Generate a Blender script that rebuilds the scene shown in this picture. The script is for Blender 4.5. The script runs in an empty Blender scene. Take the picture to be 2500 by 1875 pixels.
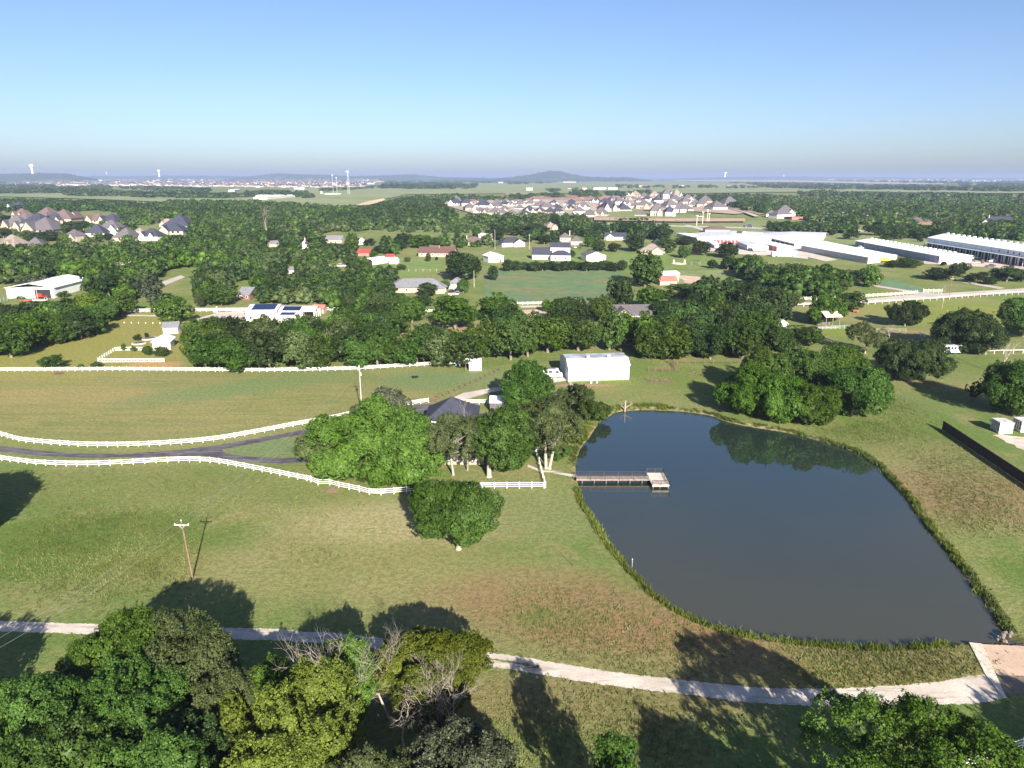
import bpy, bmesh, math, random
import numpy as np
from mathutils import Vector, Matrix
from mathutils.geometry import delaunay_2d_cdt
random.seed(7); RNG = np.random.default_rng(7)
S = bpy.context.scene; COL = S.collection
R = math.radians
# ------------------------------------------------------------------ camera, sky, sun, exposure
PITCH = R(16.2); H = 60.0; FPX = 1734.0
cd = bpy.data.cameras.new('camera'); cam = bpy.data.objects.new('camera', cd); COL.objects.link(cam)
cam.location = (0, 0, H); cam.rotation_euler = (R(90) - PITCH, 0, 0)
cd.sensor_width = 36; cd.lens = 36 * FPX / 2500; cd.clip_start = .5; cd.clip_end = 90000
S.camera = cam
SUN_EL = R(25); SUN_AZ = R(15.5)     # the sun stands behind the camera, a little to its right
w = bpy.data.worlds.new('World'); S.world = w; w.use_nodes = True
wn = w.node_tree.nodes; wn.clear()
wo = wn.new('ShaderNodeOutputWorld'); bg = wn.new('ShaderNodeBackground'); sk = wn.new('ShaderNodeTexSky')
sk.sky_type = 'NISHITA'; sk.sun_disc = False; sk.sun_elevation = SUN_EL; sk.sun_rotation = math.pi - SUN_AZ
sk.air_density = .8; sk.dust_density = 1.0; sk.ozone_density = 4.5
bg.inputs[1].default_value = 0.059
mx = wn.new('ShaderNodeMix'); mx.data_type = 'RGBA'; mx.blend_type = 'MULTIPLY'; mx.inputs[0].default_value = 1; mx.inputs[7].default_value = (1.06, .975, .97, 1)
w.node_tree.links.new(sk.outputs[0], mx.inputs[6]); w.node_tree.links.new(mx.outputs[2], bg.inputs[0]); w.node_tree.links.new(bg.outputs[0], wo.inputs[0])
sl = bpy.data.lights.new('sun', 'SUN'); sun = bpy.data.objects.new('sun', sl); COL.objects.link(sun)
sl.energy = 5.0; sl.angle = R(.5); sl.color = (1, .93, .82)
sd = Vector((math.sin(SUN_AZ) * math.cos(SUN_EL), -math.cos(SUN_AZ) * math.cos(SUN_EL), math.sin(SUN_EL)))
sun.rotation_euler = sd.to_track_quat('Z', 'Y').to_euler(); sun.location = (0, 0, 200)
S.view_settings.view_transform = 'Standard'; S.view_settings.look = 'None'
S.view_settings.exposure = 1.5; S.view_settings.gamma = 1; S.view_settings.use_curve_mapping = False
S.render.engine = 'CYCLES'
S.cycles.max_bounces = 6; S.cycles.diffuse_bounces = 3; S.cycles.glossy_bounces = 2
S.cycles.transmission_bounces = 2; S.cycles.volume_bounces = 0; S.cycles.transparent_max_bounces = 4
S.cycles.caustics_reflective = False; S.cycles.caustics_refractive = False

# ------------------------------------------------------------------ measuring helpers
def terr(y): return 0.0 if y < 300 else (12.0 * (y - 300) / 700 if y < 1000 else 12.0)
CP, SP = math.cos(PITCH), math.sin(PITCH)
def ray(px, py):
    u = (px - 1250) / FPX; v = (py - 937.5) / FPX
    return Vector((u, CP - v * SP, -SP - v * CP))
def P(px, py, z=0.0):
    """point of the ground (or of a level z above it) seen at a place of the photograph"""
    d = ray(px, py)
    t = (z - H) / d.z if d.z < 0 else 1e9
    if t * d.y > 300:
        # z = 12*(y-300)/700 + z0
        k = 12 / 700.0
        den = d.z - k * d.y
        t2 = (z - 300 * k - H) / den if den < 0 else 1e9
        if t2 * d.y <= 1000: t = t2
        else: t = (z + 12 - H) / d.z if d.z < -1e-5 else 1e7
    return Vector((d.x * t, d.y * t, H + d.z * t))
def proj(x, y, z):
    zc = y * CP + (H - z) * SP; yc = (H - z) * CP - y * SP
    return 1250 + FPX * x / zc, 937.5 + FPX * yc / zc
def ppm(p): return FPX / (p[1] * CP + (H - p[2]) * SP)
def hgt(p, py):
    """height above p at which a vertical line through p reaches photo row py"""
    v = (py - 937.5) / FPX; a = PITCH + math.atan(v)
    return H - p[1] * math.tan(a) - p[2]
ZT = {'A1': (0, 380, .28255), 'A2': (625, 380, .28255), 'A3': (1250, 380, .28255), 'A4': (1875, 380, .28255),
      'A5': (0, 630, .28255), 'A6': (625, 630, .28255), 'A7': (1250, 630, .28255), 'A8': (1875, 630, .28255),
      'B1': (0, 900, .36166), 'B2': (700, 850, .3316), 'B3': (1300, 850, .31646), 'B4': (1900, 800, .30136),
      'B5': (0, 1200, .40698), 'B6': (600, 1400, .31646), 'B7': (1200, 1200, .40698), 'B8': (1800, 1300, .34653),
      'C1': (0, 500, .14919), 'C2': (330, 500, .16727), 'C3': (1080, 470, .16727), 'C4': (1450, 470, .23056),
      'C5': (560, 720, .15371), 'C6': (2250, 580, .11302), 'C7': (1000, 950, .11302), 'C8': (1640, 540, .14467),
      'F': (0, 0, 1.1302), 'S': (0, 0, 1.0)}
def q(t, x, y):
    a, b, s = ZT[t]; return (a + x * s, b + y * s)
def G(t, x, y, z=0.0): return P(*q(t, x, y), z)
def L(t, pts, z=0.0): return [G(t, x, y, z) for x, y in pts]

# ------------------------------------------------------------------ objects
def tag(o, label=None, cat=None, group=None, kind=None):
    if label: o['label'] = label
    if cat: o['category'] = cat
    if group: o['group'] = group
    if kind: o['kind'] = kind
    return o
def empty(name, loc=(0, 0, 0), rz=0.0, sc=None):
    o = bpy.data.objects.new(name, None); COL.objects.link(o); o.location = loc; o.rotation_euler = (0, 0, rz)
    o.empty_display_size = .3
    if sc: o.scale = sc
    return o
def link(name, me, parent=None, mat=None, omat=False):
    o = bpy.data.objects.new(name, me); COL.objects.link(o)
    if parent: o.parent = parent
    if mat:
        if omat:
            if not me.materials: me.materials.append(mat)
            o.material_slots[0].link = 'OBJECT'; o.material_slots[0].material = mat
        else:
            if not me.materials: me.materials.append(mat)
    return o
class MB:
    def __init__(s): s.v = []; s.f = []
    def quad(s, pts):
        n = len(s.v); s.v += [tuple(p) for p in pts]; s.f.append(tuple(range(n, n + len(pts)))); return s
    def box(s, x0, x1, y0, y1, z0, z1):
        n = len(s.v)
        s.v += [(x0, y0, z0), (x1, y0, z0), (x1, y1, z0), (x0, y1, z0), (x0, y0, z1), (x1, y0, z1), (x1, y1, z1), (x0, y1, z1)]
        for a in ((0, 3, 2, 1), (4, 5, 6, 7), (0, 1, 5, 4), (1, 2, 6, 5), (2, 3, 7, 6), (3, 0, 4, 7)): s.f.append(tuple(n + i for i in a))
        return s
    def bar(s, a, b, w_, h_):
        """box between two points; w_ across (horizontal), h_ in height"""
        a = Vector(a); b = Vector(b); d = (b - a)
        if d.length < 1e-5: return s
        d.normalize(); up = Vector((0, 0, 1)) if abs(d.z) < .95 else Vector((0, 1, 0))
        sd_ = d.cross(up).normalized(); u2 = sd_.cross(d).normalized(); n = len(s.v)
        for p in (a, b):
            for i, j in ((-1, -1), (1, -1), (1, 1), (-1, 1)):
                s.v.append(tuple(p + sd_ * (i * w_ / 2) + u2 * (j * h_ / 2)))
        for f in ((0, 1, 2, 3), (7, 6, 5, 4), (0, 4, 5, 1), (1, 5, 6, 2), (2, 6, 7, 3), (3, 7, 4, 0)): s.f.append(tuple(n + i for i in f))
        return s
    def tube(s, pts, rad, n=6):
        pts = [Vector(p) for p in pts]; base = len(s.v)
        for i, p in enumerate(pts):
            d = (pts[min(i + 1, len(pts) - 1)] - pts[max(i - 1, 0)]).normalized()
            a = d.orthogonal().normalized(); b = d.cross(a)
            r = rad[i] if hasattr(rad, '__len__') else rad
            for k in range(n):
                t = 2 * math.pi * k / n; s.v.append(tuple(p + (a * math.cos(t) + b * math.sin(t)) * r))
        for i in range(len(pts) - 1):
            for k in range(n):
                s.f.append((base + i * n + k, base + i * n + (k + 1) % n, base + (i + 1) * n + (k + 1) % n, base + (i + 1) * n + k))
        s.f.append(tuple(base + k for k in range(n - 1, -1, -1))); s.f.append(tuple(base + (len(pts) - 1) * n + k for k in range(n)))
        return s
    def prism(s, prof, y0, y1, axis='y'):
        """profile of (x,z) points carried from y0 to y1 (or (y,z) along x)"""
        n = len(s.v); m = len(prof)
        for yy in (y0, y1):
            for a, b in prof: s.v.append((a, yy, b) if axis == 'y' else (yy, a, b))
        s.f.append(tuple(n + i for i in range(m))); s.f.append(tuple(n + m + i for i in range(m - 1, -1, -1)))
        for i in range(m): j = (i + 1) % m; s.f.append((n + j, n + i, n + m + i, n + m + j))
        return s
    def mesh(s, name):
        me = bpy.data.meshes.new(name); me.from_pydata(s.v, [], s.f); me.update()
        bm = bmesh.new(); bm.from_mesh(me); bmesh.ops.recalc_face_normals(bm, faces=bm.faces); bm.to_mesh(me); bm.free()
        return me
    def build(s, name, mat, parent=None, bevel=0):
        o = link(name, s.mesh(name), parent, mat)
        if bevel:
            m = o.modifiers.new('bevel', 'BEVEL'); m.width = bevel; m.segments = 2; m.limit_method = 'ANGLE'
        return o
def np_mesh(name, V, F):
    """V (n,3); F (m,k) of equal sized faces"""
    me = bpy.data.meshes.new(name); V = np.asarray(V, dtype=np.float32); F = np.asarray(F, dtype=np.int32)
    me.vertices.add(len(V)); me.vertices.foreach_set('co', V.ravel())
    m, k = F.shape
    me.loops.add(m * k); me.loops.foreach_set('vertex_index', F.ravel())
    me.polygons.add(m); me.polygons.foreach_set('loop_start', np.arange(0, m * k, k, dtype=np.int32))
    me.polygons.foreach_set('loop_total', np.full(m, k, dtype=np.int32))
    me.update(calc_edges=True); return me
def smooth(me):
    me.polygons.foreach_set('use_smooth', np.ones(len(me.polygons), dtype=bool)); return me

# ------------------------------------------------------------------ materials
class NT:
    def __init__(s, name):
        s.m = bpy.data.materials.new(name); s.m.use_nodes = True; s.t = s.m.node_tree; s.t.nodes.clear()
        s.out = s.n('ShaderNodeOutputMaterial')
    def n(s, ty, **kw):
        x = s.t.nodes.new(ty)
        for k, v in kw.items(): setattr(x, k, v)
        return x
    def l(s, a, b): s.t.links.new(a, b)
    def noise(s, vec, scale, detail=3, rough=.55, dist=0):
        x = s.n('ShaderNodeTexNoise'); x.inputs['Scale'].default_value = scale; x.inputs['Detail'].default_value = detail
        x.inputs['Roughness'].default_value = rough; x.inputs['Distortion'].default_value = dist
        if vec is not None: s.l(vec, x.inputs['Vector'])
        return x.outputs['Fac']
    def ramp(s, fac, a, b):
        x = s.n('ShaderNodeMapRange'); x.interpolation_type = 'SMOOTHSTEP'
        x.inputs[1].default_value = a; x.inputs[2].default_value = b; s.l(fac, x.inputs[0]); return x.outputs[0]
    def mix(s, fac, a, b, mode='MIX'):
        x = s.n('ShaderNodeMix'); x.data_type = 'RGBA'; x.blend_type = mode; x.clamp_factor = True
        for sock, val in ((x.inputs[0], fac), (x.inputs[6], a), (x.inputs[7], b)):
            if isinstance(val, (int, float)): sock.default_value = val
            elif isinstance(val, (tuple, list)): sock.default_value = (*val[:3], 1)
            else: s.l(val, sock)
        return x.outputs[2]
    def math(s, op, a, b=None, c=None):
        x = s.n('ShaderNodeMath'); x.operation = op
        for i, v in enumerate((a, b, c)):
            if v is None: continue
            if isinstance(v, (int, float)): x.inputs[i].default_value = v
            else: s.l(v, x.inputs[i])
        return x.outputs[0]
    def bsdf(s, col, rough=.8, metal=0, spec=.3, bump=None, bstr=.3, bdist=.1):
        x = s.n('ShaderNodeBsdfPrincipled')
        if isinstance(col, (tuple, list)): x.inputs['Base Color'].default_value = (*col[:3], 1)
        else: s.l(col, x.inputs['Base Color'])
        if isinstance(rough, (int, float)): x.inputs['Roughness'].default_value = rough
        else: s.l(rough, x.inputs['Roughness'])
        x.inputs['Metallic'].default_value = metal; x.inputs['Specular IOR Level'].default_value = spec
        if bump is not None:
            b = s.n('ShaderNodeBump'); b.inputs['Strength'].default_value = bstr; b.inputs['Distance'].default_value = bdist
            s.l(bump, b.inputs['Height']); s.l(b.outputs[0], x.inputs['Normal'])
        s.l(x.outputs[0], s.out.inputs[0]); return x
MC = {}
def mat(name, col, rough=.7, var=.12, scale=1.5, metal=0, spec=.3, stripes=None, bump=.15):
    """plain surface with uneven tone; stripes=(axis, period) adds the ribs or courses of a sheet, as relief"""
    if name in MC: return MC[name]
    t = NT(name); tc = t.n('ShaderNodeTexCoord').outputs['Object']
    n1 = t.noise(tc, scale, 4); n2 = t.noise(tc, scale * 8, 2)
    c = t.mix(t.ramp(n1, .3, .7), tuple(x * (1 - var) for x in col), tuple(min(1, x * (1 + var)) for x in col))
    c = t.mix(t.math('MULTIPLY', t.ramp(n2, .5, .75), var * 1.2), c, tuple(x * .6 for x in col))
    h = n2
    if stripes:
        sp = t.n('ShaderNodeSeparateXYZ'); t.l(tc, sp.inputs[0])
        w_ = t.math('FRACT', t.math('DIVIDE', sp.outputs['XYZ'.index(stripes[0])], stripes[1]))
        edge = t.ramp(t.math('ABSOLUTE', t.math('SUBTRACT', w_, .5)), .36, .47)
        c = t.mix(t.math('MULTIPLY', edge, .35), c, tuple(x * .55 for x in col)); h = t.math('SUBTRACT', n2, edge)
    t.bsdf(c, rough, metal, spec, h, bump, .03)
    MC[name] = t.m; return t.m
def leafmat(name, a, b, c=None, tr=.3):
    """foliage: leaves of two or three natural tones, some light passing through them"""
    if name in MC: return MC[name]
    t = NT(name); tc = t.n('ShaderNodeTexCoord').outputs['Object']
    geo = t.n('ShaderNodeNewGeometry'); oi = t.n('ShaderNodeObjectInfo')
    isl = geo.outputs['Random Per Island']
    n1 = t.noise(tc, .35, 3)
    col = t.mix(t.ramp(n1, .35, .65), a, b)
    col = t.mix(t.math('MULTIPLY', t.ramp(isl, .55, 1.0), .55), col, c or tuple(min(1, x * 1.7) for x in b))
    wide = t.noise(geo.outputs['Position'], .05, 2)
    hs = t.n('ShaderNodeHueSaturation'); t.l(col, hs.inputs['Color'])
    t.l(t.math('MULTIPLY_ADD', oi.outputs['Random'], .026, .480), hs.inputs['Hue'])
    t.l(t.math('MULTIPLY', t.math('MULTIPLY_ADD', oi.outputs['Random'], .42, .52), t.math('MULTIPLY_ADD', t.ramp(wide, .35, .65), .5, .74)), hs.inputs['Value'])
    t.l(t.math('MULTIPLY_ADD', t.ramp(wide, .3, .7), -.12, 1.06), hs.inputs['Saturation'])
    p = t.n('ShaderNodeBsdfPrincipled'); t.l(hs.outputs[0], p.inputs['Base Color'])
    p.inputs['Roughness'].default_value = .5; p.inputs['Specular IOR Level'].default_value = .14
    tl = t.n('ShaderNodeBsdfTranslucent'); t.l(t.mix(1.0, hs.outputs[0], (1.2, 1.25, .6), 'MULTIPLY'), tl.inputs[0])
    ms = t.n('ShaderNodeMixShader'); ms.inputs[0].default_value = tr
    t.l(p.outputs[0], ms.inputs[1]); t.l(tl.outputs[0], ms.inputs[2]); t.l(ms.outputs[0], t.out.inputs[0])
    MC[name] = t.m; return t.m
LEAF = {
    'dark': leafmat('leaves_dark', (.024, .048, .012), (.042, .078, .018), None, .2),
    'mid': leafmat('leaves_mid', (.037, .079, .013), (.064, .125, .019), None, .22),
    'bright': leafmat('leaves_bright', (.050, .102, .011), (.078, .152, .017), None, .25),
    'yellow': leafmat('leaves_yellow_green', (.085, .13, .012), (.13, .18, .018), None, .25),
    'olive': leafmat('leaves_olive', (.056, .083, .026), (.092, .130, .042), None, .2),
    'pale': leafmat('leaves_pale', (.075, .105, .05), (.13, .165, .085), (.40, .42, .30), .2),
    'pine': leafmat('leaves_pine', (.038, .053, .026), (.066, .082, .044), None, .12),
}
TONE = {'dark': 'dark green', 'mid': 'mid green', 'bright': 'bright green', 'yellow': 'yellow-green', 'olive': 'olive grey',
        'pale': 'pale blossoming', 'pine': 'grey-green'}
BARK = mat('bark', (.19, .155, .12), .9, .3, 3); BARKP = mat('bark_pale', (.33, .285, .24), .9, .25, 2.5)
WHITE = mat('white_vinyl', (.80, .80, .78), .5, .04, 1); WHITEM = mat('white_sheet_metal', (.82, .83, .83), .45, .04, .3, 0, .4, ('X', .9), .1)
# ------------------------------------------------------------------ ground
def catmull(pts, n=5, closed=True):
    out = []; m = len(pts)
    for i in range(m if closed else m - 1):
        p0, p1, p2, p3 = (pts[(i - 1) % m] if closed or i > 0 else pts[i]), pts[i], pts[(i + 1) % m], (pts[(i + 2) % m] if closed or i + 2 < m else pts[i + 1])
        for k in range(n):
            t = k / n
            out.append(tuple(.5 * ((2 * b) + (-a + c) * t + (2 * a - 5 * b + 4 * c - d) * t * t + (-a + 3 * b - 3 * c + d) * t ** 3) for a, b, c, d in zip(p0[:2], p1[:2], p2[:2], p3[:2])))
    if not closed: out.append(tuple(pts[-1][:2]))
    return out
WZ = -0.5
pond_px = [(1310,903),(1340,889),(1400,886),(1470,889),(1530,897),(1570,911),(1620,922),(1700,935),(1790,958),(1850,978),(1890,1003),
 (1925,1040),(1965,1085),(2000,1135),(2050,1195),(2100,1262),(2140,1315),(2165,1355),(2182,1378),(2186,1391),(2095,1388),(2000,1394),(1900,1400),
 (1800,1396),(1700,1385),(1600,1370),(1520,1347),(1450,1312),(1400,1272),(1350,1217),(1310,1167),(1288,1130),(1262,1090),(1248,1050),(1243,1015),
 (1247,985),(1260,960),(1276,940),(1292,915)]
shore = catmull([P(*q('F', x, y), WZ) for x, y in pond_px], 5)
def area2(p): return sum(p[i][0] * p[(i + 1) % len(p)][1] - p[(i + 1) % len(p)][0] * p[i][1] for i in range(len(p)))
if area2(shore) < 0: shore.reverse()
def offset(poly, d):
    out = []; m = len(poly)
    for i in range(m):
        a = Vector(poly[i - 2]); b = Vector(poly[(i + 2) % m]); t = (b - a).normalized()
        out.append((poly[i][0] + t.y * d, poly[i][1] - t.x * d))
    return out
rr = random.Random(3)
shore = [(x + rr.uniform(-.15, .15), y + rr.uniform(-.15, .15)) for x, y in shore]
bank = offset(shore, 1.3); bed = offset(shore, -1.6)
def bake_sheet(name, co, faces, zoff, m, kind='structure', rz=None):
    bm = bmesh.new(); vs = [bm.verts.new((c[0], c[1], 0)) for c in co]
    for f in faces:
        try: bm.faces.new([vs[i] for i in f])
        except ValueError: pass
    for yy in (300, 1000):
        g = bm.verts[:] + bm.edges[:] + bm.faces[:]
        bmesh.ops.bisect_plane(bm, geom=g, plane_co=(0, yy, 0), plane_no=(0, 1, 0), dist=1e-4)
    for v in bm.verts: v.co.z = terr(v.co.y) + zoff
    bmesh.ops.recalc_face_normals(bm, faces=bm.faces)
    if sum(f.normal.z for f in bm.faces) < 0: bmesh.ops.reverse_faces(bm, faces=bm.faces)
    me = bpy.data.meshes.new(name); bm.to_mesh(me); bm.free()
    o = link(name, me, None, m)
    if kind: o['kind'] = kind
    return o
def sheet(name, pts, zoff, m, rag=0, kind='structure', n=0):
    """flat patch of ground along a polygon of ground points; rag makes its edge uneven"""
    pts = [tuple(p[:2]) for p in pts]
    if n: pts = catmull(pts, n)
    if rag:
        out = []; rg = random.Random(len(pts)); m_ = len(pts)
        for i in range(m_):
            a = Vector(pts[i]); b = Vector(pts[(i + 1) % m_]); L_ = (b - a).length; k = max(1, min(60, int(L_ / (rag * 2.5))))
            nn = Vector((-(b - a).y, (b - a).x)).normalized() if L_ > 0 else Vector((0, 0))
            for j in range(k): out.append(tuple(a.lerp(b, j / k) + nn * rg.uniform(-rag, rag)))
        pts = out
    v, e, f, *_ = delaunay_2d_cdt([Vector(p) for p in pts], [], [list(range(len(pts)))], 1, 1e-4)
    return bake_sheet(name, v, f, zoff, m, kind)

FX = 32000
def ground_material():
    t = NT('grass_ground'); geo = t.n('ShaderNodeNewGeometry'); pos = geo.outputs['Position']
    sp = t.n('ShaderNodeSeparateXYZ'); t.l(pos, sp.inputs[0])
    big = t.noise(pos, .022, 5, .65, .4); med = t.noise(pos, .11, 6, .7, .8); fine = t.noise(pos, 1.1, 5, .7); tiny = t.noise(pos, 5.0, 2, .7)
    mp = t.n('ShaderNodeMapping'); mp.inputs['Scale'].default_value = (.05, .5, 1); mp.inputs['Rotation'].default_value = (0, 0, .12); t.l(pos, mp.inputs[0])
    streak = t.noise(mp.outputs[0], 1.0, 4, .6, .8)
    green = (.110, .175, .045); tan = (.27, .23, .12); lush = (.075, .15, .02); brown = (.20, .125, .068); bluegreen = (.12, .20, .095)
    col = t.mix(t.ramp(big, .4, .6), green, (.172, .205, .075))
    col = t.mix(t.math('MULTIPLY', t.ramp(med, .45, .68), .55), col, tan)
    warp = t.math('ADD', t.math('MULTIPLY', t.math('SUBTRACT', med, .5), 2.2), t.math('MULTIPLY', t.math('SUBTRACT', fine, .5), 1.0))
    def patch(tagc, c, rx, ry, amt, ang=0, soft=.45, brk=None):
        nonlocal col
        p = G(*tagc)
        dx = t.math('SUBTRACT', sp.outputs[0], p.x); dy = t.math('SUBTRACT', sp.outputs[1], p.y); ca, sa = math.cos(ang), math.sin(ang)
        X = t.math('ADD', t.math('MULTIPLY', dx, ca / rx), t.math('MULTIPLY', dy, sa / rx))
        Y = t.math('ADD', t.math('MULTIPLY', dx, -sa / ry), t.math('MULTIPLY', dy, ca / ry))
        d = t.math('SQRT', t.math('ADD', t.math('MULTIPLY', X, X), t.math('MULTIPLY', Y, Y)))
        d = t.math('ADD', d, t.math('MULTIPLY', warp, .55))
        f = t.math('MULTIPLY', t.math('SUBTRACT', 1.0, t.ramp(d, 1 - soft, 1 + soft)), amt)
        if brk: f = t.math('MULTIPLY', f, t.ramp(brk, .40, .58))
        col = t.mix(f, col, c)
    # pasture between the two far fences: straw and pale green streaks
    patch(('B1', 1000, 200), (.20, .20, .085), 95, 34, .5)
    patch(('B1', 1000, 250), (.27, .245, .10), 85, 26, .6, 0, .3, streak)
    patch(('B1', 450, 180), (.31, .25, .12), 34, 9, .5, 0, .4)
    patch(('B1', 1600, 130), (.12, .20, .08), 26, 9, .7, .5)
    patch(('B1', 300, 60), (.29, .235, .12), 50, 6, .5, 0, .4, streak)
    patch(('B2', 1200, 230), bluegreen, 22, 12, .55)
    patch(('B1', 1800, 540), bluegreen, 9, 7, .7)
    # near meadow
    patch(('B5', 500, 300), lush, 27, 12, .85, .1, .25)
    patch(('B5', 950, 420), (.16, .17, .04), 10, 5, .6)
    patch(('B1', 1100, 760), (.135, .175, .05), 45, 11, .6)
    patch(('F', 860, 1130), (.36, .32, .19), 19, 9, .75, 0, .5)
    patch(('F', 760, 1230), (.25, .24, .11), 28, 9, .6)
    patch(('F', 1150, 1110), (.165, .205, .085), 15, 10, .6)
    patch(('B7', 700, 760), brown, 24, 7, .7, -.2, .45)
    patch(('B7', 900, 830), (.24, .17, .10), 30, 9, .45, -.15)
    patch(('B7', 1100, 860), (.22, .14, .075), 18, 4, .8, -.1)
    patch(('B7', 300, 600), (.235, .16, .09), 14, 7, .6)
    patch(('B7', 350, 750), lush, 6, 3, .6, 0, .5, med)
    patch(('B7', 100, 1450), lush, 9, 5, .6, 0, .5, med)
    patch(('B7', 500, 1250), (.19, .15, .075), 22, 5, .7)
    patch(('B8', 700, 900), (.21, .165, .085), 22, 5, .8)
    patch(('B8', 900, 1000), (.19, .17, .06), 16, 2.2, .6)
    # right bank
    patch(('B4', 900, 850), lush, 20, 14, .7, .3, .4, fine)
    patch(('B4', 500, 900), (.12, .17, .05), 13, 4, .7)
    patch(('B4', 1500, 1350), (.215, .15, .085), 20, 14, .9, 0, .4)
    patch(('B4', 1250, 1050), (.2, .19, .09), 14, 14, .6)
    patch(('B4', 1150, 600), (.12, .18, .06), 12, 10, .6)
    patch(('B4', 1500, 300), (.10, .165, .035), 18, 20, .7)
    patch(('B8', 2000, 250), lush, 6, 6, .7)
    patch(('B3', 900, 250), (.12, .175, .04), 28, 16, .6)
    patch(('B3', 500, 320), (.23, .2, .085), 8, 6, .6)
    patch(('A7', 600, 1100), (.3, .2, .14), 9, 1.5, .8)
    patch(('A8', 750, 480), (.26, .22, .14), 18, 24, .8)
    patch(('A8', 1000, 640), (.3, .22, .14), 18, 7, .7)
    patch(('A8', 600, 640), (.15, .22, .02), 12, 8, .8)
    patch(('A8', 1500, 460), (.19, .23, .05), 50, 45, .75)
    patch(('A5', 700, 720), (.235, .235, .065), 60, 60, .9, 0, .3)
    patch(('A5', 1350, 920), (.42, .26, .13), 9, 4, .9)
    patch(('A6', 1850, 640), (.35, .24, .16), 30, 16, .8)
    mpw = t.n('ShaderNodeMapping'); mpw.inputs['Rotation'].default_value = (0, 0, .35); t.l(pos, mpw.inputs[0])
    wv = t.n('ShaderNodeTexWave'); wv.inputs['Scale'].default_value = .42; wv.inputs['Distortion'].default_value = 5; wv.inputs['Detail'].default_value = 3; wv.inputs['Detail Scale'].default_value = .4; t.l(mpw.outputs[0], wv.inputs[0])
    col = t.mix(t.math('MULTIPLY', t.math('MULTIPLY', wv.outputs['Fac'], t.ramp(big, .42, .6)), .2), col, (.26, .235, .12))
    # fine relief and colour of the turf
    col = t.mix(t.ramp(fine, .44, .56), t.mix(.32, col, (.035, .05, .012)), col)
    col = t.mix(t.math('MULTIPLY', t.ramp(t.noise(pos, 2.3, 3, .7), .56, .68), .5), col, (.045, .06, .015))
    col = t.mix(t.math('MULTIPLY', t.ramp(tiny, .52, .7), .35), col, (.30, .28, .15))
    col = t.mix(1.0, col, (1.10, 1.04, .97), 'MULTIPLY')
    h = t.math('ADD', t.math('MULTIPLY', fine, .35), t.math('MULTIPLY', t.noise(pos, 2.8, 4, .75), .6))
    t.bsdf(col, .95, 0, .1, h, .7, .4)
    return t.m
GRASS = ground_material()
def build_ground():
    X = 32000
    outer = [(-X, -600), (X, -600), (X, 31000), (-X, 31000)]
    mid = [(-400, -50), (500, -50), (500, 299), (-400, 299)]
    co = [Vector(p) for p in outer + bank + mid]
    n = len(bank)
    edges = [(i, (i + 1) % 4) for i in range(4)] + [(4 + i, 4 + (i + 1) % n) for i in range(n)] + [(4 + n + i, 4 + n + (i + 1) % 4) for i in range(4)]
    v, e, f, ov, oe, of = delaunay_2d_cdt(co, edges, [[0, 1, 2, 3], list(range(4, 4 + n))], 1, 1e-4)
    keep = [fc for fc, src in zip(f, of) if src == [0] or (0 in src and 1 not in src)]
    o = bake_sheet('ground', v, keep, 0, GRASS)
    return o
build_ground()
# bank of the pond and its bed
mb = MB(); n = len(bank)
for i in range(n):
    j = (i + 1) % n
    mb.quad([(*bank[i], 0), (*bank[j], 0), (*shore[j], WZ + .02), (*shore[i], WZ + .02)])
    mb.quad([(*shore[i], WZ + .02), (*shore[j], WZ + .02), (*bed[j], -1.7), (*bed[i], -1.7)])
t = NT('bank_soil'); pos = t.n('ShaderNodeNewGeometry').outputs['Position']; nn = t.noise(pos, .8, 4)
t.bsdf(t.mix(t.ramp(nn, .4, .6), (.10, .12, .035), (.22, .17, .10)), .95, 0, .1, nn, .6, .3)
mb.build('pond_bank', t.m)['kind'] = 'structure'
v, e, f, *_ = delaunay_2d_cdt([Vector(p) for p in bed], [], [list(range(n))], 1, 1e-4)
me = bpy.data.meshes.new('pond_bed'); me.from_pydata([(c.x, c.y, -1.7) for c in v], [], f); link('pond_bed', me, None, mat('mud', (.1, .085, .06), .9))['kind'] = 'structure'
# water
t = NT('pond_water'); pos = t.n('ShaderNodeNewGeometry').outputs['Position']
n1 = t.noise(pos, .03, 3); n2 = t.noise(pos, .5, 3)
sp = t.n('ShaderNodeSeparateXYZ'); t.l(pos, sp.inputs[0])
dam_mix = t.ramp(t.math('ADD', sp.outputs[1], t.math('MULTIPLY', n1, 40)), 175, 95)      # base colour turns browner toward the dam
b = t.bsdf(t.mix(dam_mix, (.017, .028, .022), (.050, .047, .021)), .03, 0, .5, n2, .02, .05)
b.inputs['IOR'].default_value = 1.7; b.inputs['Specular IOR Level'].default_value = .95
ws = offset(shore, .5)
v, e, f, *_ = delaunay_2d_cdt([Vector(p) for p in ws], [], [list(range(n))], 1, 1e-4)
me = bpy.data.meshes.new('water'); me.from_pydata([(c.x, c.y, WZ) for c in v], [], f); me.update()
wo_ = link('water', me, None, t.m); wo_['kind'] = 'structure'

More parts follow.
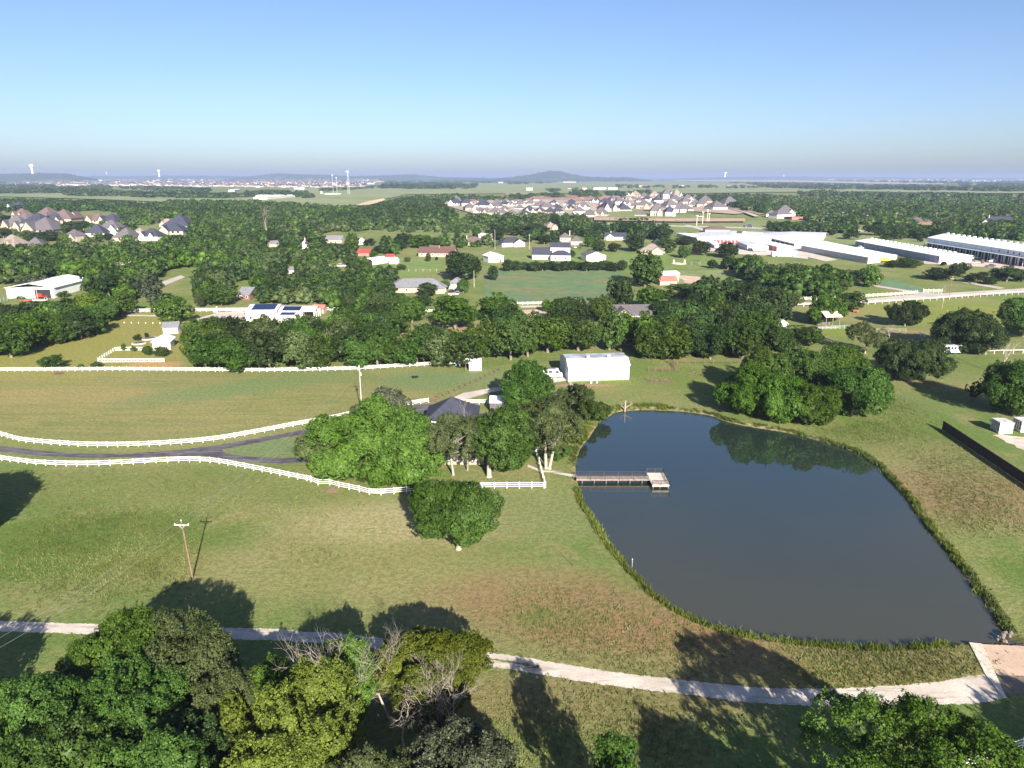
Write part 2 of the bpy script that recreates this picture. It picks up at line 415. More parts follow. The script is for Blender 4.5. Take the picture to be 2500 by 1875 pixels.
# ------------------------------------------------------------------ tracks, drives, paved ground
def stone(name, a, b, sc=1.2, holes=None, bump=.5):
    t = NT(name); pos = t.n('ShaderNodeNewGeometry').outputs['Position']
    n1 = t.noise(pos, sc * .25, 4, .65); n2 = t.noise(pos, sc * 3, 3, .7)
    c = t.mix(t.ramp(n1, .35, .65), a, b); c = t.mix(t.math('MULTIPLY', t.ramp(n2, .5, .7), .5), c, tuple(x * .62 for x in a))
    if holes:
        mp = t.n('ShaderNodeMapping'); mp.inputs['Scale'].default_value = (.12, .9, 1); mp.inputs['Rotation'].default_value = (0, 0, holes[1]); t.l(pos, mp.inputs[0])
        n3 = t.noise(mp.outputs[0], 1.2, 4, .6); c = t.mix(t.math('MULTIPLY', t.ramp(n3, .52, .62), .7), c, holes[0])
    t.bsdf(c, .95, 0, .15, n2, bump, .06); return t.m
GRAVEL = stone('gravel', (.46, .40, .34), (.58, .51, .44), 1.2, ((.33, .28, .22), .18), .8)
ASPH = stone('asphalt', (.06, .055, .065), (.115, .105, .12), 1.0, ((.2, .185, .2), -.05), .3)
CONC = stone('concrete', (.44, .38, .34), (.54, .47, .42), .6, None, .2)
DIRT = stone('bare_dirt', (.42, .30, .22), (.52, .38, .29), .5, None, .4)
REDDIRT = stone('red_dirt', (.24, .13, .10), (.40, .24, .18), .02, None, .2)
top = [('B5', -60, 774), ('B5', 0, 776), ('B5', 320, 788), ('B5', 640, 798), ('B5', 1130, 812), ('B5', 1700, 824), ('B6', 330, 442), ('B6', 700, 460), ('B6', 1000, 492), ('B6', 1280, 530), ('B6', 1560, 565), ('B6', 1760, 592), ('B6', 2212, 655),
       ('B7', 300, 1015), ('B7', 700, 1078), ('B7', 1200, 1138), ('B7', 1600, 1178), ('B8', 100, 1092), ('B8', 400, 1100), ('B8', 650, 1102), ('B8', 900, 1090), ('B8', 1150, 1075), ('B8', 1400, 1052), ('B8', 1640, 1010), ('B8', 1760, 1000)]
bot = [('B8', 1890, 1170), ('B8', 1700, 1205), ('B8', 1400, 1212), ('B8', 1150, 1215), ('B8', 900, 1218), ('B8', 620, 1224), ('B8', 400, 1215), ('B8', 0, 1192), ('B7', 1250, 1225), ('B7', 900, 1188), ('B7', 600, 1148), ('B7', 300, 1098), ('B7', 0, 1050),
       ('B6', 1760, 690), ('B6', 1560, 655), ('B6', 1280, 620), ('B6', 1000, 580), ('B6', 700, 545), ('B6', 330, 522), ('B5', 1700, 894), ('B5', 1130, 878), ('B5', 640, 858), ('B5', 320, 848), ('B5', 0, 838), ('B5', -60, 836)]
sheet('gravel_track', [G(*a) for a in top + bot], .004, GRAVEL, .12)
sheet('track_grass_strip', [G(*a) for a in (('B6', 1830, 645), ('B6', 2212, 700), ('B7', 150, 1030), ('B7', 290, 1045), ('B7', 280, 1060), ('B7', 120, 1050), ('B6', 2212, 722), ('B6', 1900, 668))], .010, GRASS, .12)
sheet('driveway', [G(*a) for a in [('B1', -80, 512), ('B1', 0, 522), ('B1', 200, 545), ('B1', 400, 565), ('B1', 600, 574), ('B1', 900, 571), ('B1', 1200, 550), ('B1', 1400, 525), ('B1', 1500, 512), ('B1', 1700, 475), ('B1', 1900, 440), ('B1', 2100, 405), ('B1', 2212, 388),
    ('B2', 290, 578), ('B2', 600, 505), ('B2', 930, 420), ('B2', 1040, 410), ('B2', 1120, 410), ('B2', 1120, 480), ('B2', 930, 480), ('B2', 600, 560), ('B2', 290, 620),
    ('B1', 2212, 426), ('B1', 2100, 436), ('B1', 1900, 468), ('B1', 1560, 535), ('B1', 1498, 548), ('B1', 1530, 575), ('B1', 1700, 595), ('B1', 1900, 603), ('B1', 2100, 594), ('B2', 200, 790), ('B2', 330, 740),
    ('B2', 330, 800), ('B2', 150, 842), ('B1', 2060, 632), ('B1', 1900, 640), ('B1', 1700, 632), ('B1', 1560, 618), ('B1', 1400, 592), ('B1', 1200, 590), ('B1', 900, 597), ('B1', 600, 603), ('B1', 300, 590), ('B1', 0, 560), ('B1', -80, 552)]], .004, ASPH, .08)
sheet('farm_track', [G(*a) for a in (('B2', 1210, 370), ('B2', 1300, 330), ('B2', 1530, 288), ('B2', 1600, 280), ('B2', 1900, 225), ('B2', 2060, 205), ('B2', 2100, 235), ('B2', 1900, 260), ('B2', 1600, 310), ('B2', 1530, 318), ('B2', 1330, 372), ('B2', 1250, 385))], .004, CONC, .1)
sheet('barn_apron', [G(*a) for a in (('A7', 260, 1000), ('A7', 430, 985), ('A7', 490, 1040), ('A7', 480, 1052), ('A7', 300, 1050))], .010, CONC, .1)
sheet('footpath', [G(*a) for a in (('B2', 1780, 858), ('B2', 1880, 900), ('B2', 2050, 905), ('B3', 160, 950), ('B3', 340, 978), ('B3', 330, 996), ('B3', 150, 964), ('B2', 2040, 918), ('B2', 1870, 912), ('B2', 1770, 872))], .004, CONC, .05)
sheet('spillway_apron', [G(*a) for a in (('B8', 1720, 786), ('B8', 1850, 792), ('B8', 2060, 800), ('B8', 2120, 1010), ('B8', 1950, 1010), ('B8', 1840, 1005), ('B8', 1800, 960))], .010, DIRT, .06)
sheet('spillway_wash', [G(*a) for a in (('B8', 1830, 1010), ('B8', 2120, 1015), ('B8', 2150, 1120), ('B8', 1900, 1140), ('B8', 1860, 1070))], .014, mat('wet_sand', (.19, .14, .105), .5), .15)
mb = MB(); st = [G(*a) for a in (('B8', 1632, 778), ('B8', 1722, 788), ('B8', 1800, 960), ('B8', 1895, 1165), ('B8', 1870, 1165), ('B8', 1745, 1000))]
mb.v = [(p.x, p.y, .02) for p in st] + [(p.x, p.y, .12) for p in st]; k = len(st)
mb.f = [tuple(range(k, 2 * k)), tuple(range(k - 1, -1, -1))] + [(i, (i + 1) % k, k + (i + 1) % k, k + i) for i in range(k)]
tag(mb.build('spillway_sill', stone('spillway_concrete', (.5, .46, .38), (.6, .56, .47), .8)), 'pale concrete spillway strip running from pond corner down to the track', 'spillway')
sheet('gravel_lot', [G(*a) for a in (('B4', 1730, 868), ('B4', 1800, 858), ('B4', 1900, 878), ('B4', 2080, 890), ('B4', 2200, 1010), ('B4', 1990, 990), ('B4', 1860, 930))], .004, GRAVEL, .5)
# middle distance
FARN = [0]
def far(name, tg, pts, off, m, rag=0):
    FARN[0] += 1; return sheet(name, L(tg, pts), off + FARN[0] * (.004 if off < .3 else .035), m, rag)
ROADC = stone('lane_surface', (.40, .35, .32), (.48, .42, .38), .3)
far('lane', 'A8', [(780, 375), (860, 352), (1290, 312), (1500, 305), (2212, 262), (2400, 252), (2400, 285), (2212, 290), (1800, 315), (1500, 342), (1250, 352), (900, 385), (780, 400)], .02, ROADC)
far('lane_branch', 'A8', [(900, 235), (960, 238), (1290, 290), (1480, 312), (1440, 325), (1280, 305), (940, 250)], .026, ROADC)
far('lane_spur', 'A8', [(1590, 180), (1720, 200), (2050, 258), (2000, 268), (1650, 205)], .026, ROADC)
far('lane_middle', 'A7', [(60, 412), (240, 410), (290, 425), (80, 430)], .02, ROADC)
far('lane_east', 'A8', [(150, 385), (420, 380), (780, 380), (780, 402), (420, 402), (150, 405)], .02, ROADC)
far('lane_west', 'A5', [(1370, 215), (1560, 150), (1600, 165), (1430, 235), (1380, 235)], .02, ROADC)
far('yard_west', 'A5', [(1700, 525), (1890, 470), (2100, 455), (2140, 530), (1720, 540)], .02, CONC, .3)
far('yard_east', 'A6', [(440, 555), (470, 495), (500, 495), (520, 520), (470, 560)], .03, CONC, .3)
far('fence_path', 'A5', [(1080, 490), (1350, 495), (1350, 506), (1080, 500)], .02, CONC)
far('paddock_dirt', 'A7', [(90, 450), (280, 445), (300, 500), (220, 570), (130, 570)], .02, DIRT, .6)
far('house_drive', 'A6', [(1660, 300), (1730, 300), (1690, 355), (1655, 350)], .02, CONC)
far('shelter_floor', 'A8', [(430, 600), (600, 590), (620, 605), (440, 612)], .02, CONC)
def field(name, a, b, c, sc, amt=.5):
    t = NT(name); pos = t.n('ShaderNodeNewGeometry').outputs['Position']
    n1 = t.noise(pos, sc, 4, .6, .5); n2 = t.noise(pos, sc * 6, 3, .7)
    mp = t.n('ShaderNodeMapping'); mp.inputs['Scale'].default_value = (.3, 1.4, 1); mp.inputs['Rotation'].default_value = (0, 0, .5); t.l(pos, mp.inputs[0])
    n3 = t.noise(mp.outputs[0], sc * 2.5, 4, .65, 1.0)
    col = t.mix(t.ramp(n1, .35, .65), a, b); col = t.mix(t.math('MULTIPLY', t.ramp(n3, .52, .66), amt), col, c)
    col = t.mix(t.math('MULTIPLY', t.ramp(n2, .45, .6), .3), col, tuple(x * .55 for x in a))
    t.bsdf(col, .95, 0, .1, n2, .6, .5); return t.m
FLD = field('green_field', (.105, .17, .085), (.13, .185, .075), (.25, .16, .09), .04, .75)
FARF = field('pale_field', (.19, .23, .10), (.24, .26, .13), (.30, .28, .16), .004)
SCRUB = field('scrubby_meadow', (.15, .20, .07), (.2, .23, .10), (.28, .22, .14), .02)
LAWN = field('mown_lawn', (.14, .20, .055), (.17, .22, .07), (.2, .2, .08), .03, .4)
far('teal_paddock', 'A7', [(0, 380), (0, 125), (-250, 125), (-250, 385), (300, 340), (430, 365), (820, 330), (820, 110), (0, 112)][0:0] + [(-260, 390), (-230, 120), (820, 108), (960, 115), (900, 340), (430, 372), (60, 382)], .03, FLD, 1.0)
far('east_paddock', 'A7', [(1300, 110), (2000, 100), (2212, 200), (2212, 260), (1500, 240), (1290, 240)], .03, SCRUB, 1.0)
far('bare_patch', 'A7', [(1420, 145), (1600, 160), (1760, 245), (1500, 215)], .05, DIRT, 1.0)
far('south_lawn', 'A2', [(1230, 880), (1620, 880), (1600, 1000), (1230, 1062)], .03, LAWN, .8)
far('mid_lawn', 'A3', [(-100, 830), (1600, 830), (1900, 900), (1900, 980), (1200, 990), (-100, 900)], .03, LAWN, .8)
far('blue_lawn', 'A8', [(1030, 180), (1390, 275), (1300, 290), (960, 235)], .03, field('cool_lawn', (.11, .19, .1), (.13, .2, .11), (.15, .2, .1), .05, .2), .5)
far('storage_yard', 'C8', [(230, 235), (420, 205), (2300, 300), (2300, 640), (1950, 600), (1150, 560), (600, 500), (550, 330)], .04, CONC)
far('storage_yard_east', 'A4', [(1340, 900), (1450, 900), (2300, 945), (2300, 985), (1700, 955), (1350, 935)], .04, stone('pink_paving', (.45, .35, .30), (.52, .42, .37), .1))
far('storage_driveway', 'A4', [(210, 815), (300, 825), (600, 900), (500, 915), (230, 850)], .06, CONC)
far('meadow_strip', 'A2', [(830, 600), (1000, 560), (2212, 570), (2212, 640), (1900, 690), (1200, 650), (850, 625)], .05, SCRUB, 2)
far('highway_verge', 'A3', [(600, 575), (2212, 560), (2212, 690), (1400, 660), (1000, 650), (650, 640)], .05, SCRUB, 2)
far('highway_verge_east', 'A4', [(-20, 640), (900, 650), (2400, 700), (2400, 800), (1500, 780), (700, 770), (-20, 700)], .05, SCRUB, 2)
far('highway', 'A3', [(-100, 545), (900, 590), (1400, 604), (2300, 628), (2300, 638), (1400, 614), (900, 600), (-100, 560)], .10, ROADC)
far('highway_east', 'A4', [(60, 624), (900, 645), (2400, 690), (2400, 705), (900, 660), (60, 636)], .10, ROADC)
far('storage_lane', 'C4', [(950, 345), (1010, 345), (1240, 405), (1200, 420)], .12, ROADC)
far('storage_lane_west', 'C4', [(1000, 435), (1130, 425), (1180, 440), (1050, 455)], .12, CONC)
far('subdivision_ground', 'C3', [(10, 190), (90, 90), (2212, 50), (2400, 200), (2400, 370), (2000, 390), (1000, 360), (450, 320)], .3, stone('subdivision_soil', (.33, .28, .22), (.40, .34, .27), .01))
far('subdivision_green', 'C4', [(-10, 250), (380, 180), (480, 190), (480, 230), (700, 260), (1000, 250), (1100, 250), (1450, 320), (0, 290)], .5, SCRUB)
far('subdivision_soil_east', 'C4', [(-10, 40), (700, 20), (1150, 75), (1450, 150), (1800, 210), (1500, 240), (900, 200), (-10, 180)], .32, stone('subdivision_soil_pale', (.36, .27, .21), (.44, .34, .27), .01))
far('red_earth', 'C3', [(60, 140), (110, 95), (1000, 62), (2212, 50), (2600, 70), (2212, 140), (1500, 105), (700, 120)], .7, REDDIRT)
far('lot_road', 'C4', [(1370, 165), (1420, 175), (1750, 262), (1700, 270)], .9, ROADC)
far('barren_lots', 'C4', [(1350, 150), (1560, 150), (1830, 200), (1830, 230), (1750, 250), (1500, 190)], .6, field('barren_grass', (.26, .22, .12), (.3, .25, .15), (.4, .3, .2), .02))
far('pink_verge', 'C4', [(0, 275), (780, 290), (1600, 290), (1600, 322), (900, 325), (0, 310)], .7, stone('clay_bank', (.36, .25, .19), (.42, .30, .24), .01))
far('long_field', 'A1', [(-200, 335), (0, 335), (700, 325), (1500, 340), (2212, 352), (2212, 440), (1600, 415), (800, 380), (0, 358), (-200, 352)], .5, FARF)
far('centre_field', 'A2', [(-5, 350), (300, 290), (1000, 270), (1900, 240), (2212, 235), (2212, 330), (1300, 340), (900, 430), (600, 460), (-5, 440)], .5, FARF)
far('sand_cut', 'A2', [(860, 440), (960, 405), (1100, 378), (1120, 388), (1080, 410), (960, 440)], 1.0, stone('sand', (.5, .4, .26), (.58, .46, .31), .01))
far('east_fields', 'A3', [(-60, 240), (400, 225), (1200, 222), (2212, 240), (2212, 320), (1500, 330), (900, 310), (-60, 350)], .5, FARF)
far('tan_strip', 'A3', [(1350, 212), (1800, 212), (2900, 228), (2900, 234), (1700, 226), (1400, 218)], 2.0, stone('dry_field', (.40, .33, .26), (.44, .36, .28), .001))
far('tan_strip_east', 'A4', [(-600, 212), (60, 212), (700, 228), (1700, 243), (1700, 250), (900, 246), (0, 222)], 2.2, stone('dry_field_east', (.40, .33, .26), (.44, .36, .28), .001))
far('east_far_field', 'A4', [(-20, 280), (1000, 283), (2400, 300), (2400, 330), (1500, 330), (900, 315), (-20, 320)], .8, FARF)

# ------------------------------------------------------------------ hills on the horizon
def hill(name, px0, px1, crest, Y, depth, m, base=12):
    """ridge at distance Y whose crest follows photo points (px, py)"""
    nx = 160; ny = 14; V = []; F = []
    xs = np.linspace(px0, px1, nx)
    cx = [c[0] for c in crest]; cy = [c[1] for c in crest]
    rg = np.random.default_rng(int(px0) + 5000)
    for i, px in enumerate(xs):
        py = np.interp(px, cx, cy) + rg.normal(0, .35)
        d = ray(px, py); tt = Y / d.y; z = H + d.z * tt
        for j in range(ny):
            s = j / (ny - 1); f = math.sin(math.pi * s) ** .8 if 0 < s < 1 else 0
            V.append((d.x * tt * (1 + (s - .5) * depth / Y), Y + (s - .5) * depth, base - 6 + max(0, z - base + 6) * f + (rg.normal(0, 2.5) if 0 < s < 1 else 0)))
    for i in range(nx - 1):
        for j in range(ny - 1): a = i * ny + j; F.append((a, a + ny, a + ny + 1, a + 1))
    me = np_mesh(name, V, F); smooth(me); o = link(name, me, None, m); o['kind'] = 'structure'; return o
t = NT('wooded_hillside'); pos = t.n('ShaderNodeNewGeometry').outputs['Position']; n1 = t.noise(pos, .02, 5, .7); n2 = t.noise(pos, .004, 3)
t.bsdf(t.mix(t.math('MULTIPLY', t.ramp(n2, .55, .7), .5), t.mix(t.ramp(n1, .4, .6), (.022, .045, .02), (.055, .085, .03)), (.15, .17, .08)), .95, 0, .1, n1, 1, 12)
HILLM = t.m
hill('hills', 1040, 1590, [(1040, 441), (1090, 437), (1200, 437), (1250, 432), (1290, 427), (1320, 421), (1345, 417), (1370, 418), (1395, 425), (1430, 431), (1480, 433), (1535, 433), (1560, 436), (1590, 442)], 10500, 2500, HILLM)
hill('hills', 560, 1300, [(560, 436), (640, 427), (680, 423), (720, 425), (800, 427), (860, 430), (950, 428), (1010, 425), (1040, 429), (1090, 433), (1300, 436)], 12500, 2500, HILLM)
hill('hills', -420, 240, [(-420, 430), (-100, 425), (0, 425), (40, 424), (110, 422), (160, 424), (200, 431), (240, 437)], 8800, 2000, HILLM)
hill('hills', 180, 620, [(180, 434), (230, 429), (300, 430), (420, 429), (560, 429), (620, 432)], 16000, 3000, HILLM)
hill('hills', 1560, 2700, [(1560, 440), (1700, 434), (1780, 432), (1875, 431), (1960, 431), (2050, 433), (2130, 434), (2180, 432), (2210, 433), (2300, 435), (2500, 434), (2700, 433)], 19000, 3000, HILLM)
# ------------------------------------------------------------------ trees
def unit(n, rg):
    v = rg.normal(size=(n, 3)); return v / np.linalg.norm(v, axis=1, keepdims=True)
def leaf_cards(p, nrm, size, rg, fold=.25):
    """one small folded leaf spray per point: 4 verts, 1 quad"""
    n = len(p)
    a = np.cross(nrm, rg.normal(size=(n, 3))); a /= np.linalg.norm(a, axis=1, keepdims=True) + 1e-9
    b = np.cross(nrm, a); s = size * rg.uniform(.6, 1.3, n); s = s[:, None]
    V = np.stack([p - a * s * .5, p - b * s * .34 + nrm * s * fold * .4, p + a * s * .5 - nrm * s * fold * .3, p + b * s * .34 + nrm * s * fold * .4], 1)
    return V.reshape(-1, 3)
def crown_points(rx, ry, z0, z1, nlobe, nsub, nleaf, rg, lobe=.42, flat=1.0, under=.8, shape='dome', subr=.3):
    """leaf positions on small clumps that sit on bigger clumps that fill the crown"""
    cz = z0 + (z1 - z0) * (.46 if shape == 'dome' else .5); hz = (z1 - z0) / 2
    # big clumps
    d = unit(nlobe * 4, rg); keep = d[:, 2] > -under; d = d[keep][:nlobe]
    rad = rg.uniform(.45, .95, len(d)) ** .6
    LR = lobe * min(rx, hz * 1.1) * rg.uniform(.75, 1.2, len(d))
    c = d * rad[:, None] * np.array([rx, ry, hz]) * .78
    c[:, 2] *= flat
    c = np.vstack([c, [[0, 0, 0]]]); LR = np.append(LR, lobe * min(rx, hz) * 1.15)
    c[:, 2] += cz
    zc = c[:, 2]; low = zc - LR < z0; zc[low] = np.maximum(zc[low], z0 + LR[low] * .7)
    # small clumps on them
    pick = rg.choice(len(c), nsub, p=LR ** 2 / (LR ** 2).sum()); sd_ = unit(nsub, rg); sd_[:, 2] = np.where(sd_[:, 2] < -.5, -sd_[:, 2], sd_[:, 2])
    sc_ = c[pick] + sd_ * LR[pick][:, None] * rg.uniform(.85, 1.05, nsub)[:, None]; SR = LR[pick] * subr * rg.uniform(.7, 1.35, nsub)
    # drop small clumps buried in other big clumps
    D = np.linalg.norm(sc_[:, None] - c[None], axis=2) / LR[None]; ok = (D < .8).sum(1) == 0; sc_ = sc_[ok]; SR = SR[ok]; sd_ = sd_[ok]
    pk = rg.choice(len(sc_), nleaf, p=SR ** 2 / (SR ** 2).sum()); ld = unit(nleaf, rg)
    flip = (ld * sd_[pk]).sum(1) < -.3; ld[flip] *= -1
    p = sc_[pk] + ld * (SR[pk] * rg.uniform(.5, 1.08, nleaf) ** .7)[:, None]
    # ragged sprays that stand out of the clumps
    ns_ = max(6, nsub // 5); m8 = nleaf // 9; sp0 = rg.integers(len(sc_), size=ns_); sdir = sd_[sp0] + rg.normal(size=(ns_, 3)) * .35 + np.array([0, 0, .15]); sdir /= np.linalg.norm(sdir, axis=1, keepdims=True)
    sl = SR[sp0] * rg.uniform(.8, 2.1, ns_); w8 = rg.integers(ns_, size=m8); t8 = rg.uniform(.2, 1, m8)[:, None]
    p[:m8] = sc_[sp0][w8] + sdir[w8] * sl[w8][:, None] * t8 + rg.normal(size=(m8, 3)) * (SR[sp0][w8] * .28)[:, None] * (1.2 - t8)
    # fit the crown to the size it has in the photograph
    lo = np.percentile(p, .5, axis=0); hi = np.percentile(p, 99.5, axis=0); mid_ = (lo + hi) / 2; mid_[2] = lo[2]
    sc3 = np.array([2 * rx, 2 * ry, z1 - z0]) / (hi - lo)
    p = (p - mid_) * sc3 + np.array([0, 0, z0]); c = (c - mid_) * sc3 + np.array([0, 0, z0]); LR = LR * sc3.mean()
    if shape == 'dome':
        for arr in (p, c):
            tz = np.clip((arr[:, 2] - z0) / (z1 - z0) / .5, 0, 1); arr[:, :2] *= (.66 + .34 * tz * (2 - tz))[:, None]
    nrm = ld * .55 + sd_[pk] * .35 + rg.normal(size=(nleaf, 3)) * .42 + np.array([0, 0, .25])
    nrm /= np.linalg.norm(nrm, axis=1, keepdims=True)
    return p, nrm, c, LR
def core_blobs(c, LR, rg, k=.72):
    """small inner leaf masses that close the crown behind the outer leaves"""
    ico = bmesh.new(); bmesh.ops.create_icosphere(ico, subdivisions=1, radius=1)
    bv = np.array([v.co[:] for v in ico.verts]); bf = np.array([[v.index for v in f.verts] for f in ico.faces]); ico.free()
    V = []; F = []; n = 0
    for cc, r in zip(c, LR):
        V.append(cc + bv * r * k * rg.uniform(.8, 1.15, (len(bv), 1))); F.append(bf + n); n += len(bv)
    return np.vstack(V), np.vstack(F)
def crown_mesh(name, rx, ry, z0, z1, nlobe, nsub, nleaf, size, seed, core=True, **kw):
    rg = np.random.default_rng(seed); p, nrm, c, LR = crown_points(rx, ry, z0, z1, nlobe, nsub, nleaf, rg, **kw)
    V = leaf_cards(p, nrm, size, rg); n = len(p)
    Fq = np.arange(n * 4).reshape(n, 4)
    if core:   # inner sprays, bigger and lying deeper
        m = n // 6; pk = rg.choice(len(c), m, p=LR ** 2 / (LR ** 2).sum()); ld = unit(m, rg)
        p2 = c[pk] + ld * (LR[pk] * rg.uniform(.45, .8, m))[:, None]
        V2 = leaf_cards(p2, ld, size * 2.3, rg, .1); Fq = np.vstack([Fq, np.arange(m * 4).reshape(m, 4) + len(V)]); V = np.vstack([V, V2])
    return np_mesh(name, V, Fq), c, LR
def limb(mb, a, b, r0, r1, rr_, bend=.12, n=6, seg=4):
    a = Vector(a); b = Vector(b); L_ = (b - a).length; pts = [a]; rs = [r0]
    for i in range(1, seg):
        t_ = i / seg; pts.append(a.lerp(b, t_) + Vector((rr_.uniform(-1, 1), rr_.uniform(-1, 1), rr_.uniform(-.3, 1))) * L_ * bend * .5); rs.append(r0 + (r1 - r0) * t_)
    pts.append(b); rs.append(r1); mb.tube(pts, rs, n)
def trunk_mesh(name, h, r, c, seed, nl=6, stems=1, lean=(0, 0)):
    rr_ = random.Random(seed); mb = MB(); fork = h * .35
    for s_ in range(stems):
        off = Vector((rr_.uniform(-1, 1), rr_.uniform(-1, 1), 0)) * (r * 1.8 if stems > 1 else 0)
        top = Vector((off.x * 2.5 + lean[0] * .4, off.y * 2.5 + lean[1] * .4, fork))
        mb.tube([off + Vector((0, 0, -.2)), off + Vector((0, 0, .35)), off.lerp(top, .5), top], [r * 1.5, r * 1.05, r * .9, r * .75], 8)
        idx = list(range(len(c))); rr_.shuffle(idx)
        for i in idx[:nl]:
            tgt = Vector(c[i]); limb(mb, top, top.lerp(tgt, .92), r * .5, r * .12, rr_, .2)
    return mb.mesh(name)
def grow(mb, p, d, L_, r, depth, rr_, spread=.55, up=.15, n=5):
    q_ = p + d * L_; m = p.lerp(q_, .5) + Vector((rr_.uniform(-1, 1), rr_.uniform(-1, 1), rr_.uniform(-1, 1))) * L_ * .1
    mb.tube([p, m, q_], [r, r * .85, r * .62], n)
    if depth <= 0: return
    for i in range(rr_.choice((2, 3, 3)) if depth > 1 else 3):
        nd = (d + Vector((rr_.gauss(0, spread), rr_.gauss(0, spread), rr_.gauss(up, spread * .6)))).normalized()
        grow(mb, q_ if i < 2 else m, nd, L_ * rr_.uniform(.6, .85), r * rr_.uniform(.5, .65), depth - 1, rr_, spread, up, max(3, n - 1))
TREES = []      # (root, tone, zone, group, name, x on the photograph, fixed label)
def near_tree(name, tone, base, rx, ztop, z0, seed, label=None, zone=None, leaves=14000, size=.42, ry=None, nl=16, nsub=520, trunk_r=.35, stems=1, tl=7, bark=None, off=(0, 0), group=None, cat='tree', **kw):
    root = empty(name, base)
    me, c, LR = crown_mesh(name + '_crown', rx, ry or rx, z0, ztop, nl, nsub, leaves, size, seed, **kw)
    c = c + np.array([off[0], off[1], 0]) if off != (0, 0) else c
    cr = link('crown', me, root, LEAF[tone]); cr.location = (off[0], off[1], 0)
    link('trunk', trunk_mesh(name + '_trunk', ztop, trunk_r, c, seed, tl, stems), root, bark or BARK)
    root['category'] = cat
    if label: root['label'] = label
    if group: root['group'] = group
    return root
def base_from_top(px, py, h):
    a = PITCH + math.atan((py - 937.5) / FPX); d = (H - h) / math.tan(a); x = (px - 1250) / FPX * (d * CP + (H - h) * SP)
    return Vector((x, d, 0))
# ---- the garden and pond trees
near_tree('broad_oak', 'bright', (-28.4, 142.0, 0), 13.4, 13.8, .1, 11, 'huge spreading bright green oak hanging over the white fence before the dark-roofed house', leaves=70000, size=.44, ry=14.2, shape='spread', nl=46, nsub=2600, trunk_r=.7, lobe=.27, subr=.27, stems=2, tl=12)
near_tree('pale_tree', 'pale', G('S', 932, 1046), 7.4, 9.8, 2, 12, 'pale blossoming tree behind the huge oak, beside the light wooden utility pole', leaves=22000, size=.42, nl=22, nsub=800)
near_tree('olive_tree', 'olive', G('B2', 250, 905), 5.0, 8.5, .5, 13, 'low olive grey tree at the left edge of the huge oak by the drive', leaves=13000, size=.36)
near_tree('thin_tree', 'olive', G('B2', 1238, 938), 5.6, 13.4, 4.0, 14, 'thin olive grey tree with two pale trunks in front of the white house wall', leaves=17000, size=.33, nl=20, nsub=650, stems=2, trunk_r=.24, bark=BARKP, core=False, tl=10)
near_tree('garden_tree', 'mid', G('B2', 1490, 948), 6.7, 14.6, 2.6, 15, 'green garden tree with leaning pale trunk right of the thin olive tree', leaves=26000, size=.4, nl=26, nsub=1000, bark=BARKP, off=(3.2, .5), trunk_r=.5)
near_tree('waterside_tree', 'olive', G('B2', 1915, 886), 7.6, 15.2, 4.5, 16, 'tall olive grey tree with pale twisted trunks between the garden fence and the pond', leaves=26000, size=.36, nl=26, nsub=900, stems=2, trunk_r=.35, bark=BARKP, core=False, tl=16)
near_tree('round_tree', 'mid', G('S', 1290, 998), 7.3, 13, .8, 17, 'dense mid green tree left of the white barn and parked van', leaves=26000, size=.42, nl=24, nsub=900)
near_tree('lone_tree', 'mid', G('S', 1119.5, 1341), 7.7, 11.6, 1.6, 18, 'lone round tree standing in the meadow in front of the white fence', leaves=52000, size=.29, nl=30, nsub=1500, trunk_r=.4, bark=BARKP, tl=10, off=(-.6, 2), ry=7.2, lobe=.33, subr=.27)
near_tree('pond_bush', 'olive', G('B3', 330, 430), 5.5, 5.5, 0, 19, 'olive grey bush mass on the corner of the pond below the barn', leaves=11000, size=.36, trunk_r=.15, cat='bush', lobe=.35)
near_tree('pond_bush', 'mid', G('B3', 470, 540), 4.5, 5.0, 0, 20, 'green bush leaning over the pond left bank', leaves=9000, size=.34, trunk_r=.15, cat='bush')
near_tree('pond_bush', 'yellow', G('B3', 330, 720), 3.0, 3.0, 0, 21, 'yellow-green bush on the pond bank beside the twisted trunks', leaves=6000, size=.3, trunk_r=.1, cat='bush')
near_tree('pond_bush', 'mid', G('B2', 1990, 800), 3.4, 2.6, 0, 22, 'low dark bush at the foot of the twisted trunks by the pond', leaves=6000, size=.3, trunk_r=.1, cat='bush')
for i, (a, b_, tn, rx, h_, lab) in enumerate((
    (1812, 1008, 'bright', 7.8, 12.8, 'leftmost bright green tree of the clump on the far pond bank'),
    (1905, 1026, 'bright', 7.0, 11.5, 'bright green tree second from left at the water side of the pond clump'),
    (1985, 1034, 'bright', 6.6, 10.5, 'lowest bright green tree of the pond clump, over a leaning pale trunk'),
    (2078, 1016, 'mid', 8.0, 13.5, 'rightmost mid green tree of the clump on the far pond bank'),
    (1930, 968, 'mid', 8.5, 14.5, 'mid green tree at the middle back of the pond clump'),
    (2050, 958, 'bright', 8.0, 14.0, 'bright green tree at the right back of the pond clump'),
    (1860, 962, 'bright', 7.5, 13.0, 'bright green tree at the left back of the pond clump'),
    (2125, 985, 'mid', 5.0, 9.0, 'small mid green tree on the outer right edge of the pond clump'))):
    near_tree('bank_tree', tn, G('S', a, b_), rx, h_, .6, 30 + i, lab, leaves=24000, size=.42, nl=24, nsub=900, trunk_r=.35, group='trees of the clump on the pond bank')
near_tree('old_oak', 'dark', G('A8', 1225, 1072), 10.6, 13.5, 2.0, 41, 'wide dark old oak with pale leaning trunk standing alone behind the pond clump', leaves=38000, size=.4, nl=32, nsub=1400, trunk_r=.6, bark=BARKP, ry=8.5, tl=12)
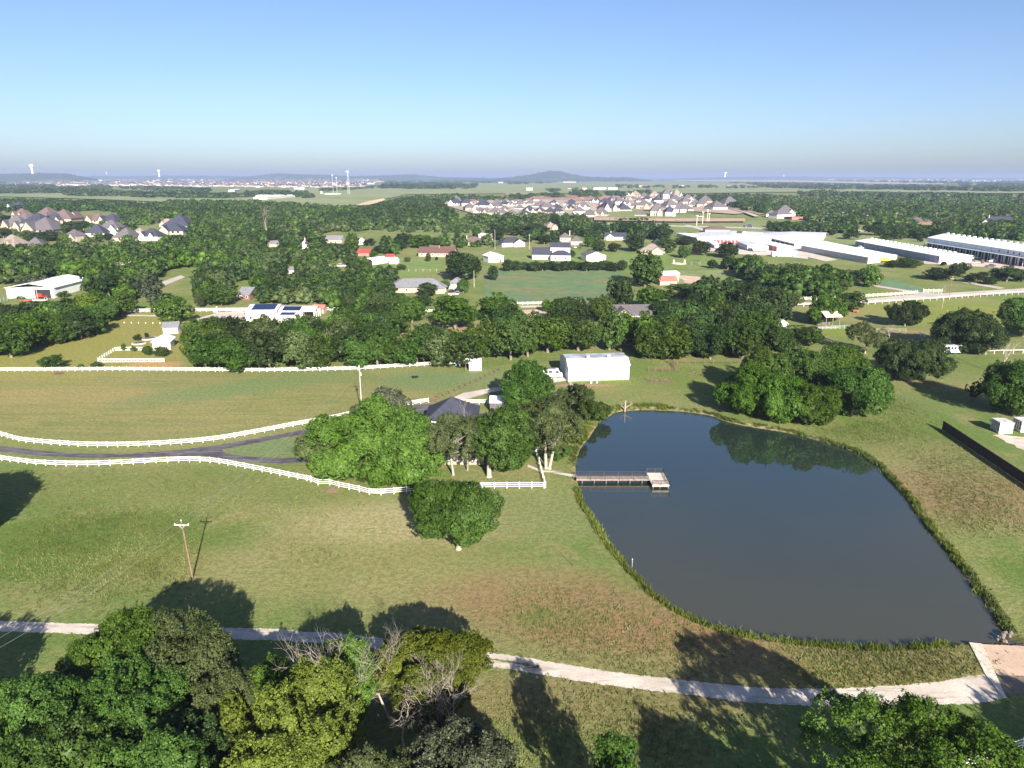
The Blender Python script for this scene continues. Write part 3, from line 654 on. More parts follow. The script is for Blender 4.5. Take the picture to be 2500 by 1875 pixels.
near_tree('edge_tree', 'mid', G('B4', 1890, 700), 8.5, 14.5, 1.0, 42, 'green tree behind the two white crates at the right edge', leaves=26000, size=.42, nl=26, nsub=1000, trunk_r=.4)
near_tree('small_tree', 'dark', G('B4', 1580, 590), 2.6, 5.6, 1.2, 43, 'small thin tree standing in the shade left of the crates tree', leaves=3000, size=.35, nl=8, nsub=160, trunk_r=.12, core=False)
near_tree('large_oak', 'dark', G('A8', 1700, 815), 11.0, 15.0, .8, 44, 'very large round dark oak over the half hidden white trailer', leaves=34000, size=.48, nl=34, nsub=1300)
near_tree('spreading_tree', 'dark', G('A8', 1180, 588), 8.6, 10.5, 1.2, 45, 'spreading dark tree by the long fence right of the open shelter', leaves=18000, size=.46, ry=7)
near_tree('sparse_tree', 'olive', G('A8', 830, 822), 6.8, 11.0, 2.5, 46, 'sparse olive tree with thin pale trunks in the yard behind the pond clump', leaves=11000, size=.38, stems=2, bark=BARKP, core=False, trunk_r=.22)
near_tree('edge_oak', 'mid', G('A8', 2200, 680), 10.0, 15.5, 2.0, 47, 'large oak at the right edge beyond the white rail fence', leaves=24000, size=.5, nl=30, nsub=1000)
near_tree('shelter_tree', 'bright', G('A8', 470, 565), 8.5, 13.0, .8, 48, 'light green tree just behind the open roofed shelter', leaves=20000, size=.48)
# ---- the trees at the near edge of the picture
fg = [
 ('bright', (282, 1526), 13, 6.3, 'bright green tree top beside the gravel track, lower left'),
 ('olive', (445, 1508), 13.5, 5.0, 'olive grey tree leaning over the gravel track in the lower left'),
 ('mid', (75, 1660), 13, 7.5, 'mid green tree at the lower left edge below the track'),
 ('mid', (262, 1640), 12.5, 6.5, 'mid green tree in the middle of the lower left mass'),
 ('olive', (520, 1640), 10, 4.2, 'olive grey tree right below the leaning olive tree'),
 ('dark', (430, 1775), 10, 5.0, 'dark ivy-like rounded tree low in the lower left mass'),
 ('yellow', (560, 1700), 9, 2.4, 'small golden green tree beside the fallen pale branch'),
 ('yellow', (722, 1680), 13, 6.4, 'large yellow-green tree left of the bare dead trees'),
 ('bright', (648, 1625), 9, 3.6, 'small bright green tree behind the large yellow-green one'),
 ('bright', (830, 1568), 10.5, 4.0, 'bright green tree with upright sprays left of the dead tree'),
 ('yellow', (1052, 1552), 10, 6.6, 'glowing yellow-green round tree by the gravel track bend'),
 ('pale', (1130, 1795), 12, 6.2, 'pale olive tree at the bottom edge below the dead trees'),
 ('olive', (900, 1840), 11, 4.5, 'olive grey tree top at the bottom edge left of the pale one'),
 ('mid', (120, 1800), 13, 6.5, 'mid green tree in the bottom left corner'),
 ('mid', (330, 1810), 12, 6.0, 'mid green tree at the bottom edge under the dark rounded one'),
 ('yellow', (640, 1810), 12, 5.5, 'yellow-green tree at the bottom edge under the large one'),
 ('mid', (1510, 1840), 13.5, 3.2, 'small bright tree top peeking over the middle of the bottom edge'),
]
for i, (tn, (a, b_), h_, rx, lab) in enumerate(fg):
    bs = base_from_top(a, b_, h_); rx *= 1.0
    near_tree('foreground_tree', tn, bs, rx, h_, 1.2, 60 + i, lab, leaves=int(1500 * rx * rx), size=.235 if tn != 'bright' else .26, nl=24, nsub=int(60 * rx + 700), trunk_r=.35, lobe=.36, subr=.25, group='trees at the near edge of the meadow')
near_tree('foreground_oak', 'bright', (35, 49.5, 0), 9.6, 15, 1.5, 81, 'big open crowned tree at the bottom right beside the gravel track', leaves=95000, size=.25, nl=40, nsub=1900, trunk_r=.45, lobe=.27, subr=.24, core=False, tl=20)
near_tree('foreground_oak', 'mid', (24, 41, 0), 7.6, 13.0, 1.5, 82, 'tree below the bottom edge whose shadow lies left on the near meadow', leaves=26000, size=.42, nl=26, nsub=900)
near_tree('foreground_oak', 'mid', (67, 45, 0), 8.0, 14.5, 1.5, 83, 'tree beyond the bottom right corner shading the end of the track', leaves=26000, size=.42, nl=26, nsub=900)
near_tree('foreground_oak', 'mid', (-62, 56, 0), 7.5, 14, 1.5, 84, 'tree beyond the left edge shading the start of the gravel track', leaves=24000, size=.42, nl=26, nsub=900)
near_tree('foreground_oak', 'dark', (-97.5, 110, 0), 9.0, 14.5, 1.5, 85, 'tree on the left edge casting the wide shadow below the white fence', leaves=26000, size=.42, nl=26, nsub=900)
# ---- dead and bare trees
def dead_tree(base, h, r, seed, label, d0=(0, 0, 1), depth=5, spread=.5, first=.32, stems=1, name='dead_tree', m=None, up=.15):
    rr_ = random.Random(seed); root = empty(name, base); mb = MB()
    for s_ in range(stems):
        dd = (Vector(d0) + Vector((rr_.uniform(-.4, .4), rr_.uniform(-.4, .4), 0)) * (stems > 1)).normalized()
        grow(mb, Vector((s_ * .25, 0, -.2)), dd, h * first, r * .7, depth, rr_, spread, up, 6)
    link('trunk', mb.mesh('bare_limbs'), root, m or BARKP); tag(root, label, 'dead tree', 'bare dead trees'); return root
def lvl(tg, x, y, z): p = G(tg, x, y, z); return Vector((p.x, p.y, 0))
dead_tree(lvl('B6', 760, 1120, 4), 11, .24, 1, 'small dead tree with forked pale trunk among the near trees', depth=6, spread=.5, first=.4)
dead_tree(lvl('B6', 1130, 930, 4.5), 11, .24, 3, 'leaning dead tree with long pale limb left of the yellow-green tree', (-.5, .35, 1), 6, .38, first=.38, m=mat('bark_grey', (.30, .25, .22), .9))
dead_tree(lvl('B6', 1410, 1080, 4), 9.5, .22, 5, 'bare dead tree with fanning branches in front of the yellow-green tree', (.2, 0, 1), 6, .5, stems=3, first=.34)
dead_tree(lvl('B6', 1215, 1160, 3), 9, .22, 8, 'low bare tree with drooping twigs between the other dead trees', depth=6, spread=.65, up=-.02, first=.34)
dead_tree(lvl('B6', 640, 880, 5), 8, .2, 9, 'grey bare bush tree behind the forked dead tree', depth=6, spread=.3, first=.4)
dead_tree(base_from_top(*q('B5', 1150, 1230), 9), 9, .25, 10, 'broken pale branch lying over the lower left crowns', (-.5, .2, .8), 3, .7)
dead_tree(G('B2', 1800, 430), 10.5, .3, 11, 'grey dead crown in front of the tree left of the barn', depth=6, spread=.5, m=mat('bark_grey', (.30, .25, .22), .9))
dead_tree(G('B2', 1330, 900), 11.5, .25, 12, 'bare branches standing against the dark roof of the house', depth=6, spread=.42, m=mat('bark_grey', (.30, .25, .22), .9), first=.4)
dead_tree(G('A8', 1040, 740), 9, .25, 13, 'bare pinkish grey tree in the yard fence corner', depth=6, spread=.5, m=mat('bark_grey', (.30, .25, .22), .9))
dead_tree(G('A8', 1505, 432), 11, .18, 14, 'slim white dead tree beside the lane at the right', depth=4, spread=.3)
dead_tree(G('A8', 2020, 1000), 12, .3, 15, 'dead top rising from the tree behind the crates', depth=5, spread=.45)
dead_tree(G('A2', 100, 740), 22, .5, 16, 'tall pale bare tree in the middle woods', depth=6, spread=.35, first=.4)
dead_tree(G('A6', 640, 900), 13, .3, 17, 'pale broken limb hanging in the long tree belt', (-.5, 0, 1), 5, .35)
# snag standing in the pond
mb = MB(); sp_ = G('B3', 713, 488, WZ)
mb.tube([(0, 0, -1), (0, 0, 2), (.1, 0, 3.9)], [.3, .26, .2], 8); mb.tube([(.1, 0, 1.3), (1.2, .2, 2.0), (2.0, .3, 2.4), (2.8, .3, 2.6)], [.18, .14, .1, .05], 5)
mb.tube([(1.8, .3, 2.6), (2.2, .3, 3.5)], [.08, .04], 5); mb.tube([(-.1, 0, .9), (-1, 0, 1.8), (-1.5, .2, 2.9)], [.14, .1, .05], 5)
s_ = empty('tree_snag', sp_, 0, (.8, .8, .8)); mb.build('trunk', mat('bark_grey', (.30, .25, .22), .9), s_); tag(s_, 'grey broken snag with one side limb standing in the far end of the pond', 'dead tree')

# ---- repeated trees: a few grown forms, each placed as its own trunk and crown
PROTO = []
for k in range(8):
    rg = random.Random(100 + k); shp = [(.50, .10), (.5, .12), (.46, .08), (.55, .2), (.44, .06), (.5, .1), (.52, .15), (.42, .1)][k]
    me, c, LR = crown_mesh('tree_crown_%s' % 'abcdefgh'[k], shp[0], shp[0] * rg.uniform(.85, 1.1), shp[1], 1.0, 18 + k, 420, 4200, .052, 200 + k, lobe=.38, subr=.3)
    tm = trunk_mesh('tree_trunk_%s' % 'abcdefgh'[k], 1.0, .028, c, 300 + k, 5)
    PROTO.append((me, tm))
PINEP = crown_mesh('pine_crown', .34, .34, .12, 1.0, 30, 420, 4200, .05, 260, lobe=.3, subr=.3, shape='oval')[0]
def put_tree(p, w_, h_, tone, zone, name='leafy_tree', cat='tree', label=None, k=None, group=None):
    kk = RNG.integers(len(PROTO)) if k is None else k
    root = empty(name, p, float(RNG.uniform(0, 6.28)), (w_, w_, h_))
    link('crown', PINEP if tone == 'pine' else PROTO[kk][0], root, LEAF[tone], True); link('trunk', PROTO[kk][1], root, BARK, True)
    px, _ = proj(p[0], p[1], p[2] + h_ * .7)
    TREES.append([root, tone, zone, group or 'trees ' + zone, cat, px, label]); return root
def tree_at(tg, bx, by, wz, ty, tone, zone, label=None, name='leafy_tree', **kw):
    """base at a place of the photograph, crown as wide as wz of that zoom, top at row ty of it"""
    px, py = q(tg, bx, by); p = P(px, py); w_ = wz * ZT[tg][2] / ppm(p); _, tpy = q(tg, bx, ty); h_ = hgt(p, tpy)
    # the crown's far side shows above its centre
    h_ = max(2.0, h_ * .97 - w_ * .04)
    return put_tree(p, w_, h_, tone, zone, name, label=label, **kw)
zb = 'beyond the white barn belt'
for a in ((300, 465, 115, 350, 'bright'), (480, 570, 310, 310, 'dark'), (760, 560, 230, 315, 'bright'), (940, 445, 240, 155, 'dark'), (1150, 250, 340, -75, 'mid'), (1200, 440, 300, 225, 'bright'),
          (1380, 540, 380, 330, 'dark'), (1490, 355, 290, 205, 'mid'), (1760, 590, 240, 250, 'mid'), (2020, 590, 400, 190, 'dark')):
    tree_at('A7', *a, zone=zb)
zd = 'around the right-hand lane'
for a in ((700, 445, 290, 275, 'mid'), (580, 300, 220, 170, 'olive'), (690, 240, 290, 90, 'dark'), (880, 250, 190, 48, 'bright'), (1500, 188, 270, 70, 'dark'), (1640, 140, 165, 25, 'dark'), (1810, 215, 190, 110, 'dark'),
          (2060, 205, 280, 55, 'dark'), (2190, 205, 160, 90, 'dark'), (1915, 230, 130, 165, 'mid'), (1515, 66, 60, 25, 'dark'), (1200, 80, 200, -10, 'mid'), (1080, 80, 170, 10, 'mid'), (420, 290, 260, 130, 'mid'), (150, 260, 330, 30, 'mid'),
          (60, 560, 300, 240, 'dark'), (200, 420, 200, 300, 'olive'), (310, 750, 330, 565, 'mid'), (80, 800, 330, 600, 'mid'), (250, 900, 360, 760, 'mid'), (620, 920, 380, 790, 'mid')):
    tree_at('A8', *a, zone=zd)
za = 'around the mown paddock'
for a in ((330, 300, 310, 130, 'pale'), (1325, 400, 270, 110, 'pine'), (1510, 565, 340, 305, 'bright'), (1060, 500, 240, 270, 'bright'), (860, 475, 280, 275, 'bright'), (1190, 330, 200, 200, 'pine'), (1730, 425, 110, 290, 'olive'), (1920, 405, 260, 215, 'mid'),
          (450, 955, 190, 830, 'mid'), (1190, 715, 62, 655, 'dark'), (1270, 690, 40, 640, 'dark'), (1280, 840, 105, 750, 'mid'), (1070, 800, 40, 735, 'mid'), (1155, 808, 50, 775, 'mid'), (1400, 850, 120, 760, 'mid'), (700, 970, 70, 910, 'mid'), (830, 950, 90, 895, 'mid'), (550, 340, 90, 280, 'mid'),
          (100, 860, 330, 560, 'mid'), (310, 775, 330, 440, 'bright'), (530, 735, 260, 520, 'mid'), (700, 700, 320, 440, 'dark'), (840, 660, 230, 430, 'mid'), (600, 640, 330, 370, 'mid'), (800, 560, 330, 290, 'yellow'), (120, 700, 300, 440, 'mid'), (-40, 850, 260, 600, 'dark'), (940, 560, 200, 330, 'mid')):
    tree_at('A5', *a, zone=za)
zc = 'above the long pasture belt'
for a in ((1720, 610, 370, 300, 'bright'), (1620, 500, 140, 345, 'mid'), (2080, 560, 340, 280, 'bright'), (1350, 560, 230, 335, 'bright'), (1480, 330, 190, 195, 'dark'), (1630, 275, 110, 180, 'mid'), (1790, 300, 110, 165, 'mid'), (850, 520, 280, 330, 'olive'), (1050, 470, 300, 300, 'olive'),
          (1250, 420, 200, 290, 'mid'), (1440, 430, 160, 320, 'dark'), (1780, 190, 330, -80, 'dark'), (2050, 190, 120, 60, 'dark'), (1260, 105, 80, 50, 'mid'), (960, 560, 260, 400, 'mid'), (1140, 600, 250, 470, 'mid'), (740, 620, 260, 480, 'olive')):
    tree_at('A6', *a, zone=zc)
ze = 'among the middle houses'
for a in ((1000, 690, 240, 560, 'dark'), (1290, 730, 200, 600, 'dark'), (770, 700, 170, 600, 'dark'), (670, 790, 90, 690, 'bright'), (745, 830, 150, 725, 'dark'), (880, 830, 130, 745, 'dark'), (1060, 830, 200, 670, 'dark'), (1320, 840, 200, 700, 'mid'), (1480, 885, 120, 770, 'mid'), (1490, 770, 190, 690, 'dark'),
          (1630, 860, 150, 725, 'dark'), (1860, 880, 250, 735, 'dark'), (1730, 975, 110, 890, 'dark'), (1865, 985, 140, 865, 'dark'), (280, 765, 100, 680, 'dark'), (380, 770, 80, 715, 'mid'), (460, 700, 170, 610, 'dark'), (590, 690, 120, 620, 'dark'), (220, 690, 240, 570, 'dark'), (60, 690, 200, 590, 'olive'), (1260, 765, 130, 720, 'dark'),
          (515, 880, 60, 810, 'dark'), (430, 590, 220, 500, 'dark'), (150, 600, 260, 520, 'olive')):
    tree_at('A3', *a, zone=ze)
for a in ((1420, 800, 190, 670, 'bright'), (1560, 770, 150, 700, 'olive'), (1490, 915, 60, 835, 'dark'), (1560, 905, 30, 870, 'dark'), (1740, 740, 60, 600, 'dark'), (1900, 710, 90, 620, 'mid'), (2060, 730, 200, 615, 'dark'), (330, 790, 180, 700, 'dark'), (530, 820, 160, 690, 'dark'), (690, 830, 170, 750, 'dark'), (830, 830, 160, 660, 'bright'),
          (980, 780, 100, 710, 'dark'), (1200, 820, 180, 720, 'dark'), (1060, 840, 120, 770, 'dark'), (200, 760, 180, 640, 'dark'), (380, 730, 180, 640, 'dark'), (1290, 770, 160, 660, 'dark'), (1020, 890, 90, 810, 'bright'), (2060, 790, 40, 740, 'dark'), (1310, 920, 50, 870, 'olive')):
    tree_at('A2', *a, zone=ze)
for i in range(14):
    tree_at('A3', -40 + i * 76, 1000 - (i % 3) * 6, 118, 890 + (i * 37 % 25), 'dark', 'in the row above the teal paddock')
for a in ((715, 725, 125, 640, 'dark'), (555, 690, 60, 640, 'dark'), (920, 690, 165, 580, 'dark'), (1000, 735, 70, 680, 'mid'), (1090, 730, 90, 620, 'dark'), (1160, 725, 110, 610, 'mid'), (1300, 720, 150, 610, 'dark'), (1450, 720, 150, 620, 'dark'), (1310, 745, 60, 700, 'dark'),
          (1900, 705, 120, 640, 'dark'), (1990, 705, 120, 655, 'dark'), (720, 640, 110, 575, 'dark'), (1700, 760, 140, 700, 'mid'), (1850, 775, 170, 710, 'mid'), (2050, 800, 170, 740, 'mid')):
    tree_at('A4', *a, zone='around the storage buildings')
for a in ((130, 270, 260, 150, 'dark'), (430, 400, 210, 240, 'dark'), (60, 545, 270, 360, 'dark'), (440, 590, 240, 400, 'olive'), (760, 600, 380, 400, 'dark'), (1050, 480, 240, 310, 'bright'), (1180, 470, 260, 250, 'dark'), (1370, 410, 230, 250, 'dark'), (1300, 560, 210, 390, 'yellow'),
          (1080, 600, 200, 450, 'yellow'), (1620, 570, 190, 450, 'yellow'), (1810, 580, 260, 460, 'dark'), (2080, 420, 280, 290, 'dark'), (2060, 560, 300, 410, 'bright')):
    tree_at('C1', *a, zone='in the estate at far left')
# ---- woods filled by chance inside outlines, clear of the roofs one can see
KEEP = [q('A5', 385, 180) + q('A5', 720, 340), q('A5', 0, 320) + q('A5', 480, 392), q('A5', 1380, 150) + q('A5', 1700, 430), q('A5', 2050, 205) + q('A5', 2190, 380), q('A5', 1080, 430) + q('A5', 1330, 500),
        q('A5', 1650, 430) + q('A5', 2130, 530), q('A6', 0, 405) + q('A6', 620, 550), q('A6', 1205, 150) + q('A6', 1420, 300), q('A6', 1500, 180) + q('A6', 1780, 350), q('A6', 1450, 430) + q('A6', 1580, 600), q('A6', 1640, 570) + q('A6', 2000, 660), q('A6', 1220, 660) + q('A6', 1310, 710),
        q('A2', 600, 700) + q('A2', 745, 752), q('A2', 400, 735) + q('A2', 455, 800), q('A2', 880, 830) + q('A2', 990, 870), q('A2', 1010, 855) + q('A2', 1230, 945), q('A2', 890, 705) + q('A2', 940, 760), q('A2', 280, 955) + q('A2', 325, 1020), q('A2', 690, 915) + q('A2', 775, 965), q('A2', 110, 745) + q('A2', 200, 780),
        q('A2', 1000, 745) + q('A2', 1070, 800), q('A2', 770, 755) + q('A2', 800, 790), q('A7', 590, 430) + q('A7', 690, 570), q('A7', 860, 430) + q('A7', 1190, 545), q('A7', 1280, 150) + q('A7', 1450, 240), q('A7', 90, 440) + q('A7', 300, 560), q('A7', 445, 800) + q('A7', 1000, 900),
        q('A8', 85, 560) + q('A8', 240, 610), q('A8', 425, 500) + q('A8', 790, 625), q('A8', 235, 330) + q('A8', 420, 415), q('A5', 1300, 565) + q('A5', 1530, 800),
        q('C1', 0, 90) + q('C1', 1950, 640), q('C2', 340, 200) + q('C2', 760, 440), q('C2', 0, 300) + q('C2', 350, 520),
        (1640, 560, 1780, 600), (1870, 590, 2400, 645), (1740, 590, 1940, 620), q('A3', 180, 770) + q('A3', 620, 915), q('A3', 630, 830) + q('A3', 820, 915), q('A3', 410, 690) + q('A3', 620, 800), q('A3', 0, 700) + q('A3', 120, 785), q('A3', 290, 590) + q('A3', 395, 645), q('A3', 795, 685) + q('A3', 985, 735), q('A3', 1090, 735) + q('A3', 1305, 860), q('A3', 1530, 780) + q('A3', 1625, 860),
        q('A2', 1400, 785) + q('A2', 1710, 880), q('A4', 1245, 545) + q('A4', 1490, 590), q('A4', 1835, 535) + q('A4', 2115, 610)]
def inpoly(x, y, poly):
    c_ = False; j = len(poly) - 1
    for i in range(len(poly)):
        xi, yi = poly[i]; xj, yj = poly[j]
        if (yi > y) != (yj > y) and x < (xj - xi) * (y - yi) / (yj - yi) + xi: c_ = not c_
        j = i
    return c_
taken = {}
for r_ in TREES:
    l_ = r_[0].location; taken.setdefault((int(l_.x // 12), int(l_.y // 12)), []).append((l_.x, l_.y, r_[0].scale[0] * .5))
def free(x, y, dmin):
    cx, cy = int(x // 12), int(y // 12)
    for i in (-1, 0, 1):
        for j in (-1, 0, 1):
            for a in taken.get((cx + i, cy + j), ()):
                if (a[0] - x) ** 2 + (a[1] - y) ** 2 < dmin * dmin: return False
    taken.setdefault((cx, cy), []).append((x, y, dmin)); return True
CAND = []
def wood(zone, poly, wid, hei, tones, spacing=7.5, tries=4000, keep=True):
    rg = np.random.default_rng(len(poly) * 7 + int(poly[0][0]) + int(poly[0][1]) * 3)
    xs = [a[0] for a in poly]; ys = [a[1] for a in poly]
    # sample evenly over the land: draw rows in proportion to the land they cover
    ylo, yhi = min(ys), max(ys); g = np.linspace(ylo, yhi, 60); d = np.array([P(1250, y).y for y in g]); dens = d ** 3; cdf = np.cumsum(dens); cdf = cdf / cdf[-1]
    for _ in range(tries):
        y = float(np.interp(rg.uniform(), cdf, g)); x = float(rg.uniform(min(xs), max(xs)))
        if not inpoly(x, y, poly): continue
        p = P(x, y); w_ = rg.uniform(*wid); h_ = rg.uniform(*hei); k_ = ppm(p)
        if keep:
            ty = proj(p.x, p.y, p.z + h_)[1]; bad = False
            for (x0, y0, x1, y1) in KEEP:
                if y > y1 - 3 and ty < y1 - 2 and x + w_ * k_ * .45 > x0 and x - w_ * k_ * .45 < x1 and y < y1 + 60: bad = True; break
                if x0 - w_ * k_ * .3 < x < x1 + w_ * k_ * .3 and y0 < y < y1: bad = True; break
            if bad: continue
        if not free(p.x, p.y, spacing): continue
        tn = tones[int(rg.integers(len(tones)))]
        CAND.append((k_ * w_, p, w_, h_, tn, zone))
WT = ['dark', 'mid', 'mid', 'dark', 'mid', 'olive', 'bright', 'dark', 'pine', 'yellow', 'olive']
belt = [(395, 905), (395, 850), (455, 815), (560, 800), (700, 795), (860, 800), (1000, 815), (1130, 820), (1125, 900), (1090, 893), (1000, 898), (900, 905), (620, 912)]
wood('in the long pasture belt', belt, (10, 14), (10, 13), ['dark', 'mid', 'dark', 'mid', 'bright', 'mid', 'olive'], 6.2, 4000)
wood('close behind the white barn', [(1130, 890), (1130, 825), (1380, 805), (1500, 805), (1700, 810), (1870, 815), (1900, 850), (1860, 885), (1620, 880), (1560, 880), (1380, 868)], (11, 15), (11, 14), ['mid', 'dark', 'mid', 'bright', 'dark'], 6.8, 3000)
wood('in the wood left of the paddock', [(0, 800), (135, 800), (200, 765), (270, 768), (278, 790), (180, 822), (90, 848), (0, 885)], (11, 14), (9, 12), ['dark', 'mid', 'bright', 'mid'], 7.5)
wood('behind the pale farm barn', [(-60, 625), (100, 615), (330, 610), (560, 605), (560, 650), (450, 655), (380, 668), (330, 735), (225, 730), (215, 690), (-60, 700)], (10, 15), (9, 13), WT, 7.5, 6000)
wood('left of the solar roofs', [(455, 690), (520, 670), (610, 665), (620, 735), (580, 745), (560, 700), (500, 740), (460, 730)], (9, 13), (9, 12), ['pine', 'olive', 'dark', 'mid', 'pine'], 7)
wood('behind the solar roofs', [(625, 655), (965, 650), (975, 715), (960, 755), (760, 757), (625, 740)], (9, 13), (8, 11), ['dark', 'mid', 'pine', 'mid', 'olive', 'dark'], 6.8, 5000)
wood('below the storage buildings', [(1785, 655), (1990, 655), (2060, 705), (2020, 730), (1960, 735), (1850, 700)], (10, 14), (9, 12), ['mid', 'dark', 'mid'], 7)
wood('between the yard and the shelter', [(1700, 730), (1790, 725), (1960, 790), (1960, 840), (1880, 880), (1700, 850)], (10, 14), (10, 13), ['dark', 'mid', 'dark'], 7)
wood('in the far middle wood', [(560, 580), (760, 590), (965, 605), (965, 650), (560, 655)], (9, 13), (8, 11), ['dark', 'mid', 'dark', 'olive', 'mid'], 8, 6000)
CAND.sort(key=lambda c_: -c_[0])
room = 292 - len(TREES); room = max(0, room)
for k_, p, w_, h_, tn, zone in CAND[:room]: put_tree(p, w_, h_, tn, zone)
REST = [(p, w_, h_, tn) for k_, p, w_, h_, tn, zone in CAND[room:]]
CAND = []
wood('', [(0, 600), (330, 600), (420, 560), (300, 545), (300, 512), (0, 505), (-60, 560)], (8, 12), (7, 9), WT, 9, 5000)
wood('', [(0, 555), (300, 548), (335, 600), (0, 622)], (6, 9), (4.5, 6.5), ['dark', 'mid', 'bright', 'olive'], 12, 700, False)
wood('', [(285, 520), (420, 500), (620, 500), (900, 520), (960, 560), (760, 572), (560, 602), (330, 612), (420, 565), (300, 550)], (8, 13), (7, 11), WT, 9, 16000)
wood('', [(865, 525), (990, 490), (1060, 500), (1110, 530), (1110, 540), (960, 540), (890, 545)], (9, 13), (8, 11), ['dark', 'dark', 'mid'], 9, 5000)
wood('', [(965, 592), (1090, 592), (1190, 590), (1200, 605), (1060, 608), (960, 612)], (7, 11), (5, 9), ['dark', 'mid', 'olive'], 13, 1500)
wood('', [(1140, 535), (1420, 535), (1440, 560), (1250, 575), (1200, 560)], (9, 12), (8, 10), ['dark', 'mid', 'olive'], 11, 1500)
wood('', [(1260, 560), (1660, 560), (1690, 590), (1400, 600), (1260, 590)], (9, 13), (8, 10), ['dark', 'mid', 'dark'], 13, 1500)
wood('', [(1880, 555), (2070, 555), (2100, 572), (1880, 565)], (9, 13), (6, 8), ['dark', 'mid'], 8, 1500, False)
wood('', [(2160, 560), (2340, 560), (2500, 570), (2560, 585), (2500, 588), (2330, 580), (2160, 580)], (9, 13), (6, 9), ['dark', 'mid'], 9, 1500)
REST += [(p, w_, h_, tn) for k_, p, w_, h_, tn, zone in CAND]
# far trees, sown over the ground one sees (px outline, how many, width and height range)
def far_wood(poly, cnt, wid, hei, tones, seed):
    rg = np.random.default_rng(seed); xs = [a[0] for a in poly]; ys = [a[1] for a in poly]; k = 0; tr_ = 0
    while k < cnt and tr_ < cnt * 20:
        tr_ += 1; x = rg.uniform(min(xs), max(xs)); y = rg.uniform(min(ys), max(ys))
        if not inpoly(x, y, poly): continue
        h_ = rg.uniform(*hei); y += ppm(P(x, y)) * h_ * .8      # the outline is that of the crowns one sees
        REST.append((P(x, y), rg.uniform(*wid), h_, tones[int(rg.integers(len(tones)))])); k += 1
DK = ['dark', 'dark', 'mid', 'olive']
def A(tg, pts): return [q(tg, x, y) for x, y in pts]
far_wood(A('A1', [(-100, 370), (600, 380), (1100, 400), (1900, 430), (2212, 450), (2212, 500), (1500, 480), (1300, 470), (700, 440), (500, 480), (200, 480), (-100, 420)]), 500, (11, 17), (7, 10), ['dark', 'dark', 'mid'], 1)
far_wood(A('A1', [(-100, 275), (550, 275), (950, 285), (1000, 310), (1600, 320), (1950, 330), (1950, 345), (1300, 338), (1000, 330), (560, 328), (560, 302), (-100, 305)]), 520, (16, 28), (10, 14), DK, 2)
far_wood(A('A1', [(1960, 320), (2212, 300), (2400, 300), (2700, 310), (2700, 330), (2400, 345), (2000, 345)]), 90, (15, 24), (9, 12), DK, 3)
far_wood(A('A1', [(-100, 215), (360, 215), (500, 265), (700, 262), (900, 245), (1000, 268), (1400, 290), (1800, 300), (1800, 275), (1200, 262), (900, 270), (-100, 270)]), 420, (20, 36), (9, 13), DK, 4)
far_wood(A('A1', [(-100, 160), (560, 160), (620, 185), (340, 190), (-100, 215)]), 260, (30, 60), (14, 20), DK, 5)
far_wood(A('A1', [(600, 165), (2212, 180), (2300, 205), (1900, 215), (1860, 195), (1400, 180), (700, 190)]), 260, (30, 60), (8, 14), DK, 6)
far_wood(A('A2', [(0, 300), (250, 300), (270, 340), (160, 330), (0, 335)]), 60, (12, 20), (8, 11), DK, 7)
far_wood(A('A2', [(385, 335), (495, 325), (495, 350), (390, 350)]), 20, (12, 18), (8, 10), DK, 8)
far_wood(A('A2', [(560, 300), (1030, 270), (1030, 255), (900, 275), (560, 285)]), 80, (14, 24), (8, 11), DK, 9)
far_wood(A('A2', [(1080, 265), (1120, 220), (1600, 200), (2212, 190), (2212, 230), (1910, 232), (1890, 268), (1600, 272), (1250, 272)]), 420, (26, 50), (12, 18), DK, 10)
far_wood(A('A2', [(1330, 360), (1400, 345), (1750, 330), (1900, 350), (2212, 360), (2212, 372), (1700, 372), (1600, 400), (1700, 550), (1100, 560), (850, 560), (740, 500), (900, 450), (1100, 430)]), 620, (11, 17), (8, 11), DK, 11)
far_wood(A('A3', [(-30, 240), (200, 235), (500, 222), (900, 222), (1180, 216), (1180, 195), (700, 190), (300, 200), (-30, 215)]), 200, (26, 46), (10, 16), DK, 12)
far_wood(A('A3', [(0, 335), (60, 330), (100, 355), (0, 360)]), 16, (14, 20), (8, 11), DK, 13)
for a, b_, c_, d_, n_ in ((310, 285, 400, 305, 18), (540, 275, 560, 292, 3), (200, 330, 230, 345, 3), (280, 325, 330, 338, 6), (370, 325, 450, 345, 8), (480, 300, 740, 328, 40), (590, 320, 760, 345, 24), (810, 305, 930, 330, 18), (940, 310, 1020, 332, 14), (1060, 300, 1180, 325, 24), (120, 330, 180, 350, 6),
                          (900, 250, 1180, 272, 36), (1230, 255, 1320, 270, 14), (1400, 255, 1560, 272, 12), (1620, 250, 1790, 270, 22), (1860, 255, 2212, 275, 26)):
    far_wood(A('A3', [(a, b_), (c_, b_), (c_, d_), (a, d_)]), n_, (13, 22), (8, 11), DK, a)
far_wood(A('A3', [(1495, 340), (1700, 335), (2212, 335), (2212, 470), (2000, 435), (1880, 410), (1700, 370), (1500, 360)]), 420, (11, 17), (8, 11), DK, 15)
far_wood(A('A4', [(-10, 335), (500, 345), (900, 350), (1500, 350), (2400, 350), (2400, 600), (1640, 600), (1550, 560), (1000, 570), (700, 560), (450, 545), (250, 510), (-10, 460)]), 2300, (8, 14), (3, 8), ['dark', 'mid', 'olive', 'bright', 'olive', 'mid'], 16)
far_wood(A('A4', [(270, 310), (1000, 318), (1500, 325), (2400, 335), (2400, 350), (600, 345), (300, 330)]), 260, (12, 22), (8, 12), DK, 17)
far_wood(A('A4', [(380, 305), (570, 300), (570, 325), (390, 325)]), 22, (14, 22), (10, 13), DK, 18)
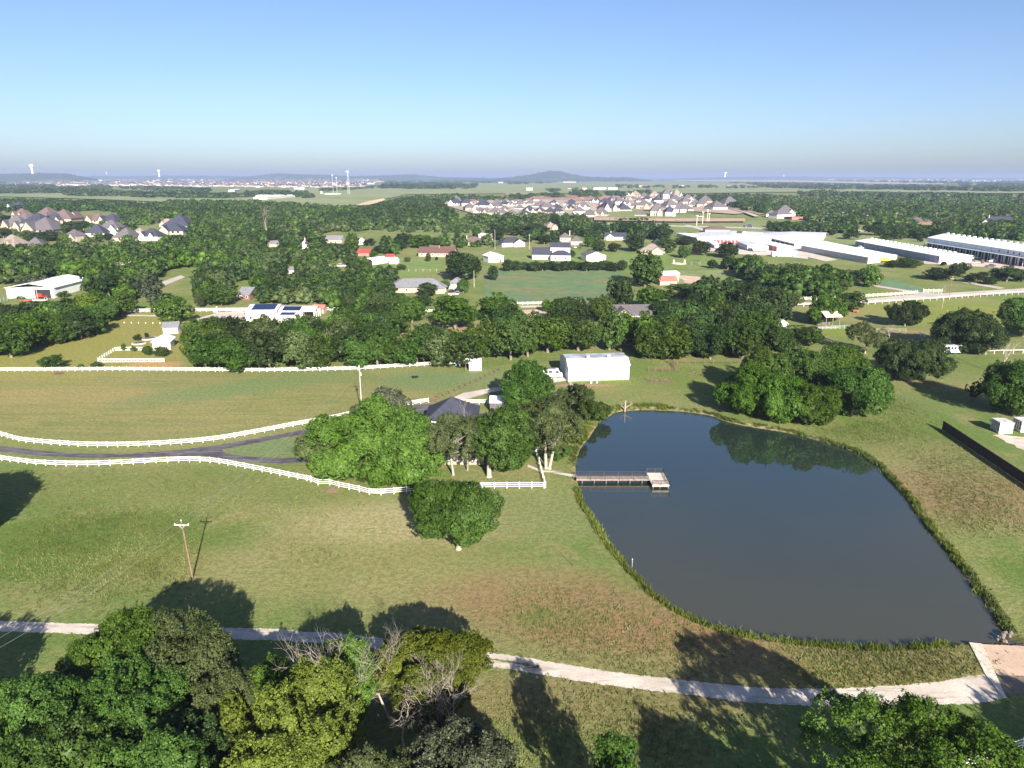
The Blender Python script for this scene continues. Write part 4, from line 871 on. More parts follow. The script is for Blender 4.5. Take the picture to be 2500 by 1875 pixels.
far_wood(A('A4', [(-400, 225), (300, 232), (900, 250), (2400, 268), (2400, 298), (1000, 282), (500, 278), (-10, 270), (-100, 245)]), 620, (22, 40), (10, 14), DK, 19)
far_wood(A('A4', [(-700, 180), (1400, 190), (2400, 215), (2400, 262), (1200, 230), (700, 220), (200, 205), (-700, 205)]), 520, (34, 70), (10, 15), DK, 20)
far_wood(A('A3', [(1150, 185), (2212, 190), (2212, 208), (1400, 208), (1150, 215)]), 200, (34, 70), (10, 16), DK, 21)
for nm, pl, c_, s_ in (('scrub', A('A2', [(850, 610), (1000, 570), (2212, 575), (2212, 640), (1200, 640)]), 260, 31), ('scrub', A('A3', [(600, 570), (900, 580), (1300, 650), (700, 640)]), 60, 32), ('scrub', A('A3', [(830, 545), (1260, 535), (1260, 545), (830, 552)]), 24, 33), ('scrub', A('A2', [(1620, 530), (2212, 545), (2212, 575), (1620, 560)]), 70, 34)):
    far_wood(pl, c_, (2.5, 6), (2, 5), ['mid', 'dark', 'olive'], s_)
print('individual trees', len(TREES), 'rest', len(REST))
# all the rest as one far wood
def build_rest():
    rg = np.random.default_rng(5); tmpl = {}
    for lod, (nl_, ns, nf, sz) in {0: (9, 110, 520, .12), 1: (7, 60, 150, .2), 2: (5, 30, 44, .32)}.items():
        for k in range(4):
            p, nrm, c, LR = crown_points(.5, .5, .05, 1.0, nl_, ns, nf, np.random.default_rng(900 + lod * 10 + k), lobe=.45, subr=.3)
            V = leaf_cards(p, nrm, sz, rg, .2); cv, cf = core_blobs(c, LR, rg, .86)
            F = np.arange(nf * 4).reshape(nf, 4)
            cf4 = np.hstack([cf, cf[:, 2:3]])
            tmpl[lod, k] = (V, F, cv, cf)
    groups = {}
    for p, w_, h_, tn in REST: groups.setdefault({'pine': 'dark', 'yellow': 'bright'}.get(tn, tn), []).append((p, w_, h_))
    me = bpy.data.meshes.new('far_woodland'); allV = []; loops = []; tot = []; mi = []; n = 0
    for gi, (tn, lst) in enumerate(sorted(groups.items())):
        me.materials.append(LEAF[tn])
        for p, w_, h_ in lst:
            s_ = ppm(p) * w_ * .41; lod = 0 if s_ > 14 else (1 if s_ > 6 else 2)
            V, F, cv, cf = tmpl[lod, int(rg.integers(4))]; a = rg.uniform(0, 6.28); ca, sa = math.cos(a), math.sin(a)
            M_ = np.array([[ca * w_, -sa * w_, 0], [sa * w_, ca * w_, 0], [0, 0, h_]])
            X = np.vstack([V, cv]) @ M_.T + np.array([p.x, p.y, p.z - .2])
            allV.append(X.astype(np.float32)); loops.append((F + n).ravel()); loops.append((cf + len(V) + n).ravel())
            tot.append(np.full(len(F), 4)); tot.append(np.full(len(cf), 3)); mi.append(np.full(len(F) + len(cf), gi)); n += len(X)
    V = np.vstack(allV); lo = np.concatenate(loops).astype(np.int32); to = np.concatenate(tot).astype(np.int32); mi = np.concatenate(mi).astype(np.int32)
    me.vertices.add(len(V)); me.vertices.foreach_set('co', V.ravel()); me.loops.add(len(lo)); me.loops.foreach_set('vertex_index', lo)
    me.polygons.add(len(to)); st = np.concatenate([[0], np.cumsum(to)[:-1]]).astype(np.int32)
    me.polygons.foreach_set('loop_start', st); me.polygons.foreach_set('loop_total', to); me.polygons.foreach_set('material_index', mi); me.update(calc_edges=True)
    print('far wood verts', len(V))
    tag(link('far_woodland', me), 'far-off woodland and hedgerows reaching to the horizon', 'woodland', None, 'stuff')
build_rest()
ORD = ['first', 'second', 'third', 'fourth', 'fifth', 'sixth', 'seventh', 'eighth', 'ninth', 'tenth', 'eleventh', 'twelfth', 'thirteenth', 'fourteenth', 'fifteenth', 'sixteenth', 'seventeenth', 'eighteenth', 'nineteenth', 'twentieth']
def ordn(i):
    if i < 20: return ORD[i]
    t_, u_ = divmod(i + 1, 10); tens = ['', '', 'twenty', 'thirty', 'forty', 'fifty', 'sixty', 'seventy', 'eighty', 'ninety'][t_]
    return tens[:-1] + 'ieth' if u_ == 0 else tens + '-' + ORD[u_ - 1]
def label_trees():
    gr = {}
    for r_ in TREES: gr.setdefault((r_[1], r_[2], r_[4]), []).append(r_)
    for (tn, zone, cat), lst in gr.items():
        lst.sort(key=lambda r_: r_[5])
        for i, r_ in enumerate(lst):
            lab = r_[6] or ('%s %s %s' % (TONE[tn], cat, zone) if len(lst) == 1 else '%s from left, %s %s %s' % (ordn(i), TONE[tn], cat, zone))
            tag(r_[0], lab, cat, r_[3])
label_trees()
# ------------------------------------------------------------------ fences
def resample(pts, step, z=None):
    pts = [Vector(p) for p in pts]; out = [pts[0]]; acc = 0
    for a, b in zip(pts, pts[1:]):
        L_ = (b - a).length; pos_ = step - acc
        while pos_ <= L_: out.append(a.lerp(b, pos_ / L_)); pos_ += step
        acc = (acc + L_) % step
    if (out[-1] - pts[-1]).length > step * .4: out.append(pts[-1])
    return out
def ground(p, off=0.0): return Vector((p[0], p[1], terr(p[1]) + off))
def rail_fence(name, pts, step, h, rails, label, m, post=(.13, .13), rail=(.05, .115), cat='fence', smoothn=0, cap=True, group=None, xpat=False):
    if smoothn: pts = catmull([(p[0], p[1]) for p in pts], smoothn, False)
    pts = [ground(p) for p in pts]; ps = resample(pts, step); root = empty(name, ps[0]); o0 = ps[0]
    pm = MB().box(-post[0] / 2, post[0] / 2, -post[1] / 2, post[1] / 2, -.3, h)
    if cap: pm.box(-post[0] * .65, post[0] * .65, -post[1] * .65, post[1] * .65, h + .002, h + .05)
    pme = pm.mesh('post'); pme.materials.append(m)
    extra = MB()
    for i, p in enumerate(ps):
        d = ps[min(i + 1, len(ps) - 1)] - ps[max(i - 1, 0)]; a = math.atan2(d.y, d.x)
        if i < 100: po = link('post', pme, root); po.location = p - o0; po.rotation_euler = (0, 0, a)
        else: q_ = p - o0; extra.box(q_.x - post[0] / 2, q_.x + post[0] / 2, q_.y - post[1] / 2, q_.y + post[1] / 2, q_.z - .3, q_.z + h)
    if extra.v: extra.build('posts', m, root)['kind'] = 'stuff'
    for r_ in rails:
        mb = MB()
        for a, b in zip(ps, ps[1:]): mb.bar(a - o0 + Vector((0, 0, r_)), b - o0 + Vector((0, 0, r_)), *rail)
        mb.build('rail', m, root)
    if xpat:
        mb = MB()
        for a, b in zip(ps, ps[1:]):
            mb.bar(a - o0 + Vector((0, 0, .15)), b - o0 + Vector((0, 0, h - .1)), .03, .07); mb.bar(a - o0 + Vector((0, 0, h - .1)), b - o0 + Vector((0, 0, .15)), .04, .07)
        mb.build('crossed_rails', m, root)
    tag(root, label, cat, group); return root
W3 = (.42, .82, 1.22)
fg_ = 'white three-rail fences'
rail_fence('rail_fence', L('B1', [(-160, 425), (0, 455), (120, 490), (215, 503), (310, 512), (540, 527), (730, 530), (930, 527), (1140, 517), (1430, 492), (1700, 447), (2020, 385), (2212, 352)]) + L('B2', [(480, 498), (700, 458), (935, 417), (1045, 400)]), 2.35, 1.35, W3, 'long curving white rail fence above the asphalt drive, running behind the huge oak', WHITE, smoothn=3, group=fg_)
rail_fence('rail_fence', L('B1', [(-200, 590), (0, 620), (190, 645), (320, 655), (595, 660), (885, 648), (1185, 632), (1325, 632), (1460, 640), (1740, 692), (2100, 765)]), 2.35, 1.35, W3, 'long curving white rail fence below the asphalt drive', WHITE, smoothn=3, group=fg_)
rail_fence('rail_fence', L('B2', [(178, 985), (240, 1012), (310, 1006), (390, 1030), (500, 1050), (640, 1086), (735, 1078), (920, 1062), (1280, 1040), (1465, 1033), (1910, 1030)]), 2.5, 1.35, W3, 'white rail fence in front of the house garden, passing under the huge oak', WHITE, group=fg_)
rail_fence('rail_fence', L('B2', [(1905, 1026), (1885, 950), (1858, 850), (1835, 770), (1822, 735)]), 2.5, 1.35, W3, 'white rail fence along the right side of the house garden, end-on', WHITE, group=fg_)
rail_fence('rail_fence', L('B2', [(1290, 412), (1310, 412), (1395, 412), (1485, 412)]), 2.4, 1.35, W3, 'short white rail fence between the dark roof and the covered shed', WHITE, group=fg_)
rail_fence('rail_fence', L('A5', [(-200, 982), (0, 980), (430, 978), (980, 975), (1500, 978), (2212, 985)]) + L('A6', [(170, 983), (590, 976), (900, 968), (1165, 950), (1500, 930), (1830, 913)]), 2.4, 1.4, W3, 'straight white rail fence between the pasture and the long tree belt', WHITE, group=fg_)
rail_fence('rail_fence', L('A5', [(1040, 470), (1330, 467), (1650, 464), (1860, 462), (2120, 460)]) + L('A6', [(470, 452), (760, 458)]), 3, 1.6, (.4, .8, 1.2, 1.55), 'far white rail fence along the lane behind the paddock and solar roofs', WHITE, group=fg_)
rail_fence('garden_fence', L('A5', [(1230, 797), (1000, 797), (835, 900), (1420, 897)]), 2.0, 1.25, (.12, 1.15), 'white crossed-rail fence round the small garden beside the paddock', WHITE, xpat=True)
rail_fence('rail_fence', L('A6', [(1450, 468), (1580, 466)]), 2.5, 1.5, W3, 'short white fence piece by the lane right of the bright garden trees', WHITE, group=fg_)
rail_fence('rail_fence', L('A7', [(45, 405), (240, 400), (430, 390)]), 2.6, 1.5, W3, 'white rail fence between the teal paddock and the middle lane', WHITE, group=fg_)
rail_fence('rail_fence', L('A8', [(280, 365), (420, 362), (850, 340), (1100, 325), (1290, 308)]), 2.8, 1.9, (.5, 1.0, 1.5), 'white rail fence on the far side of the lane, left of its branch', WHITE, group=fg_)
rail_fence('rail_fence', L('A8', [(1340, 300), (1502, 302)]), 2.6, 2.2, (.5, 1.1, 1.7), 'short high white fence piece in the fork of the lane', WHITE, group=fg_)
rail_fence('rail_fence', L('A8', [(235, 422), (500, 418), (800, 408), (1100, 388), (1500, 362), (1800, 338), (2212, 312), (2400, 300)]), 4.2, 1.7, (1.1, 1.6), 'long thin white fence on the near side of the lane at the right', WHITE, rail=(.05, .09), group=fg_)
rail_fence('rail_fence', L('A8', [(1880, 835), (1970, 829), (2212, 825), (2400, 822)]), 3.6, 1.4, (1.36,), 'single-rail white fence at the right edge behind the large oak', WHITE, rail=(.1, .12), cap=False, group=fg_)
rail_fence('rail_fence', [G('B8', 1560, 1690), G('B8', 1700, 1625), G('B8', 2020, 1512), G('B8', 2150, 1465)], 2.4, 1.35, W3, 'white rail fence in the bottom right corner in tree shade', WHITE, group=fg_)
PIPE = mat('grey_pipe', (.32, .33, .32), .6); RUST = mat('rusty_pipe', (.16, .09, .07), .8)
rail_fence('pipe_fence', L('A8', [(430, 622), (600, 615), (785, 606)]), 2, 1.6, (.4, .8, 1.2, 1.55), 'pale pipe fence in front of the open roofed shelter', mat('pale_pipe', (.42, .5, .48), .6), post=(.08, .08), rail=(.05, .05), cap=False)
rail_fence('pipe_fence', L('A8', [(760, 645), (960, 640), (1190, 640)]), 3, 1.5, (.5, 1.0, 1.45), 'grey pipe fence across the dirt yard toward the horse', PIPE, post=(.09, .09), rail=(.05, .05), cap=False)
rail_fence('pipe_fence', L('A7', [(1350, 915), (1600, 918), (2030, 915)]), 3, 1.5, (1.0, 1.45), 'thin dark pipe fence along the foot of the belt right of the barn', RUST, post=(.1, .1), rail=(.05, .06), cap=False)
rail_fence('corral_panels', L('A7', [(1180, 980), (1300, 982), (1430, 980), (1395, 930), (1350, 900)]), 2.2, 1.6, (.3, .7, 1.1, 1.55), 'rusty pipe corral panels on the grass right of the white barn', RUST, post=(.12, .12), rail=(.06, .07), cap=False, cat='corral')
rail_fence('post_fence', L('B2', [(1060, 395), (1200, 338), (1400, 250), (1580, 165)]), 2.9, 1.5, (.75, 1.35), 'dark wire fence with forked steel posts climbing toward the white shed', RUST, post=(.14, .14), rail=(.02, .03), cap=False)
rail_fence('post_fence', L('A7', [(480, 1060), (500, 1095), (530, 1135)]), 1.6, 1.3, (.6, 1.2), 'short grey fence running toward the pond from the barn corner', PIPE, post=(.14, .14), rail=(.03, .05), cap=False)
rail_fence('post_fence', L('A6', [(1320, 1002 - 900), (1400, 108), (1570, 108)])[0:0] + L('A2', [(1320, 1004), (1560, 1002)]), 4.5, 1.8, (1.2,), 'pale post fence across the lawn below the brick-roofed house', mat('old_wood', (.42, .36, .28), .9), post=(.16, .16), rail=(.03, .04), cap=False)
rail_fence('paddock_markers', L('A5', [(1075, 562), (1430, 568)]), 3.2, .5, (), 'row of small white posts across the mown paddock', WHITE, post=(.25, .25), cap=True, cat='posts')
rail_fence('post_fence', L('A5', [(-20, 395), (60, 372), (160, 340)]), 2.5, 2.6, (.5, 1.3, 2.2), 'grey paling fence at the left edge by the farm machinery', PIPE, post=(.12, .12), rail=(.04, .1), cap=False)
# gates
mb = MB(); a = G('B2', 1045, 398); b = G('B2', 1110, 400)
r_ = empty('field_gate', a); 
for z_ in (.3, .65, 1.0, 1.35): mb.bar((0, 0, z_), (b - a) + Vector((0, 0, z_)), .05, .07)
mb.bar((0, 0, .3), (b - a) + Vector((0, 0, 1.35)), .04, .06); mb.build('gate_frame', RUST, r_)
MB().box(-.09, .09, -.09, .09, -.2, 1.6).build('post', RUST, r_); tag(r_, 'dark metal gate where the two fences meet left of the dark roof', 'gate')
# board wall at the right
a = G('B4', 1326, 826); b = G('S', 2520, 1197); b = a + (b - a) * 1.3; d = (b - a); n_ = int(d.length / 2.4); r_ = empty('board_fence', a, math.atan2(d.y, d.x)); Ln = d.length
DKW = mat('dark_boards', (.050, .034, .028), .8, .25, 2, stripes=('X', .3))
mb = MB(); mb.box(0, Ln, -.03, .03, .05, 2.3); mb.build('board_panel', DKW, r_)
mb = MB().box(0, Ln, -.05, .07, 2.302, 2.36); mb.build('cap_rail', DKW, r_)
pme = MB().box(-.06, .06, .034, .15, -.2, 2.28).mesh('post'); pme.materials.append(DKW)
for i in range(n_ + 1): po = link('post', pme, r_); po.location = (min(Ln, i * 2.4), 0, 0)
tag(r_, 'long dark brown board fence running down to the right edge', 'fence')

# ------------------------------------------------------------------ buildings
GLASS = mat('window_glass', (.03, .035, .045), .15, .1, 1, 0, .6); DARK = mat('dark_opening', (.02, .02, .022), .8)
ROOFC = {'navy': (.04, .043, .065), 'taupe': (.108, .096, .104), 'brown': (.125, .09, .085), 'brick': (.12, .062, .055), 'grey': (.17, .17, .185), 'tan': (.22, .185, .155), 'black': (.035, .035, .045), 'red': (.30, .05, .045), 'orange': (.30, .14, .10)}
ROOF = {k: mat('roof_' + k, v, .85, .14, .8, stripes=('Z', .35)) for k, v in ROOFC.items()}
ROOF['white'] = WHITEM; ROOF['steel'] = mat('roof_steel', (.52, .53, .55), .5, .2, .4, 0, .4, ('X', .8))
WALLC = {'white': (.62, .60, .57), 'cream': (.35, .30, .25), 'brick': (.24, .14, .11), 'tan': (.33, .27, .22), 'grey': (.42, .42, .43), 'pink': (.40, .28, .235), 'blue': (.40, .46, .52), 'wood': (.5, .36, .2), 'brown': (.16, .09, .07), 'red': (.5, .05, .04), 'teal': (.42, .52, .48)}
WALL = {k: mat('wall_' + k, v, .8, .06, .6) for k, v in WALLC.items()}
def roof_mb(kind, w_, d_, h_, rh, ov, y0=0, x0=0):
    """roof over the rectangle x0-w/2..x0+w/2, y0..y0+d, eave height h"""
    mb = MB(); a, b, c, d = x0 - w_ / 2 - ov, x0 + w_ / 2 + ov, y0 - ov, y0 + d_ + ov; z = h_ + .02; th = .18
    if kind == 'hip':
        k_ = min(w_, d_) / 2 + ov
        if w_ >= d_: r1, r2 = (a + k_, (c + d) / 2, z + rh), (b - k_, (c + d) / 2, z + rh)
        else: r1, r2 = ((a + b) / 2, c + k_, z + rh), ((a + b) / 2, d - k_, z + rh)
        e = [(a, c, z), (b, c, z), (b, d, z), (a, d, z)]; u = [(x, y, z_ - th) for x, y, z_ in e]
        if w_ >= d_: mb.v = e + u + [r1, r2]; mb.f = [(0, 1, 9, 8), (1, 2, 9), (2, 3, 8, 9), (3, 0, 8)]
        else: mb.v = e + u + [r1, r2]; mb.f = [(0, 1, 8), (1, 2, 9, 8), (2, 3, 9), (3, 0, 8, 9)]
        mb.f += [(0, 4, 5, 1), (1, 5, 6, 2), (2, 6, 7, 3), (3, 7, 4, 0), (7, 6, 5, 4)]
    elif kind == 'gable':   # ridge along x
        m_ = (c + d) / 2; mb.prism([(c, z - th), (c, z), (m_, z + rh), (d, z), (d, z - th), (m_, z + rh - th)], a, b, 'x')
    elif kind == 'gabley':
        m_ = (a + b) / 2; mb.prism([(a, z - th), (a, z), (m_, z + rh), (b, z), (b, z - th), (m_, z + rh - th)], c, d, 'y')
    elif kind == 'flat': mb.box(a, b, c, d, z, z + .25)
    elif kind == 'shed': mb.prism([(c, z), (d, z + rh), (d, z + rh + .15), (c, z + .15)], a, b, 'x')
    return mb
def wall_mb(kind, w_, d_, h_, rh, y0=0, x0=0, ov=.4):
    mb = MB(); a, b, c, d = x0 - w_ / 2, x0 + w_ / 2, y0, y0 + d_; dz = .17
    if kind == 'gable': g = rh * (d_ / 2) / (d_ / 2 + ov); mb.prism([(c, -.3), (d, -.3), (d, h_ - dz), ((c + d) / 2, h_ + rh - dz - .02), (c, h_ - dz)], a, b, 'x')
    elif kind == 'gabley': mb.prism([(a, -.3), (b, -.3), (b, h_ - dz), ((a + b) / 2, h_ + rh - dz - .02), (a, h_ - dz)], c, d, 'y')
    else: mb.box(a, b, c, d, -.3, h_ - (.17 if kind == 'hip' else 0))
    return mb
HOUSES = []
def house(name, p, rz, w_, d_, h_, rh, kind='hip', roof='taupe', wall='white', label=None, cat='house', wins=0, door=None, garage=0, chimney=None, wings=(), ov=.5, group=None, winh=1.2, gablewin=0, sides=0):
    """front-centre at p, width along local x, depth along +y; wings: (x0,y0,w,d,h,rh,kind)"""
    root = empty(name, p, rz)
    wm = wall_mb(kind, w_, d_, h_, rh); rm = roof_mb(kind, w_, d_, h_, rh, ov)
    link('wall', wm.mesh('wall'), root, WALL[wall] if isinstance(wall, str) else wall)
    ro = link('roof', rm.mesh('roof'), root, ROOF[roof] if isinstance(roof, str) else roof)
    for wg in wings:
        x0, y0, ww, dd, hh, rr2, kk = wg[:7]; wc = wg[7] if len(wg) > 7 else wall; rc = wg[8] if len(wg) > 8 else roof
        link('wing', wall_mb(kk, ww, dd, hh, rr2, y0, x0).mesh('wing'), root, WALL[wc]); link('roof', roof_mb(kk, ww, dd, hh, rr2, ov * .8, y0, x0).mesh('roof'), root, ROOF[rc])
    free_w = w_ - garage
    for i in range(wins):
        x = -w_ / 2 + garage + free_w * (i + .5) / wins
        wf = MB().box(x - .62, x + .62, -.07, .05, 1.0, 1.0 + winh + .12).build('window', WHITE, root)
        MB().box(x - .5, x + .5, -.10, -.01, 1.1, 1.0 + winh).build('pane', GLASS, wf)
        if h_ > 5: wf = MB().box(x - .62, x + .62, -.07, .05, 3.9, 5.2).build('window', WHITE, root); MB().box(x - .5, x + .5, -.10, -.01, 4.0, 5.1).build('pane', GLASS, wf)
    for i in range(sides):
        y = d_ * (i + .5) / sides; MB().box(-w_ / 2 - .08, -w_ / 2 + .05, y - .5, y + .5, 1.1, 2.3).build('window', GLASS, root)
    if garage: MB().box(-w_ / 2 + .6, -w_ / 2 + garage - .5, -.08, .05, 0, 2.4).build('garage_door', DARK if cat != 'garage' else WHITE, root)
    if door is not None: MB().box(door - .5, door + .5, -.08, .05, 0, 2.1).build('door', DARK, root)
    if chimney: x, y, hh = chimney; MB().box(x - .45, x + .45, y - .4, y + .4, h_ - .5, hh).build('chimney', WALL['brick'] if roof == 'brick' else WALL['cream'], root)
    if gablewin: MB().box(-.4, .4, -.07, .05, h_ + rh * .25, h_ + rh * .25 + .7).build('window', GLASS, root)
    tag(root, label, cat, group); return root
def front(tg, x0, y0, x1, y1):
    a = G(tg, x0, y0); b = G(tg, x1, y1); m_ = (a + b) / 2; d = b - a
    return m_, math.atan2(d.y, d.x), math.hypot(d.x, d.y)

# the white metal barn: low wall, steep white lower roof, ribbed grey upper roof
a = G('A7', 487, 1066); b = G('A7', 1021, 1063); W_ = (b - a).length; rz = math.atan2((b - a).y, (b - a).x) + R(5)
r_ = empty('metal_barn', a, rz)
CORR = mat('corrugated_roof', (.42, .43, .47), .5, .35, .25, .2, .4, ('X', .75)); WB = mat('barn_white', (.66, .67, .68), .45, .03, .5, 0, .4, ('X', .6), .08)
MB().prism([(0, -.2), (15.5, -.2), (15.5, 4.4), (9, 6.15), (3.2, 6.15), (0, 4.5)], 0, W_, 'x').build('wall', WB, r_)
MB().prism([(-.15, 4.50), (-.15, 4.62), (3.0, 6.40), (3.25, 6.36), (3.2, 6.25)], -.25, W_ + .25, 'x').build('lower_roof', WB, r_)
MB().prism([(3.27, 6.26), (3.27, 6.37), (9, 6.40), (15.9, 4.72), (15.9, 4.6), (9, 6.25)], -.25, W_ + .25, 'x').build('upper_roof', CORR, r_)
for fx in (.345, .69):
    rv = MB().box(W_ * fx - .38, W_ * fx + .38, 2.6, 3.2, 6.1, 7.1).build('roof_vent', WHITE, r_); MB().prism([(W_ * fx - .45, 7.102), (W_ * fx + .45, 7.102), (W_ * fx, 7.45)], 2.5, 3.3, 'y').build('cap', WHITE, rv)
for xx in (8.5, 9.7): wf = MB().box(xx - .42, xx + .42, -.06, .03, 1.55, 1.95).build('window', mat('frame_grey', (.3, .3, .3)), r_); MB().box(xx - .36, xx + .36, -.09, -.01, 1.6, 1.9).build('pane', GLASS, wf)
lb = MB().tube([(.9, -.02, 3.9), (.9, -.35, 4.0)], .12, 8).build('lamp', mat('lamp_grey', (.4, .4, .4)), r_)
MB().box(-.06, .02, 4.5, 8.5, 0, 3.6).build('door', mat('door_blue_grey', (.45, .5, .55), .5, stripes=('Y', .5)), r_)
MB().box(0, W_, -.04, -.003, -.1, .22).build('footing', mat('footing', (.42, .33, .27)), r_)
tag(r_, 'big white metal barn with grey ribbed upper roof and two vents, left of the corral', 'barn')
for k_, (xx, yy) in enumerate(((683, 1082), (733, 1080))):
    s_ = empty('propane_tank', G('A7', xx, yy)); MB().tube([(0, 0, .05), (0, 0, .7), (0, 0, .85)], [.28, .28, .12], 10).build('tank', WHITE, s_); MB().tube([(0, 0, .86), (0, 0, 1.0)], .07, 6).build('valve', PIPE, s_)
    tag(s_, 'small white tank on the grass in front of the barn, %s of two' % ('left' if k_ == 0 else 'right'), 'tank', 'small white tanks')
# loafing shed
a, rz, W_ = front('A6', 1838, 974, 1948, 972)
r_ = empty('field_shelter', a, rz)
MB().box(-W_ / 2 + .15, W_ / 2, 0, .12, -.1, 2.5).build('wall', WHITEM, r_); MB().box(W_ / 2 - .1, W_ / 2, .122, 3.4, -.1, 2.9).build('side_wall', WHITEM, r_)
MB().prism([(-.4, 2.52), (3.9, 3.15), (3.9, 3.25), (-.4, 2.62)], -W_ / 2 - 1.2, W_ / 2 + .15, 'x').build('roof', WHITEM, r_)
for y_ in (.2, 3.4): MB().box(-W_ / 2 - 1.0, -W_ / 2 - .85, y_ - .08, y_ + .08, 0, 2.5).build('post', BARK, r_)
tag(r_, 'small white open-sided field shed at the end of the pasture fence', 'shed')
s_ = empty('water_trough', G('A6', 1748, 928)); MB().box(-.9, .9, -.4, .4, .05, .6).build('tub', mat('blue_plastic', (.06, .3, .55), .4), s_); MB().box(-.75, .75, -.28, .28, .602, .61).build('water_surface', GLASS, s_); tag(s_, 'blue water trough beside the white field shed', 'trough')
s_ = empty('feed_tub', G('A6', 1362, 1036)); MB().tube([(0, 0, 0), (0, 0, .55)], [.55, .62], 10).build('tub', mat('black_rubber', (.015, .015, .018), .7), s_); MB().tube([(.9, .3, 0), (.9, .3, .5)], [.45, .5], 10).build('small_tub', mat('black_rubber', (.015, .015, .018)), s_); tag(s_, 'small black tub lying in the pasture above the pale blossoming tree', 'tub')

# the house with the dark hipped roofs
c_ = P(*q('C7', 905, 520)); c_ = G('B2', 1180, 700)
HW = WALL['cream']
root = empty('dark_roof_house', G('B2', 1235, 800)); hx = root.location.copy()
NV = ROOF['navy']; CH = ROOF['black']
def loc(px, py, z): p = P(px, py, z); return p - hx
apex = loc(*q('C7', 915, 165), 8.2)
ax, ay = apex.x, apex.y
hw = 6.6; link('wall', MB().box(ax - hw + .5, ax + hw - .5, ay - hw + .5, ay + hw - .5, -.3, 3.6).mesh('wall'), root, HW)
def pyramid(cx, cy, rx, ry, z0, z1, rl=0, axis='x'):
    mb = MB(); e = [(cx - rx, cy - ry, z0), (cx + rx, cy - ry, z0), (cx + rx, cy + ry, z0), (cx - rx, cy + ry, z0)]
    r1, r2 = ((cx - rl, cy, z1), (cx + rl, cy, z1)) if axis == 'x' else ((cx, cy - rl, z1), (cx, cy + rl, z1))
    mb.v = e + [r1, r2] + [(x, y, z - .2) for x, y, z in e]
    mb.f = ([(0, 1, 5, 4), (1, 2, 5), (2, 3, 4, 5), (3, 0, 4)] if axis == 'x' else [(0, 1, 4), (1, 2, 5, 4), (2, 3, 5), (3, 0, 4, 5)]) + [(0, 6, 7, 1), (1, 7, 8, 2), (2, 8, 9, 3), (3, 9, 6, 0), (9, 8, 7, 6)]
    return mb
pyramid(ax, ay, hw, hw, 3.7, 8.2, .15).build('roof', NV, root)
pyramid(ax + 6.2, ay - 7.5, 8.2, 6.0, 3.45, 6.4, 3.5).build('roof', CH, root)
MB().box(ax - 1.5, ax + 13.9, ay - 13, ay - 2, -.3, 3.2).build('wing', HW, root)
pyramid(ax + 3.5, ay - 16.5, 5.6, 7.5, 3.2, 5.9, 2.5, 'y').build('roof', CH, root)
MB().box(ax - 1.6, ax + 8.6, ay - 23.4, ay - 10, -.3, 2.98).build('wing', HW, root)
pyramid(ax - 3.2, ay - 8.5, 2.6, 3.6, 3.75, 5.6, .6).build('roof', CH, root)
MB().box(ax - 5.4, ax - 1.52, ay - 11.5, ay - 6.2, -.3, 3.52).build('wing', HW, root)
sk_ = MB(); sk_.bar((ax - 4.4, ay - 9.6, 5.12), (ax - 2.6, ay - 9.9, 4.9), .35, .25); sk_.build('skylight', WHITE, root)
for xx in (1.0, 3.4, 6.4): 
    wf = MB().box(ax + xx - .6, ax + xx + .6, ay - 23.46, ay - 23.3, .9, 2.3).build('window', WHITE, root); MB().box(ax + xx - .5, ax + xx + .5, ay - 23.5, ay - 23.4, 1, 2.2).build('pane', GLASS, wf)
MB().box(ax + 4.5, ax + 5.4, ay - 23.5, ay - 23.35, 0, 2.1).build('door', DARK, root)
tag(root, 'cream house with dark blue-grey hipped roofs half hidden behind the garden trees', 'house')
# covered shed beside it
a, rz, W_ = front('B2', 1495, 470, 1612, 470)
r_ = empty('storage_shed', a, rz)
MB().box(-W_ / 2, W_ / 2, 0, 4.2, -.1, 2.55).build('wall', mat('dark_ribbed_wall', (.10, .085, .10), .6, .2, 1, stripes=('X', .35)), r_)
MB().prism([(-.25, 2.57), (4.6, 3.1), (4.6, 3.2), (-.25, 2.67)], -W_ / 2 - .15, W_ / 2 + .15, 'x').build('roof', WHITEM, r_)
tag(r_, 'shed with white roof and dark ribbed wall beside the short fence behind the house', 'shed')
MC_white = WHITE
